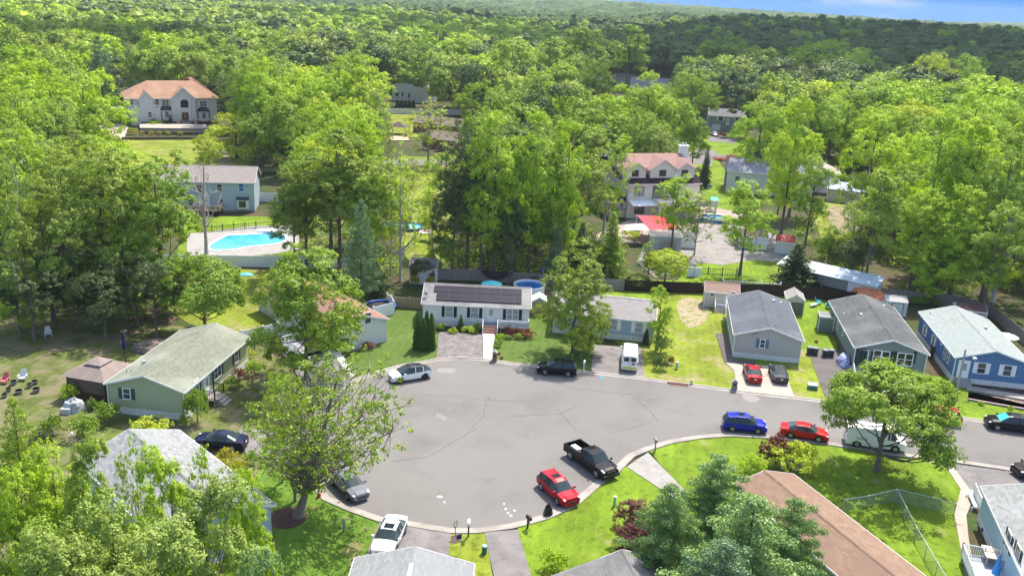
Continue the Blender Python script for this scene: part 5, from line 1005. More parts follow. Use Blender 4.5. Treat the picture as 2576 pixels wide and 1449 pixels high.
post_thing('mailbox', 'red brick pillar mailbox beside the white path', 'mailbox', (1244, 910), brickbox(BRICK), 0, MG); post_thing('mailbox', 'grey stone pillar mailbox with pointed cap beside the concrete driveway', 'mailbox', (1846, 983), brickbox(mat('grey_fieldstone', (.22, .21, .2), .95, var=.5, scale=5)), -8, MG)
def hydrant(r):
    q = MB(); q.cyl(0, 0, 0, .62, .14, .12, 10); q.dome(0, 0, .62, .17, .17, .16, 10, 4); q.build('barrel', mat('cream_hydrant', (.62, .58, .42), .6), r)
    for e in (-1, 1): k = MB(); k.tube([(0, 0, .45), (e * .24, 0, .45)], .07, 8); k.build('nozzle', mat('cream_hydrant', (.62, .58, .42)), r)
post_thing('fire_hydrant', 'cream fire hydrant right of the storm drain', 'hydrant', (1739, 969), hydrant)
def drain(r):
    q = MB(); q.b2(-1.2, 1.2, -.25, .2, .13, .215); q.build('inlet', mat('rust_iron', (.11, .03, .025), .8, var=.4), r); q = MB()
    for i in range(9): q.b2(-1.0 + i * .25, -.88 + i * .25, -.75, -.25, .136, .15)
    q.build('grate', mat('rust_iron', (.11, .03, .025)), r)
post_thing('storm_drain', 'rust-brown storm drain set into the far kerb', 'storm drain', (1705, 968), drain, -9)
def pedestal(c, h, rr, top=None):
    def f(r):
        q = MB(); q.cyl(0, 0, 0, h, rr, rr, 10); q.build('body', c, r); q = MB(); q.dome(0, 0, h, rr * 1.15, rr * 1.15, .1, 10, 3); q.build('cap', top or c, r)
    return f
PG = mat('pale_green_plastic', (.30, .48, .40), .6); PGW = 'utility pedestals'
post_thing('utility_pedestal', 'pale green utility pedestal with white cap on the yellowing lawn', 'utility post', (1702, 929), pedestal(PG, .9, .15, WHITE), 0, PGW); post_thing('utility_pedestal', 'pale green pedestal beside the dark red-leaved tree', 'utility post', (1545, 1275), pedestal(PG, 1.0, .13, WHITE), 0, PGW)
post_thing('utility_pedestal', 'slim grey-green pedestal on the shady lawn at the bottom', 'utility post', (866, 1337), pedestal(mat('grey_green_plastic', (.2, .28, .28), .6), 1.0, .12), 0, PGW); post_thing('utility_pedestal', 'short green pedestal beside the flag and the bottom driveway', 'utility post', (1218, 1394), pedestal(mat('deep_green_plastic', (.03, .14, .09), .6), .75, .2, PG), 0, PGW)
post_thing('utility_pedestal', 'left one of the twin green pedestals by the street lamp', 'utility post', (2371, 1000), pedestal(PG, .75, .14, WHITE), 0, PGW); post_thing('utility_pedestal', 'right one of the twin green pedestals by the street lamp', 'utility post', (2380, 1006), pedestal(mat('deep_green_plastic', (.03, .14, .09)), .7, .17, PG), 0, PGW)
def xfmr(r): q = MB(); q.b2(-.5, .5, -.4, .4, 0, .55); q.build('cabinet', mat('box_green', (.07, .16, .14), .6), r); q = MB(); q.b2(-.54, .54, -.44, .44, .55, .66); q.build('lid', mat('box_lid', (.34, .42, .40), .6), r)
post_thing('transformer_box', 'low green transformer box on the strip of lawn by the dark driveway', 'utility box', (2043, 979), xfmr, -8)
def bin_(m, lid):
    def f(r):
        q = MB(); q.add([(-.24, -.28, .02), (.24, -.28, .02), (.24, .28, .02), (-.24, .28, .02), (-.31, -.36, 1.0), (.31, -.36, 1.0), (.31, .36, 1.0), (-.31, .36, 1.0)], [(3, 2, 1, 0), (0, 1, 5, 4), (1, 2, 6, 5), (2, 3, 7, 6), (3, 0, 4, 7), (4, 5, 6, 7)]); q.build('bin_body', m, r)
        q = MB(); q.b2(-.34, .34, -.42, .38, 1.0, 1.08); q.build('lid', lid, r)
        for e in (-1, 1): k = MB(); k.tube([(e * .2, .33, .12), (e * .3, .33, .12)], .12, 10); k.build('wheel', TYRE, r)
    return f
BG = 'wheeled bins on the dark driveway'; DBN = mat('dark_bin', (.025, .045, .055), .6); GLD = mat('grey_lid', (.13, .15, .16), .6)
for uv, lb in (((2035, 892), 'dark wheeled bin, leftmost of the four on the driveway'), ((2049, 894), 'dark wheeled bin, second from the left beside the grey house corner'), ((2074, 899), 'dark wheeled bin, third from the left on the driveway'), ((2089, 899), 'dark wheeled bin nearest the green-grey house')): post_thing('wheeled_bin', lb, 'bin', uv, bin_(DBN, GLD), 175, BG)
lump('rubbish_bin', 'round black rubbish bin with shiny bag at the kerb by the crimson car', 'bin', (1378, 1297), .42, .42, 1.1, mat('bin_bag', (.01, .01, .012), .25, var=.3), 2)
def cone(r): q = MB(); q.box(0, 0, 0, .5, .5, .04); q.cyl(0, 0, .04, .95, .2, .05, 12); q.build('cone_body', mat('cone_orange', (.62, .07, .03), .6), r); q = MB(); q.cyl(0, 0, .5, .65, .135, .105, 12); q.build('band', WHITE, r)
post_thing('traffic_cone', 'red-orange traffic cone at the shaded kerb under the big tree', 'cone', (803, 1252), cone)
def flag(r):
    q = MB(); q.tube([(0, 0, 0), (.1, 0, 1.9)], .02, 6); q.build('pole', METAL, r); n = 13
    for i in range(n):
        z = 1.75 - i * .055; q = MB(); q.add([(.09, -.004, z), (-.75, -.004 + .03 * math.sin(i), z - .25), (-.75, -.004 + .03 * math.sin(i), z - .305), (.09, -.004, z - .055)], [(0, 1, 2, 3)]); q.add([(.09, .004, z), (-.75, .004 + .03 * math.sin(i), z - .25), (-.75, .004 + .03 * math.sin(i), z - .305), (.09, .004, z - .055)], [(3, 2, 1, 0)]); q.build('stripe', LAMPR if i % 2 == 0 else WHITE, r)
    q = MB(); q.add([(.09, -.03, 1.76), (-.3, -.03, 1.64), (-.3, -.03, 1.25), (.09, -.03, 1.37), (.09, .03, 1.76), (-.3, .03, 1.64), (-.3, .03, 1.25), (.09, .03, 1.37)], [(0, 1, 2, 3), (7, 6, 5, 4), (0, 4, 5, 1), (1, 5, 6, 2), (2, 6, 7, 3), (3, 7, 4, 0)]); q.build('canton', mat('flag_blue', (.015, .02, .14), .7), r)
post_thing('flag', 'small striped flag with blue corner standing by the bottom driveway', 'flag', (1157, 1392), flag)
def ring_sign(r): q = MB(); q.tube([(0, 0, 0), (0, 0, 1.0)], .03, 6); q.build('post', BLACK, r); q = MB(); q.tube([(.22 * math.cos(t * .524), 0, 1.25 + .35 * math.sin(t * .524)) for t in range(13)], .04, 5); q.build('hoop', GPW, r)
post_thing('yard_sign', 'thin black post with an oval hoop left of the white-topped mailbox', 'sign', (1145, 1352), ring_sign, 60)
# garden furniture
def chair(m, w_=.75):
    def f(r):
        q = MB(); q.box(0, 0, .32, w_ * .8, .6, .06); q.build('seat', m, r)
        q = MB(); q.add([(-w_ * .4, .28, .36), (w_ * .4, .28, .36), (w_ * .34, .52, 1.05), (0, .55, 1.12), (-w_ * .34, .52, 1.05), (-w_ * .4, .32, .36), (w_ * .4, .32, .36), (w_ * .34, .56, 1.05), (0, .59, 1.12), (-w_ * .34, .56, 1.05)], [(0, 1, 2, 3, 4), (9, 8, 7, 6, 5), (0, 4, 9, 5), (1, 6, 7, 2), (2, 7, 8, 3), (3, 8, 9, 4)]); q.build('backrest', m, r)
        for e in (-1, 1):
            q = MB(); q.box(e * w_ * .45, 0, .58, .11, .7, .04); q.build('armrest', m, r)
            for y in (-.28, .28): q = MB(); q.box(e * w_ * .42, y, 0, .07, .07, .58); q.build('leg', m, r)
    return f
TEAL = mat('teal_plastic', (.02, .38, .46), .5); GRC = mat('grey_plastic', (.11, .12, .14), .6); WWI = mat('white_wicker', (.55, .57, .56), .8)
for uv, m_, lb, g in (((2212, 940), GRC, 'grey adirondack chair, left one on the green-grey house porch', 'porch chairs'), ((2246, 943), GRC, 'grey adirondack chair next to the teal one on the porch', 'porch chairs'), ((2270, 943), TEAL, 'teal adirondack chair on the porch of the green-grey house', 'porch chairs')):
    r = post_thing('garden_chair', lb, 'chair', uv, chair(m_), -8, g); r.location.z = .22
for uv, m_, rz, lb in (((2084, 752), TEAL, 20, 'teal adirondack chair behind the arched-door shed, near the dark fence'), ((2058, 766), TEAL, 80, 'teal adirondack chair beside the fire pit things'), ((2083, 775), TEAL, 160, 'teal adirondack chair closest to the dark-roofed house'), ((58, 957), WWI, 10, 'white wicker armchair on the bare ground left of the gazebo'), ((122, 846), WWI, 30, 'white garden seat alone in the shady yard'), ((12, 965), mat('pink_seat', (.5, .12, .14), .7), 0, 'pinkish garden chair at the left edge')):
    post_thing('garden_chair', lb, 'chair', uv, chair(m_, .85 if m_ is WWI else .8), rz)
def table(m, w_=1.6, d=1.0, h=.74):
    def f(r):
        q = MB(); q.box(0, 0, h - .05, w_, d, .05); q.build('table_top', m, r)
        for x in (-1, 1):
            for y in (-1, 1): q = MB(); q.box(x * (w_ / 2 - .1), y * (d / 2 - .1), 0, .06, .06, h - .05); q.build('leg', m, r)
    return f
r = post_thing('deck_table', 'tan table on the white-railed deck at the lower right', 'table', (2488, 1428), table(mat('tan_table', (.55, .44, .33), .8), 1.3, 1.8), -14); r.location.z = .7
post_thing('patio_table', 'white patio table before the dark fence among teal chairs', 'table', (2108, 748), table(WHITE, 1.4, .9)); post_thing('patio_bench', 'white and black lounge seat on the small patio by the arched-door shed', 'bench', (2046, 772), table(mat('bench_white', (.4, .42, .42), .7), 1.5, .6, .45), 40)
# deck with white rails beside the pale blue house
_k = h18.w2l(G(2424, 1369, 1.6)); deck(h18, _k.x, .28, _k.y - 6.5, _k.y, .7, mat('grey_deck_paint', (.30, .33, .37), .8), TRIM, 'LB')
_k = h18.w2l(G(2452, 1232, .9)); deck(h18, _k.x, .28, _k.y - 2.4, _k.y, .5, mat('pale_deck_paint', (.42, .43, .44), .8), TRIM, 'L')
lump('toy_pile', 'heap of blue, black and yellow bikes and toys by the pale blue house wall', 'toys', (2498, 1345), .9, 1.1, .9, mat('toy_blue', (.03, .05, .16), .5, var=.8, scale=2.5), 8, 0, .05)
# gazebo behind the olive house
def gazebo():
    c = G(256, 986, 0); r = empty('gazebo', (c.x, c.y, 0), rad(-14), 'square gazebo with pinkish-brown metal roof and screened sides beside the olive house', 'gazebo'); w_ = 2.35; h = 2.5
    q = MB()
    for x in (-1, 1):
        for y in (-1, 1): q = MB(); q.box(x * w_ * .92, y * w_ * .92, 0, .13, .13, h); q.build('post', mat('brown_post', (.10, .06, .045), .8), r)
    q = MB(); a, b = w_ + .25, .85; q.add([(-a, -a, h), (a, -a, h), (a, a, h), (-a, a, h), (-b, -b, h + .85), (b, -b, h + .85), (b, b, h + .85), (-b, b, h + .85)], [(0, 1, 5, 4), (1, 2, 6, 5), (2, 3, 7, 6), (3, 0, 4, 7), (3, 2, 1, 0)]); q.build('roof', boards('pink_brown_metal', (.27, .215, .19)), r)
    q = MB(); b = 1.0; z = h + .95; q.add([(-b, -b, z), (b, -b, z), (b, b, z), (-b, b, z), (0, 0, z + .42)], [(0, 1, 4), (1, 2, 4), (2, 3, 4), (3, 0, 4), (3, 2, 1, 0)]); q.build('vent_roof', boards('pink_brown_metal', (.27, .215, .19)), r)
    q = MB()
    for x, y, sx, sy in ((0, -w_ * .93, 2 * w_ * .86, .03), (-w_ * .93, 0, .03, 2 * w_ * .86)): q.box(x, y, .9, sx, sy, h - 1.0)
    q.build('screen', mat('brown_screen', (.10, .075, .055), .8, var=.3), r)
    q = MB()
    for x, y, sx, sy in ((0, -w_ * .93, 2 * w_ * .86, .05), (-w_ * .93, 0, .05, 2 * w_ * .86)):
        n = 28
        for i in range(n): q.box(x + (0 if sx < .1 else (i / (n - 1) - .5) * sx), y + (0 if sy < .1 else (i / (n - 1) - .5) * sy), 0, .05, .05, .9)
    q.build('balustrade', BRWD, r)
gazebo()
c = G(1003, 338); r = empty('gazebo', (c.x, c.y, 0), rad(-10), 'small dark-hatted pavilion beside the tan deck of the ranch yard', 'gazebo'); q = MB(); q.add([(-3, -2.4, 2.4), (3, -2.4, 2.4), (3, 2.4, 2.4), (-3, 2.4, 2.4), (0, 0, 3.9)], [(0, 1, 4), (1, 2, 4), (2, 3, 4), (3, 0, 4), (3, 2, 1, 0)]); q.build('roof', mat('maroon_hat', (.09, .06, .06), .8), r)
for x in (-2.7, 2.7):
    for y in (-2.1, 2.1): q = MB(); q.box(x, y, 0, .18, .18, 2.45); q.build('post', mat('tan_post', (.4, .26, .14), .8), r)
# planting bed wall, play set, panel
wallrun('planter_wall', 'low brick planter edge with mulch before the bright blue house', 'wall', [(2434, 1008), (2500, 1020), (2640, 1044)], .3, .3, mat('mauve_brick', (.26, .19, .18), .9, var=.3, scale=5)); sheet('path', [(2436, 987), (2640, 1022), (2640, 1042), (2434, 1006)], layered('mulch', (.16, .115, .09), [((.3, .25, .22), 1.4, .5, .6)]), z=.1); sheet('path', [(2400, 955), (2640, 990), (2640, 1005), (2440, 972)], layered('dark_mulch', (.05, .04, .035), [((.1, .08, .07), 1.4, .5, .6)]), z=.1)
def playset(r):
    for e in (-1, 1):
        q = MB(); q.tube([(e * 1.4, -1, 0), (e * 1.4, 0, 2.3), (e * 1.4, 1, 0)], .06, 6); q.build('a_frame', mat('red_brown_timber', (.28, .08, .04), .8), r)
    q = MB(); q.tube([(-1.4, 0, 2.3), (2.2, 0, 2.3)], .06, 6); q.build('beam', mat('red_brown_timber', (.28, .08, .04)), r); q = MB(); q.add([(1.2, -1, 2.4), (2.9, -1, 2.4), (2.9, 1, 2.4), (1.2, 1, 2.4), (1.2, 0, 3.1), (2.9, 0, 3.1)], [(0, 1, 5, 4), (2, 3, 4, 5), (0, 4, 3), (1, 2, 5)]); q.build('play_roof', mat('mint_tarp', (.10, .45, .36), .6), r)
post_thing('play_set', 'wooden swing frame with mint green roof beyond the pink house pool', 'play set', (1768, 530), playset)
def wp(r): q = MB(); q.box(0, 0, 0, 2.2, .1, 1.7); q.build('board', WHITE, r); q = MB(); q.box(0, -.06, .0, .06, .03, 1.7); q.build('seam', GPW, r)
post_thing('lawn_screen', 'white board panel standing on the back lawn behind the dark fence', 'panel', (1745, 698), wp, -4)
lump('inflatable_float', 'pink and turquoise inflatable lying on the yellowing lawn', 'float', (619, 692), 1.1, .7, .3, mat('float_mix', (.10, .45, .50), .5, var=.9, scale=2), 4); 
def tarpf(r):
    n = 10; q = MB(); vs = [(-2.4 + 4.8 * i / n, -.06, 1.85) for i in range(n + 1)] + [(-2.4 + 4.8 * i / n, -.12, 1.8 - 1.35 * math.sin(math.pi * (i + .3) / (n + .6)) ** .8) for i in range(n + 1)]; q.add(vs, [(i, n + 1 + i, n + 2 + i, i + 1) for i in range(n)]); q.build('cloth', mat('black_tarp', (.012, .012, .02), .5), r)
post_thing('black_tarp', 'black cloth sagging over the weathered fence', 'tarp', (1248, 711), tarpf)
lump('rubbish_heap', 'heap of garden clutter and dead branches behind the olive house', 'heap', (385, 880), 2.6, 1.6, 1.2, mat('clutter_brown', (.16, .12, .09), .9, var=.6, scale=2), 12, 0)
umb = post_thing('bird_bath', 'pale stone bird bath in the shady garden behind the olive house', 'bird bath', (312, 850), lambda r: (MB().cyl(0, 0, 0, .8, .16, .1, 10).build('pedestal', CONC, r), MB().cyl(0, 0, .8, .92, .3, .42, 14).build('basin', CONC, r)))
post_thing('garden_umbrella', 'closed navy umbrella on the brown deck behind the olive house', 'umbrella', (315, 905), lambda r: (MB().cyl(0, 0, .6, 3.3, .05, .05, 8).build('pole', BLACK, r), MB().cyl(0, 0, 1.4, 3.2, .26, .06, 10).build('canopy', mat('navy_cloth', (.01, .015, .08), .8), r)))

POTM = mat('grey_flower_pot', (.20, .18, .16), .9, var=.4); POTT = mat('terracotta_pot', (.32, .15, .09), .9)
def pot(m, r_, h_):
    def f(r): MB().cyl(0, 0, 0, h_, r_ * .7, r_, 10).build('pot_body', m, r); MB().cyl(0, 0, h_ - .06, h_, r_ * 1.12, r_ * 1.12, 10).build('rim', m, r)
    return f
for i, (u, v, w_) in enumerate(((22, 985, 'lowest of the pots left of'), (35, 968, 'between the pinkish chair and'), (48, 990, 'directly below'), (75, 975, 'just right of'), (88, 966, 'farthest right, behind,'), (92, 987, 'lower right of'), (12, 1000, 'at the very picture edge, left of'))): post_thing('plant_pot', 'grey flower pot %s the wicker armchair' % w_, 'plant pot', (u, v), pot(POTM, .28 + .05 * (i % 3), .4 + .08 * (i % 2)), 0, 'flower pots on the bare ground')
for i, (u, v, w_) in enumerate(((340, 868, 'nearest the navy umbrella'), (364, 874, 'nearest the olive roof edge'), (378, 856, 'behind the clutter heap'), (330, 838, 'beyond the stone bird bath'))): post_thing('plant_pot', 'terracotta pot in the shady garden, ' + w_, 'plant pot', (u, v), pot(POTT, .3, .45), 0, 'pots in the shady garden')
for i, (u, v) in enumerate(((1262, 905), (1255, 893))): post_thing('plant_pot', ('terracotta pot beside the brick pillar mailbox', 'smaller terracotta pot up the white path')[i], 'plant pot', (u, v), pot(POTT, .2, .3 - .05 * i))
post_thing('lamp_post', 'thin grey garden post at the far corner of the mottled roof', 'post', (188, 1157), lambda r: (MB().cyl(0, 0, 0, 2.6, .06, .06, 8).build('post', METAL, r), MB().dome(0, 0, 2.6, .12, .12, .16, 8, 3, True).build('lamp_globe', WHITE, r)))
post_thing('plastic_tub', 'small orange toy on the grass beside the tool shed', 'toy', (2053, 862), pot(mat('orange_plastic', (.6, .16, .04), .5), .25, .3)); post_thing('cooler_box', 'pale box beside the covered grill', 'box', (168, 1040), lambda r: MB().box(0, 0, 0, .9, .6, .6).build('box_body', mat('pale_box', (.42, .43, .42), .7), r)); post_thing('air_conditioner', 'white air conditioning unit at the pale mint house end wall', 'air conditioner', (1782, 474), lambda r: MB().box(0, 0, 0, 1.0, 1.0, .95).build('unit_case', mat('unit_grey', (.5, .5, .48), .6), r)); post_thing('tree_ring', 'ring of dark mulch under the spreading half-bare tree', 'mulch ring', (722, 1305), lambda r: MB().cyl(0, 0, .02, .12, 1.9, 1.6, 18).build('mulch', mat('red_mulch', (.09, .05, .04), .95, var=.5, scale=6), r))
post_thing('pool_skimmer', 'blue-headed skimmer net standing by the round pool', 'pool net', (1372, 722), lambda r: (MB().tube([(0, 0, 0), (-.5, 0, 2.6)], .03, 6).build('pole', METAL, r), MB().box(-.55, 0, 2.6, .45, .1, .3).build('net', mat('blue_pad', (.02, .10, .55), .5), r)))
# ---------------------------------------------------------------- vegetation
def leafmat(name, c, c2, tr=.38, tc=None, ro=.12):
    m = bpy.data.materials.new(name); m.use_nodes = True; t = m.node_tree; t.nodes.remove(t.nodes['Principled BSDF']); o = t.nodes['Material Output']
    at = t.nodes.new('ShaderNodeAttribute'); at.attribute_name = 'tint'; oi = t.nodes.new('ShaderNodeObjectInfo')
    ad = t.nodes.new('ShaderNodeMath'); ad.operation = 'MULTIPLY_ADD'; t.links.new(oi.outputs['Random'], ad.inputs[0]); ad.inputs[1].default_value = .45; t.links.new(at.outputs['Fac'], ad.inputs[2])
    sb = t.nodes.new('ShaderNodeMath'); sb.operation = 'SUBTRACT'; sb.use_clamp = True; t.links.new(ad.outputs[0], sb.inputs[0]); sb.inputs[1].default_value = .2
    mx = t.nodes.new('ShaderNodeMix'); mx.data_type = 'RGBA'; t.links.new(sb.outputs[0], mx.inputs[0]); mx.inputs[6].default_value = rgba(c); mx.inputs[7].default_value = rgba(c2)
    d = t.nodes.new('ShaderNodeBsdfDiffuse'); tl = t.nodes.new('ShaderNodeBsdfTranslucent'); t.links.new(mx.outputs[2], d.inputs[0])
    hs = t.nodes.new('ShaderNodeMix'); hs.data_type = 'RGBA'; hs.blend_type = 'MULTIPLY'; hs.inputs[0].default_value = 1; t.links.new(mx.outputs[2], hs.inputs[6]); hs.inputs[7].default_value = rgba(tc or (1.25, 1.3, .45)); t.links.new(hs.outputs[2], tl.inputs[0])
    ms = t.nodes.new('ShaderNodeMixShader'); ms.inputs[0].default_value = tr; t.links.new(d.outputs[0], ms.inputs[1]); t.links.new(tl.outputs[0], ms.inputs[2])
    gl = t.nodes.new('ShaderNodeBsdfGlossy'); gl.inputs['Roughness'].default_value = .5; gl.inputs[0].default_value = (.6, .65, .5, 1); m2 = t.nodes.new('ShaderNodeMixShader'); m2.inputs[0].default_value = .035; t.links.new(ms.outputs[0], m2.inputs[1]); t.links.new(gl.outputs[0], m2.inputs[2])
    t.links.new(m2.outputs[0], o.inputs[0]); return m
LM = {
 'bright': leafmat('bright_leaves', (.20, .335, .014), (.40, .52, .03), .33),
 'yellow': leafmat('yellow_green_leaves', (.31, .40, .025), (.50, .55, .05), .33),
 'mid': leafmat('mid_green_leaves', (.135, .24, .02), (.30, .39, .042), .3),
 'oak': leafmat('oak_leaves', (.13, .205, .022), (.29, .36, .05), .3),
 'dark': leafmat('dark_green_leaves', (.048, .085, .026), (.12, .165, .05), .25),
 'olive': leafmat('olive_leaves', (.165, .24, .04), (.31, .39, .08), .33),
 'arbor': leafmat('arborvitae_leaves', (.05, .115, .014), (.115, .21, .03), .15),
 'blue': leafmat('blue_needles', (.085, .15, .08), (.19, .285, .14), .2),
 'pale': leafmat('pale_needles', (.105, .20, .06), (.28, .40, .14), .25),
 'purple': leafmat('purple_leaves', (.065, .018, .022), (.17, .045, .045), .3, (1.4, .8, .6)),
 'gold': leafmat('golden_leaves', (.26, .25, .015), (.46, .42, .03), .3),
 'rust': leafmat('rust_leaves', (.20, .08, .035), (.32, .15, .05), .3, (1.3, .9, .5)),
 'pink': leafmat('pink_blossom', (.36, .06, .07), (.42, .13, .11), .3, (1.2, 1, 1)),
 'white': leafmat('white_blossom', (.25, .29, .18), (.42, .43, .34), .3, (1.1, 1.1, 1)),
}
def leaves(rs, centres, rad_c, nl, leaf, flat=.75, up=.5, hollow=.35, lift=0.0, core=None):
    """small leaf faces gathered in clumps round the given points"""
    n = len(centres); C_ = np.repeat(centres, nl, 0); Rr = np.repeat(rad_c, nl)
    d = rs.normal(size=(n * nl, 3)); d /= np.linalg.norm(d, axis=1, keepdims=True) + 1e-9
    rr = (hollow + (1 - hollow) * rs.random(n * nl) ** .6)[:, None]
    off = d * rr * Rr[:, None]; off[:, 2] *= flat; off[:, 2] += lift * Rr
    p = C_ + off
    nm = d * .8 + rs.normal(size=d.shape) * .38; nm[:, 2] += up
    if core is not None: cd = C_ - np.array(core); cd /= np.linalg.norm(cd, axis=1, keepdims=True) + 1e-9; nm += cd * .9
    nm /= np.linalg.norm(nm, axis=1, keepdims=True)
    a = np.cross(nm, rs.normal(size=d.shape)); a /= np.linalg.norm(a, axis=1, keepdims=True) + 1e-9; b = np.cross(nm, a)
    s = (leaf * (.6 + .8 * rs.random(n * nl)))[:, None]
    q = np.stack([p - a * s * .5, p + b * s * .32, p + a * s * .5, p - b * s * .32], 1)
    tint = np.repeat(np.clip(np.repeat(rs.random(n), nl) * .6 + rs.random(n * nl) * .5, 0, 1), 4)
    return q.reshape(-1, 3), tint
def leafmesh(name, q, tint, mats, midx=None):
    n = len(q) // 4; me = bpy.data.meshes.new(name); me.vertices.add(n * 4); me.vertices.foreach_set('co', q.astype(np.float32).ravel())
    me.loops.add(n * 4); me.loops.foreach_set('vertex_index', np.arange(n * 4, dtype=np.int32)); me.polygons.add(n); me.polygons.foreach_set('loop_start', np.arange(0, n * 4, 4, dtype=np.int32)); me.polygons.foreach_set('loop_total', np.full(n, 4, np.int32))
    for m in mats: me.materials.append(m)
    if midx is not None: me.polygons.foreach_set('material_index', midx.astype(np.int32))
    a = me.attributes.new('tint', 'FLOAT', 'POINT'); a.data.foreach_set('value', tint.astype(np.float32)); me.update(calc_edges=True); return me
def crown_points(rs, H, R, base, nc, shape):
    P = []; zc = (H + base) / 2; hz = (H - base) / 2
    lob = rs.normal(size=(7, 3)); lob /= np.linalg.norm(lob, axis=1, keepdims=True); la = rs.uniform(-.22, .3, 7)
    while len(P) < nc:
        d = rs.normal(size=3); d /= np.linalg.norm(d)
        if shape == 'round' and d[2] < -.55: continue
        k = 1 + sum(a * max(0, float(l @ d)) ** 4 for l, a in zip(lob, la)); r = k * (1 if rs.random() < .74 else rs.uniform(.3, .85))
        x, y, z = d * r
        if shape == 'tall': z = z; w_ = 1 - .25 * z; x *= w_; y *= w_
        if shape == 'fan': w_ = .55 + .5 * (z + 1) / 2 if z < .4 else 1.0 - .5 * (z - .4); x *= w_; y *= w_
        P.append((x * R, y * R, zc + z * hz))
    return np.array(P)
def trunk_mb(rs, H, P, r0, lean=(0, 0), nlimb=12, fork=.35, thin=.09, n=6):
    mb = MB(); top = H * .86; pts = []
    for i in range(7):
        t = i / 6; pts.append((lean[0] * t + .25 * math.sin(t * 5 + rs.random()) * t, lean[1] * t + .2 * math.sin(t * 4) * t, top * t))
    mb.tube(pts, [r0 * (1.5 if i == 0 else 1) * (1 - .82 * (i / 6)) + .02 for i in range(7)], 8)
    idx = rs.permutation(len(P))[:nlimb]
    for i in idx:
        e = Vector(P[i]); t0 = max(fork, min(.8, (e.z / top) - .28)); k = t0 * 6; a = int(k); f = k - a; s_ = Vector(pts[a]).lerp(Vector(pts[min(a + 1, 6)]), f)
        m_ = s_.lerp(e, .5) + Vector((rs.uniform(-.5, .5), rs.uniform(-.5, .5), -(e - s_).length * .10)); r1 = r0 * (1 - .8 * t0) * .55
        mb.tube([s_, s_.lerp(m_, .5) - Vector((0, 0, .1)), m_, m_.lerp(e, .55) + Vector((rs.uniform(-.3, .3), rs.uniform(-.3, .3), .1)), e], [r1, r1 * .75, r1 * .55, r1 * .35, thin * .35], n - 1)
    return mb
def branch_twigs(mb, rs, P, R_, n):
    for p in P:
        for _ in range(n):
            d = Vector(rs.normal(size=3)); d.normalize(); e = Vector(p) + d * R_ * rs.uniform(.7, 1.25); mb.tube([Vector(p), Vector(p).lerp(e, .5) + Vector((0, 0, .1)), e], [.035, .025, .012], 3)
def tufts(rs, P, Rl, nt, top=-.25):
    """each lobe of the crown carries separate tufts over its outer, upper skin"""
    out = []
    for p, r in zip(P, Rl):
        k = 0
        while k < nt:
            d = rs.normal(size=3); d /= np.linalg.norm(d)
            if d[2] < top: continue
            out.append(p + d * r * rs.uniform(.75, 1.12) * np.array([1, 1, .85])); k += 1
    return np.array(out)
LIB = {}
TWIGB = mat('grey_brown_bark', (.20, .17, .14), .95, var=.35, scale=2.5, spec=.1)
def mk(kind, seed, H, R, base, nlobe, rl, nt, rt, nl, leaf, shape='round', flat=.7, up=.45, r0=.3, nlimb=12, hollow=.45, twigs=0, bark=None, fork=.35, top=-.3):
    rs = np.random.default_rng(seed); P = crown_points(rs, H - rl * .7, R - rl * .55, base + rl * .5, nlobe, shape)
    Tp = tufts(rs, P, rs.uniform(.75, 1.3, len(P)) * rl, nt, top)
    q, t = leaves(rs, Tp, rs.uniform(.65, 1.35, len(Tp)) * rt, nl, leaf, flat, up, hollow, core=(0, 0, H * .5) if shape != 'fan' and kind not in ('bush', 'column') else None)
    cm = leafmesh(kind + '_crown', q, t, [LM['mid']]); mb = trunk_mb(rs, H, P, r0, nlimb=min(nlimb, len(P)), fork=fork)
    if twigs: branch_twigs(mb, rs, P, rl * 1.1, twigs)
    o = mb.build('trunk', bark or BARK, None, True); tm = o.data; bpy.data.objects.remove(o); LIB.setdefault(kind, []).append((cm, tm, H, R))
for s_ in range(2):
    mk('oak', 10 + s_, 16, 6.8, 2.2, 36, 1.9, 14, .62, 38, .29, r0=.34)
    mk('oak', 12 + s_, 20, 6.2, 3.2, 42, 1.8, 14, .62, 38, .29, r0=.34)
    mk('oak', 14 + s_, 24, 5.2, 4.5, 46, 1.7, 14, .60, 38, .29, r0=.32)
    mk('maple', 20 + s_, 16, 6.5, 1.6, 38, 1.7, 14, .58, 38, .29, 'tall', flat=.85, up=.5, r0=.30)
    mk('maple', 22 + s_, 20, 6.0, 2.6, 42, 1.7, 14, .58, 38, .29, 'tall', flat=.85, up=.5, r0=.30)
    mk('maple', 24 + s_, 24, 5.2, 4.0, 46, 1.6, 14, .58, 38, .29, 'tall', flat=.85, up=.5, r0=.30)
    mk('far', 30 + s_, 17, 6.2, 2.5, 32, 1.9, 10, .8, 20, .5, 'round', r0=.3, nlimb=5)
    mk('far', 32 + s_, 22, 5.6, 4.5, 34, 1.8, 10, .8, 20, .5, 'round', r0=.3, nlimb=5)
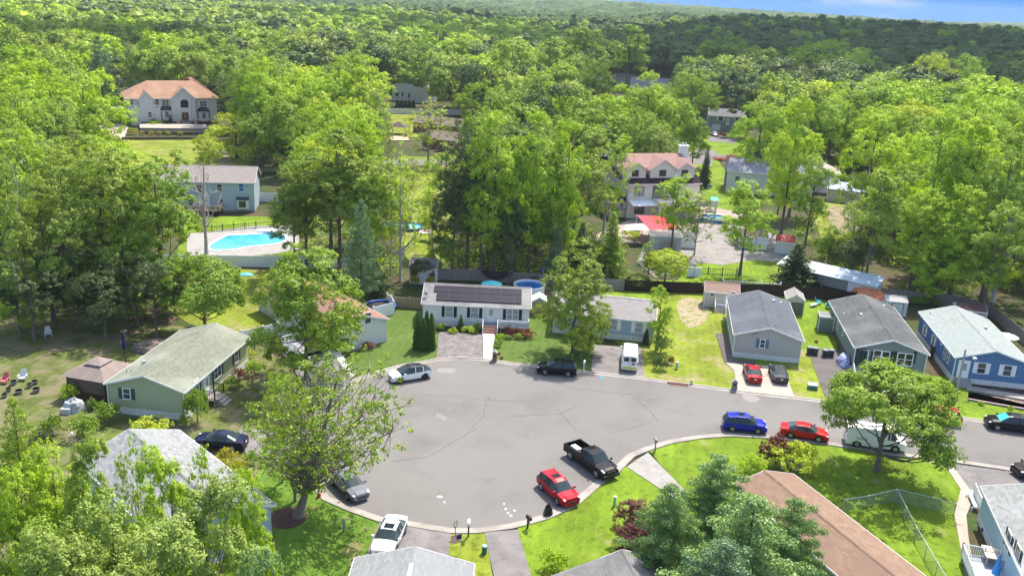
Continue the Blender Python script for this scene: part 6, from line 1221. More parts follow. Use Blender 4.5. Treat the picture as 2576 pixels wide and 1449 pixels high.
for s_ in range(2):
    mk('tall', 40 + s_, 20, 4.2, 5.0, 32, 1.45, 13, .52, 36, .27, 'tall', flat=.85, r0=.26); mk('tall', 42 + s_, 16, 5.0, 3.0, 34, 1.45, 13, .52, 36, .27, 'tall', flat=.85, r0=.26)
    mk('sparse', 50 + s_, 14, 7.2, 2.2, 90, 1.5, 9, .42, 19, .20, 'fan', flat=.6, r0=.30, nlimb=60, twigs=5, hollow=.1, fork=.2, bark=TWIGB, top=-.9)
    mk('airy', 55 + s_, 15, 4.6, 2.6, 40, 1.2, 7, .42, 22, .24, 'tall', flat=.6, r0=.2, nlimb=40, twigs=3, hollow=.1, fork=.25, bark=PALEBARK, top=-.8)
    mk('fine', 60 + s_, 16, 4.6, 1.6, 60, 1.25, 22, .38, 40, .19, 'tall', flat=.75, r0=.26, nlimb=26); mk('fine', 62 + s_, 18, 7.5, 1.6, 90, 1.5, 22, .44, 42, .20, 'round', flat=.7, r0=.3, nlimb=26)
    mk('bush', 70 + s_, 2.0, 1.3, .1, 26, .45, 10, .16, 16, .13, 'round', flat=.9, r0=.05, nlimb=5)
    mk('full', 95 + s_, 14, 4.8, .7, 60, 1.3, 16, .46, 42, .22, 'tall', flat=.7, r0=.2, nlimb=20)
    mk('street', 75 + s_, 10, 5.0, 1.7, 64, 1.2, 17, .46, 42, .21, 'round', flat=.7, r0=.20, nlimb=26, fork=.2); mk('street', 77 + s_, 14, 4.6, 2.0, 50, 1.2, 14, .46, 40, .21, 'tall', flat=.7, r0=.20, nlimb=26, fork=.2)
def conifer(kind, seed, H, R, base, tiers, nl, leaf, droop=.25, flat=.3, gap=1.0, open_=0.0, r0=.2, power=.85, pine=False):
    rs = np.random.default_rng(seed); P = []; Rc = []; mb = MB(); mb.tube([(0, 0, 0), (0, 0, H * .5), (0, 0, H * .98)], [r0 * 1.3, r0 * .7, .03], 7)
    for i in range(tiers):
        t = i / (tiers - 1); z = base + (H - base) * t; r = R * ((1 - t) ** power + .04) * rs.uniform(.82, 1.12); nb = max(4, int((9 if not pine else 6) * (.4 + r / R)))
        for k in range(nb):
            a = 2 * math.pi * (k / nb) + rs.uniform(-.4, .4); rb = r * rs.uniform(.72, 1.12); n_ = max(1, int(rb / (R * .16)))
            e = Vector((rb * math.cos(a), rb * math.sin(a), z + (rb * (-droop) if not pine else rb * .12)))
            mb.tube([(0, 0, z), e], [.05, .015], 3)
            for j in range(n_):
                f = (j + .8) / n_
                if f < open_: continue
                P.append((e.x * f, e.y * f, z + (e.z - z) * f)); Rc.append((.16 if not pine else .17) * R * (1.15 - .35 * f))
    P = np.array(P); Rc = np.array(Rc); q, tt = leaves(rs, P, Rc, nl, leaf, flat, .45, .1); cm = leafmesh(kind + '_crown', q, tt, [LM['blue']]); o = mb.build('trunk', BARK, None, True); tm = o.data; bpy.data.objects.remove(o); LIB.setdefault(kind, []).append((cm, tm, H, R))
for s_ in range(2):
    conifer('spruce', 80 + s_, 14, 3.4, .8, 26, 34, .26, .28, .45)
    conifer('pine', 85 + s_, 15, 5.6, 2.5, 15, 75, .25, 0, .55, open_=.25, power=.55, pine=True, r0=.28)
    conifer('finepine', 88 + s_, 12, 5.6, 1.0, 13, 230, .19, 0, .42, open_=.2, power=.5, pine=True, r0=.26)
    conifer('column', 90 + s_, 5.0, .85, .1, 34, 60, .085, -.25, 1.6, power=.5, r0=.06)
def dead_tree(seed, H, n=26):
    rs = np.random.default_rng(seed); P = crown_points(rs, H, H * .26, H * .35, n, 'fan'); mb = trunk_mb(rs, H, P, .28, nlimb=n, fork=.3); branch_twigs(mb, rs, P, 1.6, 5); return mb
WORLDTREES = []
def dims(ut, vt, vb):
    """foot and height of the tree whose top and foot are seen at these picture heights"""
    lo, hi = .3, 40.0
    for _ in range(40):
        h = (lo + hi) / 2; g = G(ut, vt, h) ; v0 = Pj((g.x, g.y, 0))[1]
        if v0 < vb: lo = h
        else: hi = h
    h = (lo + hi) / 2; g = G(ut, vt, h); return g.x, g.y, h
_tc = [0]
def plant(x, y, h, w_, kind, colour, name, label, cat='tree', group=None, z=0.0, trunk=True, bark=None, rz=None, lean=None):
    _tc[0] += 1; i = _tc[0]; asp = h / w_; best = min(abs(math.log(a_[2] / (2.05 * a_[3]) / asp)) for a_ in LIB[kind]); opts = [a_ for a_ in LIB[kind] if abs(math.log(a_[2] / (2.05 * a_[3]) / asp)) < best + .02]; cm, tm, H0, R0 = opts[i % len(opts)]; r = empty(name, (x, y, z - .05), (i * 2.399) % 6.283 if rz is None else rz, label, cat, group)
    sx = w_ / (2 * R0 * (1.04 if kind not in ('spruce', 'pine', 'finepine') else 1.1)); r.scale = (sx, sx, h / H0)
    c = bpy.data.objects.new('crown', cm); COL.objects.link(c); c.parent = r; c.material_slots[0].link = 'OBJECT'; c.material_slots[0].material = LM[colour]
    if trunk:
        t = bpy.data.objects.new('trunk', tm); COL.objects.link(t); t.parent = r
        if bark: t.material_slots[0].link = 'OBJECT'; t.material_slots[0].material = bark
    if lean:                                                     # the whole tree grows aslant
        r.rotation_euler = (0, 0, 0); K = Matrix.Identity(4); K[0][2] = lean[0] / sx * (h / H0) / h * 1.0; K[1][2] = lean[1] / sx * (h / H0) / h
        for ch in r.children: ch.matrix_parent_inverse = K
    WORLDTREES.append((x, y, w_ / 2)); return r
def T(ut, vt, vb, wpx, kind, colour, label, name=None, group=None, bark=None, cat=None, lean=None):
    x, y, h = dims(ut, vt, vb); dep = float(np.array([x, y, h * .6 - CAMH]) @ _F); w_ = wpx * dep / FPX
    name = name or {'spruce': 'spruce_tree', 'pine': 'pine_tree', 'finepine': 'pine_tree', 'bush': 'shrub', 'column': 'arborvitae', 'oak': 'oak_tree', 'maple': 'maple_tree', 'far': 'broadleaf_tree', 'airy': 'larch_tree'}.get(kind, 'leafy_tree')
    cat = cat or ('shrub' if kind == 'bush' else 'tree')
    return plant(x, y, h, w_, kind, colour, name, label, cat, group, bark=bark, lean=lean)
TW = 'trees standing among the houses'
for a in [
 # left wood
 (235, 352, 775, 210, 'oak', 'oak', 'broad oak rising highest in the wood left of the pool'), (385, 405, 780, 235, 'oak', 'mid', 'oak with its right side reaching the pale two-storey deck'), (95, 470, 815, 200, 'oak', 'oak', 'oak at the left edge with its bare trunk over the shady yard'), (25, 350, 780, 130, 'airy', 'mid', 'thin grey-stemmed tree at the left edge above the shady yard'),
 (300, 545, 790, 210, 'oak', 'oak', 'dense oak in front of the left end of the white vinyl fence'), (180, 600, 815, 190, 'oak', 'dark', 'dark low oak behind the shady yard'), (20, 600, 840, 150, 'maple', 'mid', 'low maple at the far left above the yard'), (150, 400, 700, 190, 'oak', 'oak', 'oak behind the highest one in the left wood'), (330, 620, 820, 130, 'oak', 'dark', 'dark oak drooping beside the dry lawn'), (250, 680, 850, 150, 'oak', 'dark', 'shadowy oak over the garden clutter'),
 (505, 655, 838, 200, 'street', 'mid', 'spreading tree behind the olive house roof'), (430, 650, 790, 110, 'street', 'mid', 'small tree left of the vinyl fence end'),
 (65, 140, 410, 230, 'maple', 'bright', 'bright maple at the left edge above the wood'), (200, 165, 425, 215, 'maple', 'bright', 'great bright maple left of the big orange-roofed house'), (120, 190, 440, 170, 'maple', 'bright', 'bright maple between the two great ones at upper left'),
 (255, 350, 470, 170, 'maple', 'bright', 'bright maple in front of the big house lawn, left side'), (60, 260, 520, 160, 'maple', 'mid', 'maple below the bright ones at the left edge'),
 (20, 60, 300, 120, 'far', 'mid', 'rounded tree at the upper left corner'), (45, 105, 330, 110, 'far', 'bright', 'light tree just below the upper left corner'),
 (245, 95, 300, 95, 'pine', 'blue', 'blue-green pine behind the big house, left'), (280, 45, 230, 130, 'pine', 'dark', 'dark blue pine far behind the big house'), (325, 110, 262, 85, 'airy', 'olive', 'olive airy tree behind the big house roof'), (425, 78, 235, 110, 'oak', 'oak', 'oak with bare stem above the big house ridge'), (375, 120, 240, 80, 'far', 'mid', 'round tree between the airy one and the bare-stemmed oak'), (480, 130, 250, 90, 'far', 'mid', 'round tree behind the right end of the big house ridge'),
 (575, 108, 320, 120, 'far', 'olive', 'pale olive tree right of the big house'), (590, 165, 335, 110, 'airy', 'olive', 'airy pale tree touching the big house right wall'), (590, 282, 400, 140, 'maple', 'yellow', 'yellow-green tree in front of the big house right corner'), (520, 335, 420, 80, 'maple', 'yellow', 'low yellow-green tree at the right end of the stone walls'), (655, 270, 425, 130, 'maple', 'mid', 'maple right of the yellow-green one'),
 # centre left
 (680, 140, 390, 150, 'maple', 'bright', 'bright maple above the light blue house, leftmost'), (760, 175, 410, 150, 'maple', 'bright', 'bright maple second from the left in the centre'), (850, 130, 400, 150, 'maple', 'bright', 'bright tall maple left of the white grey-gabled house'), (930, 140, 400, 130, 'maple', 'bright', 'bright maple beside the white grey-gabled house'), (885, 200, 430, 140, 'maple', 'yellow', 'yellow-tipped maple in the centre wood'), (725, 230, 440, 140, 'maple', 'mid', 'mid-green maple over the blue house ridge'), (805, 260, 450, 150, 'maple', 'bright', 'low bright maple over the centre gap'), (935, 225, 430, 110, 'airy', 'olive', 'airy larch with visible stem left of the ranch yard'), (650, 185, 400, 110, 'maple', 'bright', 'bright maple behind the yellow-green corner tree'), (960, 270, 445, 80, 'airy', 'mid', 'airy tree at the left of the ranch gazebo'),
 (765, 385, 690, 160, 'oak', 'oak', 'oak over the right end of the swimming pool'), (850, 325, 690, 180, 'oak', 'oak', 'tallest oak between the pool and the oval pool'), (925, 400, 700, 140, 'oak', 'mid', 'oak leaning over the grey evergreen'), (735, 470, 695, 110, 'oak', 'oak', 'small oak beside the pool steps'),
 (1010, 375, 708, 140, 'airy', 'bright', 'thin bright tree before the oval pool'), (985, 440, 690, 90, 'airy', 'bright', 'slim bright tree left of the oval pool'), (908, 508, 765, 120, 'pine', 'blue', 'grey-green evergreen left of the white shed'), (948, 655, 745, 60, 'spruce', 'dark', 'small dark spruce beside the grey evergreen'), (1080, 255, 415, 130, 'airy', 'yellow', 'airy larch before the brick ranch houses'),
 (1125, 372, 500, 110, 'maple', 'bright', 'bright maple before the road left of the centre grove'), (1092, 455, 640, 90, 'airy', 'bright', 'thin bright tree left of the dark oaks'), (1040, 395, 470, 70, 'airy', 'mid', 'airy tree below the ranch deck'), (60, 640, 855, 150, 'oak', 'dark', 'dark low oak at the left edge of the shady yard'), (380, 660, 850, 130, 'oak', 'dark', 'dark tree hanging over the bird bath'), (1110, 580, 700, 80, 'street', 'mid', 'small rounded tree above the white shed'), (1060, 650, 715, 60, 'street', 'dark', 'dark bushy tree behind the white shed'),
 # centre
 (1185, 325, 690, 140, 'oak', 'dark', 'dark oak at the left of the centre grove'), (1255, 280, 700, 150, 'maple', 'bright', 'bright maple crowning the centre grove'), (1350, 285, 690, 150, 'maple', 'bright', 'bright maple in the middle of the centre grove'), (1440, 300, 690, 115, 'maple', 'bright', 'bright maple at the right of the centre grove'), (1310, 380, 700, 130, 'tall', 'bright', 'tall-stemmed maple showing its trunks over the fence'), (1145, 440, 700, 110, 'oak', 'dark', 'dark lower oak of the centre grove'), (1400, 400, 695, 120, 'tall', 'mid', 'tall-stemmed tree beside the blue spruce'), (1220, 400, 700, 130, 'oak', 'mid', 'oak below the crown of the centre grove'), (1290, 520, 715, 90, 'street', 'dark', 'shadowed understorey tree in the grove'),
 (1405, 572, 712, 80, 'spruce', 'blue', 'blue spruce behind the round pool fence'), (1468, 560, 705, 105, 'spruce', 'dark', 'dark spruce between the blue spruce and the green one'), (1545, 535, 712, 115, 'spruce', 'mid', 'green spruce below the white canopy'), (1640, 600, 712, 60, 'airy', 'mid', 'slim shrub-like tree before the grey outbuilding'), (1680, 628, 718, 110, 'street', 'yellow', 'yellow-green bushy tree on the back lawn edge'), (1600, 690, 724, 70, 'street', 'olive', 'low olive bushy tree at the dark fence corner'), (1510, 640, 720, 70, 'spruce', 'dark', 'low dark spruce at the fence bend'),
 (1540, 312, 596, 150, 'airy', 'bright', 'thin forked tree in front of the pink house'), (1710, 432, 640, 110, 'tall', 'bright', 'columnar bright tree over the red shade sail'), (1765, 480, 642, 90, 'airy', 'mid', 'leaning tree right of the red shade sail'), (1893, 446, 692, 125, 'tall', 'bright', 'tall tree on the back lawn behind the dark fence'), (1782, 368, 472, 45, 'spruce', 'dark', 'narrow dark spruce between the pink and the pale house'), (1548, 520, 552, 24, 'bush', 'bright', 'clipped ball tree at the pink house corner'),
 (2012, 612, 718, 140, 'spruce', 'dark', 'broad dark evergreen beside the red-roofed shed'), (2385, 592, 768, 150, 'street', 'bright', 'bright tree at the back fence of the bright blue house'),
 (1640, 185, 425, 120, 'maple', 'bright', 'bright maple above the pink house'), (1700, 240, 425, 120, 'maple', 'bright', 'bright maple right above the pink house'), (1565, 215, 420, 100, 'maple', 'bright', 'bright maple left above the pink house'), (1600, 290, 440, 110, 'maple', 'bright', 'low bright maple hiding the street behind the pink house'), (1755, 290, 420, 80, 'street', 'mid', 'small tree left of the split-level driveway'), (1748, 172, 330, 140, 'oak', 'mid', 'broad oak left of the grey split-level house'), (1480, 230, 400, 90, 'spruce', 'blue', 'bluish spruce above the centre grove'), (1500, 150, 330, 100, 'oak', 'oak', 'oak above the bluish spruce'), (1195, 150, 312, 120, 'oak', 'dark', 'dark umbrella-shaped tree right of the brick ranch'), (1160, 95, 270, 100, 'far', 'mid', 'round tree behind the dark umbrella-shaped one'), (1555, 152, 200, 50, 'bush', 'mid', 'small round tree by the far white house'), (1590, 60, 250, 110, 'far', 'mid', 'tall tree behind the far white house'),
 (1470, 60, 260, 120, 'far', 'oak', 'tall oak left of the far white house'), (1390, 90, 290, 120, 'far', 'mid', 'broad tree over the centre wood'), (1290, 95, 300, 110, 'far', 'mid', 'pale broad tree in the middle distance'), (1090, 90, 250, 110, 'far', 'mid', 'tree behind the white grey-gabled house'), (1050, 100, 175, 60, 'far', 'dark', 'dark tree above the white grey-gabled house'),
 (1830, 90, 240, 150, 'far', 'mid', 'wide oak group above the split-level house, left'), (1920, 120, 262, 110, 'far', 'oak', 'oak above the split-level house, right'), (2060, 92, 250, 150, 'maple', 'bright', 'bright maple standing out against the dark ridge, left'), (2140, 115, 270, 120, 'maple', 'bright', 'bright maple standing out against the dark ridge, next right'), (2360, 125, 300, 130, 'maple', 'yellow', 'yellowish maple below the dark ridge'), (2450, 130, 310, 130, 'maple', 'bright', 'bright maple below the dark ridge on the right'), (2560, 190, 400, 150, 'maple', 'bright', 'bright maple at the right edge below the ridge'),
 # lower half
 (762, 598, 955, 265, 'full', 'mid', 'tall leafy tree in front of the orange-roofed house'), (1458, 648, 888, 178, 'full', 'oak', 'full oak on the lawn behind the black car'), (1668, 728, 882, 68, 'tall', 'bright', 'slim bright tree at the corner of the pale blue-grey house'), (2258, 918, 1186, 315, 'street', 'mid', 'round street tree beside the parked white van'),
]: T(*a, group=TW)
for a in [
 # foreground, lower left
 (120, 1125, 1560, 190, 'fine', 'bright', 'bright tree left of the mottled roof, foreground'), (205, 1150, 1600, 170, 'fine', 'mid', 'slim tree over the left eave of the mottled roof'), (330, 1088, 1600, 120, 'airy', 'bright', 'thin tree crossing the mottled roof'), (505, 1115, 1650, 130, 'airy', 'bright', 'thin tree over the right part of the mottled roof'), (605, 1190, 1640, 150, 'fine', 'bright', 'bright tree over the lower corner of the mottled roof'), (420, 1185, 1680, 200, 'fine', 'bright', 'bright tree in front of the mottled roof'), (30, 1180, 1620, 180, 'fine', 'bright', 'bright tree at the left edge, foreground'), (30, 1010, 1400, 190, 'pine', 'mid', 'drooping evergreen at the left edge of the dry lawn'),
 (270, 1270, 1900, 330, 'fine', 'olive', 'great olive-leaved tree in the bottom left corner'), (520, 1285, 1900, 300, 'fine', 'olive', 'great olive-leaved tree left of the shady lawn'), (90, 1330, 1900, 260, 'fine', 'mid', 'dense tree at the bottom left edge'), (400, 1370, 2000, 320, 'fine', 'olive', 'olive-leaved tree cut by the bottom edge'), (640, 1395, 2000, 200, 'fine', 'pale', 'pale leafy tree cut by the bottom edge beside the shady lawn'), (170, 1400, 2000, 300, 'fine', 'olive', 'olive-leaved tree at the very bottom left'),
]: T(*a, group='trees of the lower left foreground')
for a in [(1815, 1152, 1420, 290, 'finepine', 'pale', 'blue-green pine nearest the cracked concrete drive'), (1900, 1260, 1640, 440, 'finepine', 'pale', 'big blue-green pine over the brown roof'), (2010, 1262, 1560, 260, 'finepine', 'pale', 'bluish pine leaning on the brown roof'), (1690, 1225, 1500, 260, 'finepine', 'pale', 'pine between the dark red tree and the brown roof'), (1830, 1370, 1760, 380, 'finepine', 'blue', 'pine cut by the bottom edge')]: T(*a, group='pines of the lower right')
T(1600, 1252, 1380, 120, 'street', 'purple', 'dark red-leaved maple beside the pale green pedestal', 'red_maple_tree'); T(1630, 1330, 1440, 130, 'street', 'purple', 'dark red-leaved low tree beneath the pines', 'red_maple_tree'); T(1960, 1100, 1165, 90, 'bush', 'purple', 'dark red shrub beside the bright red sedan', 'red_shrub', cat='shrub')
T(735, 885, 1302, 500, 'sparse', 'mid', 'spreading half-bare tree beside the cul-de-sac', group=TW, lean=(4.2, 0)); T(700, 925, 1215, 150, 'sparse', 'bright', 'half-bare tree behind the spreading one at the cul-de-sac', group=TW)
T(735, 1010, 1262, 170, 'sparse', 'bright', 'low leafy tree under the left side of the spreading one', group=TW)
for a in [(1925, 250, 470, 150, 'maple', 'bright', 'bright maple behind the pale mint house'), (2012, 262, 610, 130, 'tall', 'bright', 'tall-trunked tree before the right end of the pale mint house'), (1985, 330, 590, 80, 'tall', 'yellow', 'slim yellow-green tree before the pale mint house roof'), (2105, 250, 442, 150, 'maple', 'bright', 'bright maple behind the metal-roofed shed'), (2060, 390, 640, 100, 'tall', 'mid', 'dark-stemmed tree left of the metal-roofed shed'), (2215, 290, 600, 150, 'maple', 'bright', 'bright maple right of the metal-roofed shed'), (2300, 320, 590, 150, 'maple', 'bright', 'bright maple above the small lawn gap'), (2385, 290, 700, 170, 'maple', 'bright', 'tall bright maple over the back fence of the bright blue house'), (2480, 300, 720, 170, 'oak', 'bright', 'bright oak towards the right edge'), (2560, 340, 750, 150, 'maple', 'mid', 'maple cut by the right edge'), (2225, 430, 735, 140, 'oak', 'mid', 'oak over the pole barn'), (2335, 480, 740, 120, 'oak', 'bright', 'lower oak right of the small lawn gap'), (2445, 470, 768, 140, 'maple', 'bright', 'lower maple behind the tan shed'), (2530, 520, 800, 130, 'tall', 'mid', 'tall-stemmed tree at the right fence'), (2190, 560, 720, 100, 'oak', 'dark', 'dark low oak above the pole barn roof'), (2140, 600, 700, 90, 'street', 'dark', 'dark bushy tree behind the pole barn'), (2100, 560, 690, 80, 'street', 'mid', 'small tree at the garden plot edge')]: T(*a, group=TW)
SG = 'shrubs by the houses'
for a in [
 (2000, 1115, 1190, 110, 'bush', 'yellow', 'yellow-green spreading shrub behind the dark red one'), (1985, 1150, 1185, 60, 'bush', 'white', 'whitish flowering shrub at the brown roof tip'), (1895, 1145, 1195, 70, 'bush', 'bright', 'bright low shrub left of the brown roof tip'), (1395, 1388, 1442, 72, 'bush', 'bright', 'round yellow-green shrub by the dark grey roof'),
 (1045, 690, 720, 22, 'bush', 'gold', 'golden shrub at the left of the white shed door'), (1083, 694, 722, 22, 'bush', 'gold', 'golden shrub at the right of the white shed door'),
 (570, 1132, 1178, 62, 'bush', 'gold', 'golden shrub beside the mottled roof, upper'), (598, 1158, 1212, 62, 'bush', 'gold', 'golden-green round shrub beside the mottled roof, lower'), (507, 1118, 1140, 24, 'bush', 'rust', 'rusty shrub behind the navy coupe'), (628, 1138, 1168, 34, 'bush', 'mid', 'dark low shrub right of the golden ones'),
 (205, 1042, 1100, 72, 'bush', 'mid', 'round green shrub on the dry lawn, left one'), (266, 1012, 1062, 62, 'bush', 'mid', 'round green shrub at the olive house wall'), (378, 1050, 1086, 86, 'bush', 'yellow', 'yellow-green low shrub at the top of the mottled roof'), (492, 978, 1062, 62, 'bush', 'mid', 'tall shrub at the right corner of the olive house'), (465, 1042, 1072, 30, 'bush', 'mid', 'ball-shaped shrub below the olive house corner'), (172, 965, 1010, 44, 'bush', 'bright', 'bright shrub at the gazebo corner'), (125, 1045, 1095, 46, 'bush', 'mid', 'small shrub left of the round green one'), (100, 1080, 1110, 60, 'bush', 'dark', 'dark shrub at the edge of the foreground trees'), (230, 1000, 1030, 24, 'bush', 'olive', 'small olive plant beside the covered grill'),
 (600, 925, 955, 30, 'bush', 'rust', 'rusty shrub along the olive house front'), (640, 905, 940, 50, 'bush', 'bright', 'bright shrub at the far end of the olive house front'), (580, 945, 975, 34, 'bush', 'mid', 'green shrub near the olive house steps'), (560, 965, 990, 26, 'bush', 'bright', 'small bright plant at the olive house steps'), (625, 880, 900, 30, 'bush', 'yellow', 'yellow-green plant at the olive house right corner'),
 (1140, 936 - 112, 840, 24, 'bush', 'yellow', 'pale yellow-green shrub before the white house'), (1108, 812, 832, 26, 'bush', 'mid', 'round shrub at the white house left corner'), (1160, 790, 832, 26, 'spruce', 'dark', 'small dark conifer before the white house'), (1180, 820, 838, 34, 'bush', 'bright', 'bright low shrub left of the brick steps'), (1202, 810, 838, 20, 'bush', 'dark', 'dark shrub touching the brick steps'), (1195, 830, 842, 16, 'bush', 'mid', 'tiny round shrub at the paving edge'),
 (1282, 820, 850, 28, 'bush', 'purple', 'dark red shrub right of the brick steps'), (1258, 838, 862, 22, 'bush', 'bright', 'bright shrub beside the white path'), (1330, 828, 852, 34, 'bush', 'rust', 'rusty-brown shrub before the white house ramp'), (1305, 838, 854, 24, 'bush', 'mid', 'green shrub between the red and the rusty one'), (1250, 862, 876, 20, 'bush', 'mid', 'small shrub halfway down the white path'), (1300, 822, 846, 20, 'bush', 'rust', 'small rusty shrub below the ramp rail'),
 (1628, 826, 868, 18, 'column', 'dark', 'slim dark arborvitae at the blue-grey house wall'), (1665, 842, 890, 56, 'bush', 'olive', 'olive-brown shrub under the slim bright tree'), (1665, 895, 930, 38, 'bush', 'dark', 'dark low shrub on the bright lawn'), (1690, 895, 918, 16, 'bush', 'rust', 'little rusty shrub beside the dark low one'),
 (915, 815, 850, 44, 'bush', 'mid', 'green shrub at the orange-roofed house gable'), (936, 812, 838, 10, 'column', 'dark', 'tiny dark arborvitae at the orange-roofed house corner'), (868, 825, 868, 70, 'bush', 'dark', 'dark shrub beneath the leafy tree'), (925, 860, 880, 30, 'bush', 'rust', 'bed of orange flowers in the curved stone border'), (912, 850, 862, 24, 'bush', 'mid', 'green clump behind the orange flowers'), (948, 830, 850, 16, 'bush', 'yellow', 'yellowish plant at the end of the flower bed'),
 (323, 286, 318, 16, 'spruce', 'blue', 'small blue spruce at the left corner of the big house'), (428, 288, 318, 22, 'spruce', 'dark', 'small dark spruce before the black bay roof'), (390, 300, 318, 34, 'bush', 'bright', 'bright shrub at the big house wall'), (403, 308, 318, 14, 'bush', 'gold', 'golden ball shrub at the big house wall'), (334, 324, 340, 20, 'bush', 'gold', 'larger golden shrub at the terrace corner'), (325, 324, 338, 12, 'bush', 'purple', 'dark red shrub at the terrace corner'),
 (2135, 655, 690, 60, 'bush', 'bright', 'bright shrub beside the pole barn'), (1590, 580, 600, 50, 'bush', 'yellow', 'yellow-green climber at the white canopy edge'), (1860, 590, 612, 60, 'bush', 'bright', 'bright climbing shrub on the pergola'), (1830, 545, 560, 60, 'bush', 'bright', 'bright shrub before the deep blue round pool'),
 (2300, 940, 985, 50, 'bush', 'bright', 'bright shrub between the two right-hand houses'), (2470, 1008, 1020, 16, 'bush', 'bright', 'small green plant in the mulch bed, left'), (2545, 1020, 1032, 14, 'bush', 'bright', 'small green plant in the mulch bed, right'), (1345, 690, 715, 40, 'bush', 'dark', 'dark shrub behind the weathered fence'), (2310, 745, 765, 40, 'bush', 'bright', 'bright shrub behind the white metal shed'), (2345, 748, 768, 40, 'bush', 'mid', 'green shrub right of the white metal shed'),
 (1810, 395, 402, 40, 'bush', 'pink', 'pink-flowering shrub behind the pale house, left'), (1845, 390, 400, 46, 'bush', 'pink', 'pink-flowering shrub behind the pale house, right'), (1818, 332, 346, 22, 'bush', 'rust', 'orange flower clump beside the small white car'), (1840, 700, 722, 60, 'bush', 'mid', 'green shrub behind the dark fence'), (1780, 700, 720, 70, 'bush', 'bright', 'leafy vegetable clump behind the dark fence'),
]: T(*a, group=SG)
for i, u in enumerate((357, 380, 400, 422, 452)): T(u, 330, 342, 14, 'bush', 'gold', 'golden ball shrub on the terrace, ' + ('leftmost of five', 'second from the left', 'the middle one', 'second from the right', 'rightmost of five')[i], group='golden terrace shrubs')
for i, (u, vt, vb) in enumerate(((1052, 786, 878), (1066, 800, 882), (1074, 782, 876), (1086, 788, 880))): T(u, vt, vb, 27, 'column', 'arbor', ('tall arborvitae, leftmost of the clump by the paved driveway', 'darker arborvitae in the middle of the clump', 'tallest arborvitae of the clump', 'arborvitae nearest the paved driveway')[i], group='arborvitae clump')
for i, u in enumerate((1000, 1010, 1020, 1030, 1040)): T(u, 252, 275, 13, 'column', 'dark', 'dark clipped evergreen behind the far white fence, ' + ('leftmost', 'second', 'middle', 'fourth', 'rightmost')[i] + ' in its row', group='evergreen row')
def deadat(ut, vt, vb, seed, label, s=1.0):
    x, y, h = dims(ut, vt, vb); mb = dead_tree(seed, h); r = empty('dead_tree', (x, y, 0), seed, label, 'tree'); mb.build('trunk', PALEBARK, r, True)
deadat(505, 378, 640, 3, 'bare grey dead tree standing before the light blue house'); deadat(640, 205, 400, 5, 'bare forked dead tree poking out of the centre wood'); deadat(2175, 430, 650, 7, 'bare leaning dead tree near the metal-roofed shed'); deadat(2560, 480, 760, 9, 'bare thin dead tree at the right edge')
# stone borders and beds
wallrun('stone_border', 'curved stone border around the orange flowers', 'border', [(882, 884), (905, 880), (930, 882), (945, 872), (942, 862)], .18, .2, CONC)
# ---------------------------------------------------------------- the wood
PROT = [(225, 190, 562, 365, 303), (460, 415, 690, 555, 520), (470, 560, 745, 690, 655), (975, 180, 1066, 320, 272), (985, 280, 1140, 365, 345), (960, 545, 1095, 600, 640), (1555, 370, 1762, 560, 545), (1560, 540, 1990, 715, 715), (1785, 395, 1960, 480, 480), (1768, 250, 1890, 350, 345), (2080, 440, 2200, 520, 510), (2070, 505, 2180, 600, 600), (1680, 95, 1740, 132, 150), (1890, 60, 1970, 125, 125), (1590, 178, 1690, 212, 215), (1495, 178, 1570, 208, 210), (2262, 595, 2300, 660, 690), (2090, 650, 2220, 730, 745), (0, 800, 3000, 1500, 1500), (990, 640, 1110, 770, 745), (1560, 640, 2110, 770, 745), (2200, 730, 2600, 900, 790), (1735, 360, 1830, 400, 400), (400, 350, 500, 440, 440), (235, 310, 330, 355, 355), (350, 690, 700, 800, 790), (640, 415, 700, 440, 440)]
PRD = [(a, b, c, d, (lambda g: math.hypot(g.x, g.y))(G((a + c) / 2, f))) for a, b, c, d, f in PROT]
BLD = []
for o in list(COL.objects):
    if o.get('category') in ('house', 'shed', 'outbuilding', 'barn', 'gazebo', 'pool'):
        pts = [o.matrix_world @ Vector(c) for ch in o.children if ch.type == 'MESH' for c in ch.bound_box] if False else []
        M4 = Matrix.Translation(o.location) @ o.rotation_euler.to_matrix().to_4x4(); pts = [M4 @ Vector(c) for ch in o.children if ch.type == 'MESH' for c in ((v.co.x, v.co.y, 0) for v in ch.data.vertices)]
        if pts: BLD.append((min(p.x for p in pts), max(p.x for p in pts), min(p.y for p in pts), max(p.y for p in pts)))
def free(x, y, w_, h):
    if any(a - w_ * .75 < x < b + w_ * .75 and c - w_ * .75 < y < d + w_ * .75 for a, b, c, d in BLD): return False
    z = float(terr(x, y)); u, v1 = Pj((x, y, z + h)); _, v0 = Pj((x, y, z + 1)); wp = w_ * FPX / max(y, 30) * .95; dd = math.hypot(x, y)
    for a, b, c, d, D_ in PRD:
        if dd < D_ and u + wp / 2 > a and u - wp / 2 < c and v1 < d and v0 > b: return False
    return True
rnd = random.Random(77)
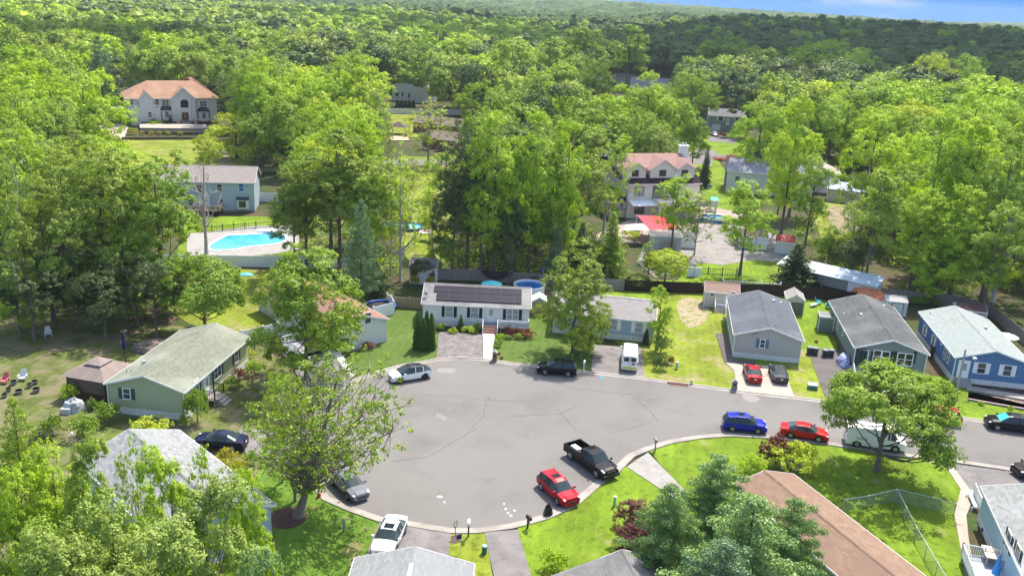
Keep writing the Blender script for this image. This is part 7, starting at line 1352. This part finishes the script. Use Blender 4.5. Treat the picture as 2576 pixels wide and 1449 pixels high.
def ccol(u, v, r):
    if v > 150 and 560 < u < 1000: return r.choices(['bright', 'yellow', 'mid'], [5, 3, 2])[0]
    if u > 1880 and v > 195: return r.choices(['bright', 'yellow', 'mid', 'oak'], [6, 1, 2, 1])[0]
    if v < 150 and u < 1480:
        k = math.sin(u / 71 + v / 17) + math.sin(u / 133 - v / 23 + 2)
        return r.choices(['mid', 'oak', 'dark', 'bright', 'olive'], [4, 3, 1, 4, 1] if k > .5 else [2, 5, 6, .5, 1] if k < -.5 else [5, 4, 2, 1, 1])[0]
    if u > 1480 and v < 175: return r.choices(['dark', 'oak', 'mid'], [8, 1.2, .8])[0]  # cloud shade on the far right ridge put into darker leaf colours
    if u < 560 and v < 120: return r.choices(['mid', 'oak', 'dark', 'bright'], [4, 3, 2, 2])[0]
    if u < 560: return r.choices(['mid', 'oak', 'bright', 'olive'], [3, 3, 3, 1])[0]
    return r.choices(['mid', 'oak', 'dark', 'olive', 'bright'], [4, 4, 2, 1, 1.5])[0]
cells = {}
def near_ok(x, y, rmin):
    k = (int(x // 8), int(y // 8))
    for i in range(-1, 2):
        for j in range(-1, 2):
            for (a, b, r_) in cells.get((k[0] + i, k[1] + j), ()):
                if (a - x) ** 2 + (b - y) ** 2 < (rmin + r_) ** 2 * .25: return False
    return True
def addc(x, y, r_): cells.setdefault((int(x // 8), int(y // 8)), []).append((x, y, r_))
for x, y, r_ in WORLDTREES: addc(x, y, r_ * 1.3)
cand = []
tries = 0
while tries < 60000:
    tries += 1; y = math.sqrt(rnd.uniform(112 ** 2, 1000 ** 2)); x = rnd.uniform(-.66, .66) * (y + 12)
    h = rnd.uniform(14, 21) * (1 if y > 200 else .95); w_ = rnd.uniform(8.5, 13.5)
    if y > 215: w_ = rnd.uniform(10, 14) if rnd.random() < .35 else rnd.uniform(14, 22); h = 14 + w_ * .5 + rnd.uniform(-2, 2.5)
    if not near_ok(x, y, w_ * .62): continue
    if y < 480 and not free(x, y, w_, h): continue
    addc(x, y, w_ * .62); cand.append((y, x, h, w_))
cand.sort(); used = len([o for o in COL.objects if o.get('category') == 'tree']); quota = max(0, 296 - used); back = 0
LMK = [((448, 250), 'the big orange-roofed house'), ((555, 470), 'the light blue two-storey house'), ((1020, 215), 'the white grey-gabled house'), ((1090, 320), 'the brick ranch'), ((1650, 450), 'the pink house'), ((1870, 440), 'the pale mint house'), ((1825, 300), 'the grey split-level house'), ((2135, 480), 'the metal-roofed shed'), ((2150, 690), 'the pole barn'), ((2440, 780), 'the bright blue house'), ((1300, 450), 'the centre grove'), ((250, 450), 'the left wood'), ((2300, 60), 'the dark ridge'), ((2480, 450), 'the right edge of the wood'), ((760, 260), 'the centre-left maples'), ((100, 150), 'the upper left corner')]
CN = {'bright': 'bright green', 'yellow': 'yellow-green', 'mid': 'mid-green', 'oak': 'olive-green', 'dark': 'dark green', 'olive': 'pale olive'}
forest = []; picks = []; byl = {}
for y, x, h, w_ in cand:
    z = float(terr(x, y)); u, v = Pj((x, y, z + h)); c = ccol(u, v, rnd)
    if back < quota and -90 < u < 2670:
        back += 1; kind = rnd.choice(['oak', 'maple', 'oak', 'tall'] if y < 200 else ['far', 'oak', 'maple']); (lu, lv), ln = min(LMK, key=lambda q: (q[0][0] - u) ** 2 + (q[0][1] - v) ** 2 * 1.5)
        side = 'left of' if u < lu - 60 else 'right of' if u > lu + 60 else 'above' if v < lv else 'below'; sz = 'tall' if h > 18.5 else 'low' if h < 16 else 'mid-height'; wd = 'broad' if w_ > 11.5 else 'slender' if w_ < 9.8 else 'rounded'
        lb = '%s %s %s tree %s %s' % (sz, wd, CN[c], side, ln); byl.setdefault(lb, []).append(len(picks)); picks.append((x, y, h, w_, kind, c, z, u))
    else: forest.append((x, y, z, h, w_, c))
for lb, ids in byl.items():
    ids = sorted(ids, key=lambda k: picks[k][7])
    for n_, k in enumerate(ids):
        x, y, h, w_, kind, c, z, u = picks[k]; ex = '' if len(ids) == 1 else ([', the left one', ', the right one'] if len(ids) == 2 else [', leftmost of such', ', second from left', ', third from left', ', fourth from left', ', fifth from left'])[min(n_, 4)]
        plant(x, y, h, w_, kind, c, {'oak': 'oak_tree', 'maple': 'maple_tree'}.get(kind, 'broadleaf_tree'), lb + ex, 'tree', 'trees of the wood', z)
FC = ['bright', 'yellow', 'mid', 'oak', 'dark', 'olive']
def lobes(rs, P, Rr, nu=8, nv=5, jit=.13, flat=.8):
    """rounded leafy masses as patches of small faces"""
    out = []; tn = []
    for p, r in zip(P, Rr):
        th = np.linspace(0, 2 * math.pi, nu, endpoint=False) + rs.uniform(0, 1); ph = np.linspace(-.35, math.pi / 2, nv); Tt, Ph = np.meshgrid(th, ph); k = 1 + rs.normal(0, jit, Tt.shape)
        V = np.stack([p[0] + r * k * np.cos(Ph) * np.cos(Tt), p[1] + r * k * np.cos(Ph) * np.sin(Tt), p[2] + r * k * flat * np.sin(Ph)], -1)
        V2 = np.roll(V, -1, 1); q = np.stack([V[:-1], V2[:-1], V2[1:], V[1:]], 2).reshape(-1, 3); out.append(q); tn.append(np.full(len(q), rs.uniform(.1, .7)))
    return np.concatenate(out), np.concatenate(tn)
def forest_mesh(trees):
    rs = np.random.default_rng(5); base = {}
    for tier in 'ab':
        base[tier] = []
        for s_ in range(7):
            if tier == 'a':
                P = crown_points(rs, 15, 4.4, 5, 22, 'round'); Rr = rs.uniform(1.2, 2.3, 22); C_ = tufts(rs, P, Rr, 7, -.3); q2, t2 = leaves(rs, C_, rs.uniform(.6, 1.1, len(C_)), 9, .72, .7, .45, .5, core=(0, 0, 8)); q, t = lobes(rs, np.vstack([P * [.85, .85, .95], [[0, 0, 10]]]), np.append(Rr * .8, 3.2), 7, 4)
            else:
                P = crown_points(rs, 15, 4.3, 6, 12, 'round'); Rr = rs.uniform(1.3, 2.5, 12); C_ = tufts(rs, P, Rr, 6, -.2); q2, t2 = leaves(rs, C_, np.full(len(C_), 1.0), 4, .95, .7, .45, .5, core=(0, 0, 8)); q, t = lobes(rs, np.vstack([P, [[0, 0, 10.5]]]), np.append(Rr, 3.4), 7, 4, .16)
            base[tier].append((np.vstack([q, q2]), np.concatenate([t, t2])))
    Q = []; Tn = []; Mi = []
    for x, y, z, h, w_, c in trees:
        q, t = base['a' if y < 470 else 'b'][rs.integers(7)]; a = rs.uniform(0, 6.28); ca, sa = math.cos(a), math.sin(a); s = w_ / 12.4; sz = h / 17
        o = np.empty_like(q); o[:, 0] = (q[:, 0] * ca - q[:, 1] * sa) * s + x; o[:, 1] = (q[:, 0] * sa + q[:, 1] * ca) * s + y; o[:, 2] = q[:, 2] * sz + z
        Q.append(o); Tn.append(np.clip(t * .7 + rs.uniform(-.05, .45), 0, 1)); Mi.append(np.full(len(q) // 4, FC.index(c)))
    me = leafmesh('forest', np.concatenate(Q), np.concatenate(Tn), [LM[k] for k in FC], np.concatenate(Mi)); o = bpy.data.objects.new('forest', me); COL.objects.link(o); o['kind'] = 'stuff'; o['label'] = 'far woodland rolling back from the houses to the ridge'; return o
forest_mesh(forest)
print('trees', used, back, len(forest), sum(len(o.data.polygons) for o in [bpy.data.objects['forest']]))
def far_canopy():
    """the wooded land beyond, its canopy a lumpy sheet out to the horizon"""
    rs = np.random.default_rng(9); ys = 940 * np.exp(np.linspace(0, math.log(3.8), 190)); nx = 420; f = []
    V = np.zeros((len(ys), nx, 3))
    for j, yy in enumerate(ys):
        xs = np.linspace(-.72, .72, nx) * yy + rs.normal(0, 1.2, nx); yj = yy + rs.normal(0, 2.0, nx); V[j, :, 0] = xs; V[j, :, 1] = yj
        V[j, :, 2] = terr(xs, yj) + 18 + rs.random(nx) * 6.5 + 2.5 * np.sin(xs / 23 + yj / 41) + 2 * np.sin(xs / 61 - yj / 33)
    V[0, :, 2] -= 14
    for j in range(len(ys) - 1):
        for i in range(nx - 1): k = j * nx + i; f.append((k, k + 1, k + nx + 1, k + nx))
    me = bpy.data.meshes.new('wooded_hills'); me.from_pydata(V.reshape(-1, 3).tolist(), [], f); me.materials.append(layered('hill_canopy', (.045, .085, .02), [((.10, .15, .035), .02, .45, .6), ((.03, .055, .018), .07, .5, .65), ((.13, .17, .05), .11, .6, .75)])); o = bpy.data.objects.new('wooded_hills', me); COL.objects.link(o); o['kind'] = 'structure'
far_canopy()
# undergrowth that nobody could count: weeds and saplings on the wood floor near the fences
def undergrowth():
    rs = np.random.default_rng(3); P = []
    for a, b, c, d, n in ((0, 790, 480, 120, 160), (1110, 600, 1560, 100, 150), (1930, 560, 2600, 180, 260), (640, 560, 1000, 140, 120)):
        for _ in range(n):
            u, v = rs.uniform(a, c), rs.uniform(b, b + d)
            if a == 0: v = rs.uniform(690, 800)
            if free_pt(u, v): g = G(u, v); big = a in (0, 1110) and rs.random() < .55; P.append((g.x, g.y, rs.uniform(.8, 2.6) if big else rs.uniform(.3, 1.0)))
    P = np.array(P); q, t = leaves(rs, P, rs.uniform(.8, 1.9, len(P)) * (1 + .35 * P[:, 2]), 110, .3, .6, .6, .1); me = leafmesh('undergrowth', q, t, [LM['mid'], LM['dark'], LM['bright']], rs.integers(0, 3, len(q) // 4)); o = bpy.data.objects.new('undergrowth', me); COL.objects.link(o); o['kind'] = 'stuff'; o['label'] = 'weeds and saplings covering the wood floor'
def free_pt(u, v):
    g = G(u, v)
    if any(a - 1.5 < g.x < b + 1.5 and c - 1.5 < g.y < d + 1.5 for a, b, c, d in BLD): return False
    return not any(a < u < c and b < v < d for a, b, c, d in ((470, 545, 760, 660), (960, 520, 1140, 640), (1560, 470, 2000, 720), (2060, 500, 2190, 610), (2250, 580, 2320, 680), (360, 670, 700, 800), (2200, 760, 2600, 900), (2060, 700, 2240, 800)))
undergrowth()

# ---------------------------------------------------------------- clouds overhead (their shade lies on the far wood) and the air
cloudm = bpy.data.materials.new('cloud_white'); cloudm.use_nodes = True; cloudm.node_tree.nodes['Principled BSDF'].inputs['Base Color'].default_value = (.85, .86, .88, 1); cloudm.node_tree.nodes['Principled BSDF'].inputs['Roughness'].default_value = 1
def cloud(tx, ty, rx, ry, seed, z=430):
    """a heaped cloud whose shade falls round the point (tx, ty) of the land"""
    k = (z - 20) / S.z; c = Vector((tx + S.x * k, ty + S.y * k, z)); r = random.Random(seed); mb = MB()
    for i in range(34):
        a = r.uniform(0, 6.283); q = math.sqrt(r.random()) * .82; s_ = r.uniform(.22, .42); mb.dome(rx * q * math.cos(a), ry * q * math.sin(a), r.uniform(-8, 12), rx * s_, ry * s_, 26 * r.uniform(.7, 1.3), 14, 4, True)
    o = mb.build('cloud', cloudm, None, True); o.location = c; o['kind'] = 'stuff'; o['label'] = 'white summer cloud drifting above the wood'
cloud(330, 640, 300, 290, 1); cloud(60, 590, 150, 110, 2); cloud(-205, 415, 62, 48, 3); cloud(-60, 760, 160, 60, 4)
hz = bpy.data.materials.new('haze_air'); hz.use_nodes = True; t = hz.node_tree; t.nodes.remove(t.nodes['Principled BSDF']); pv = t.nodes.new('ShaderNodeVolumePrincipled'); t.links.new(pv.outputs[0], t.nodes['Material Output'].inputs['Volume'])
pv.inputs['Color'].default_value = (.80, .90, 1.0, 1); pv.inputs['Density'].default_value = .00008; pv.inputs['Anisotropy'].default_value = .2
mb = MB(); mb.b2(-2900, 2900, -140, 3800, -8, 96); o = mb.build('haze', hz); o['kind'] = 'stuff'; o['label'] = 'pale summer haze'
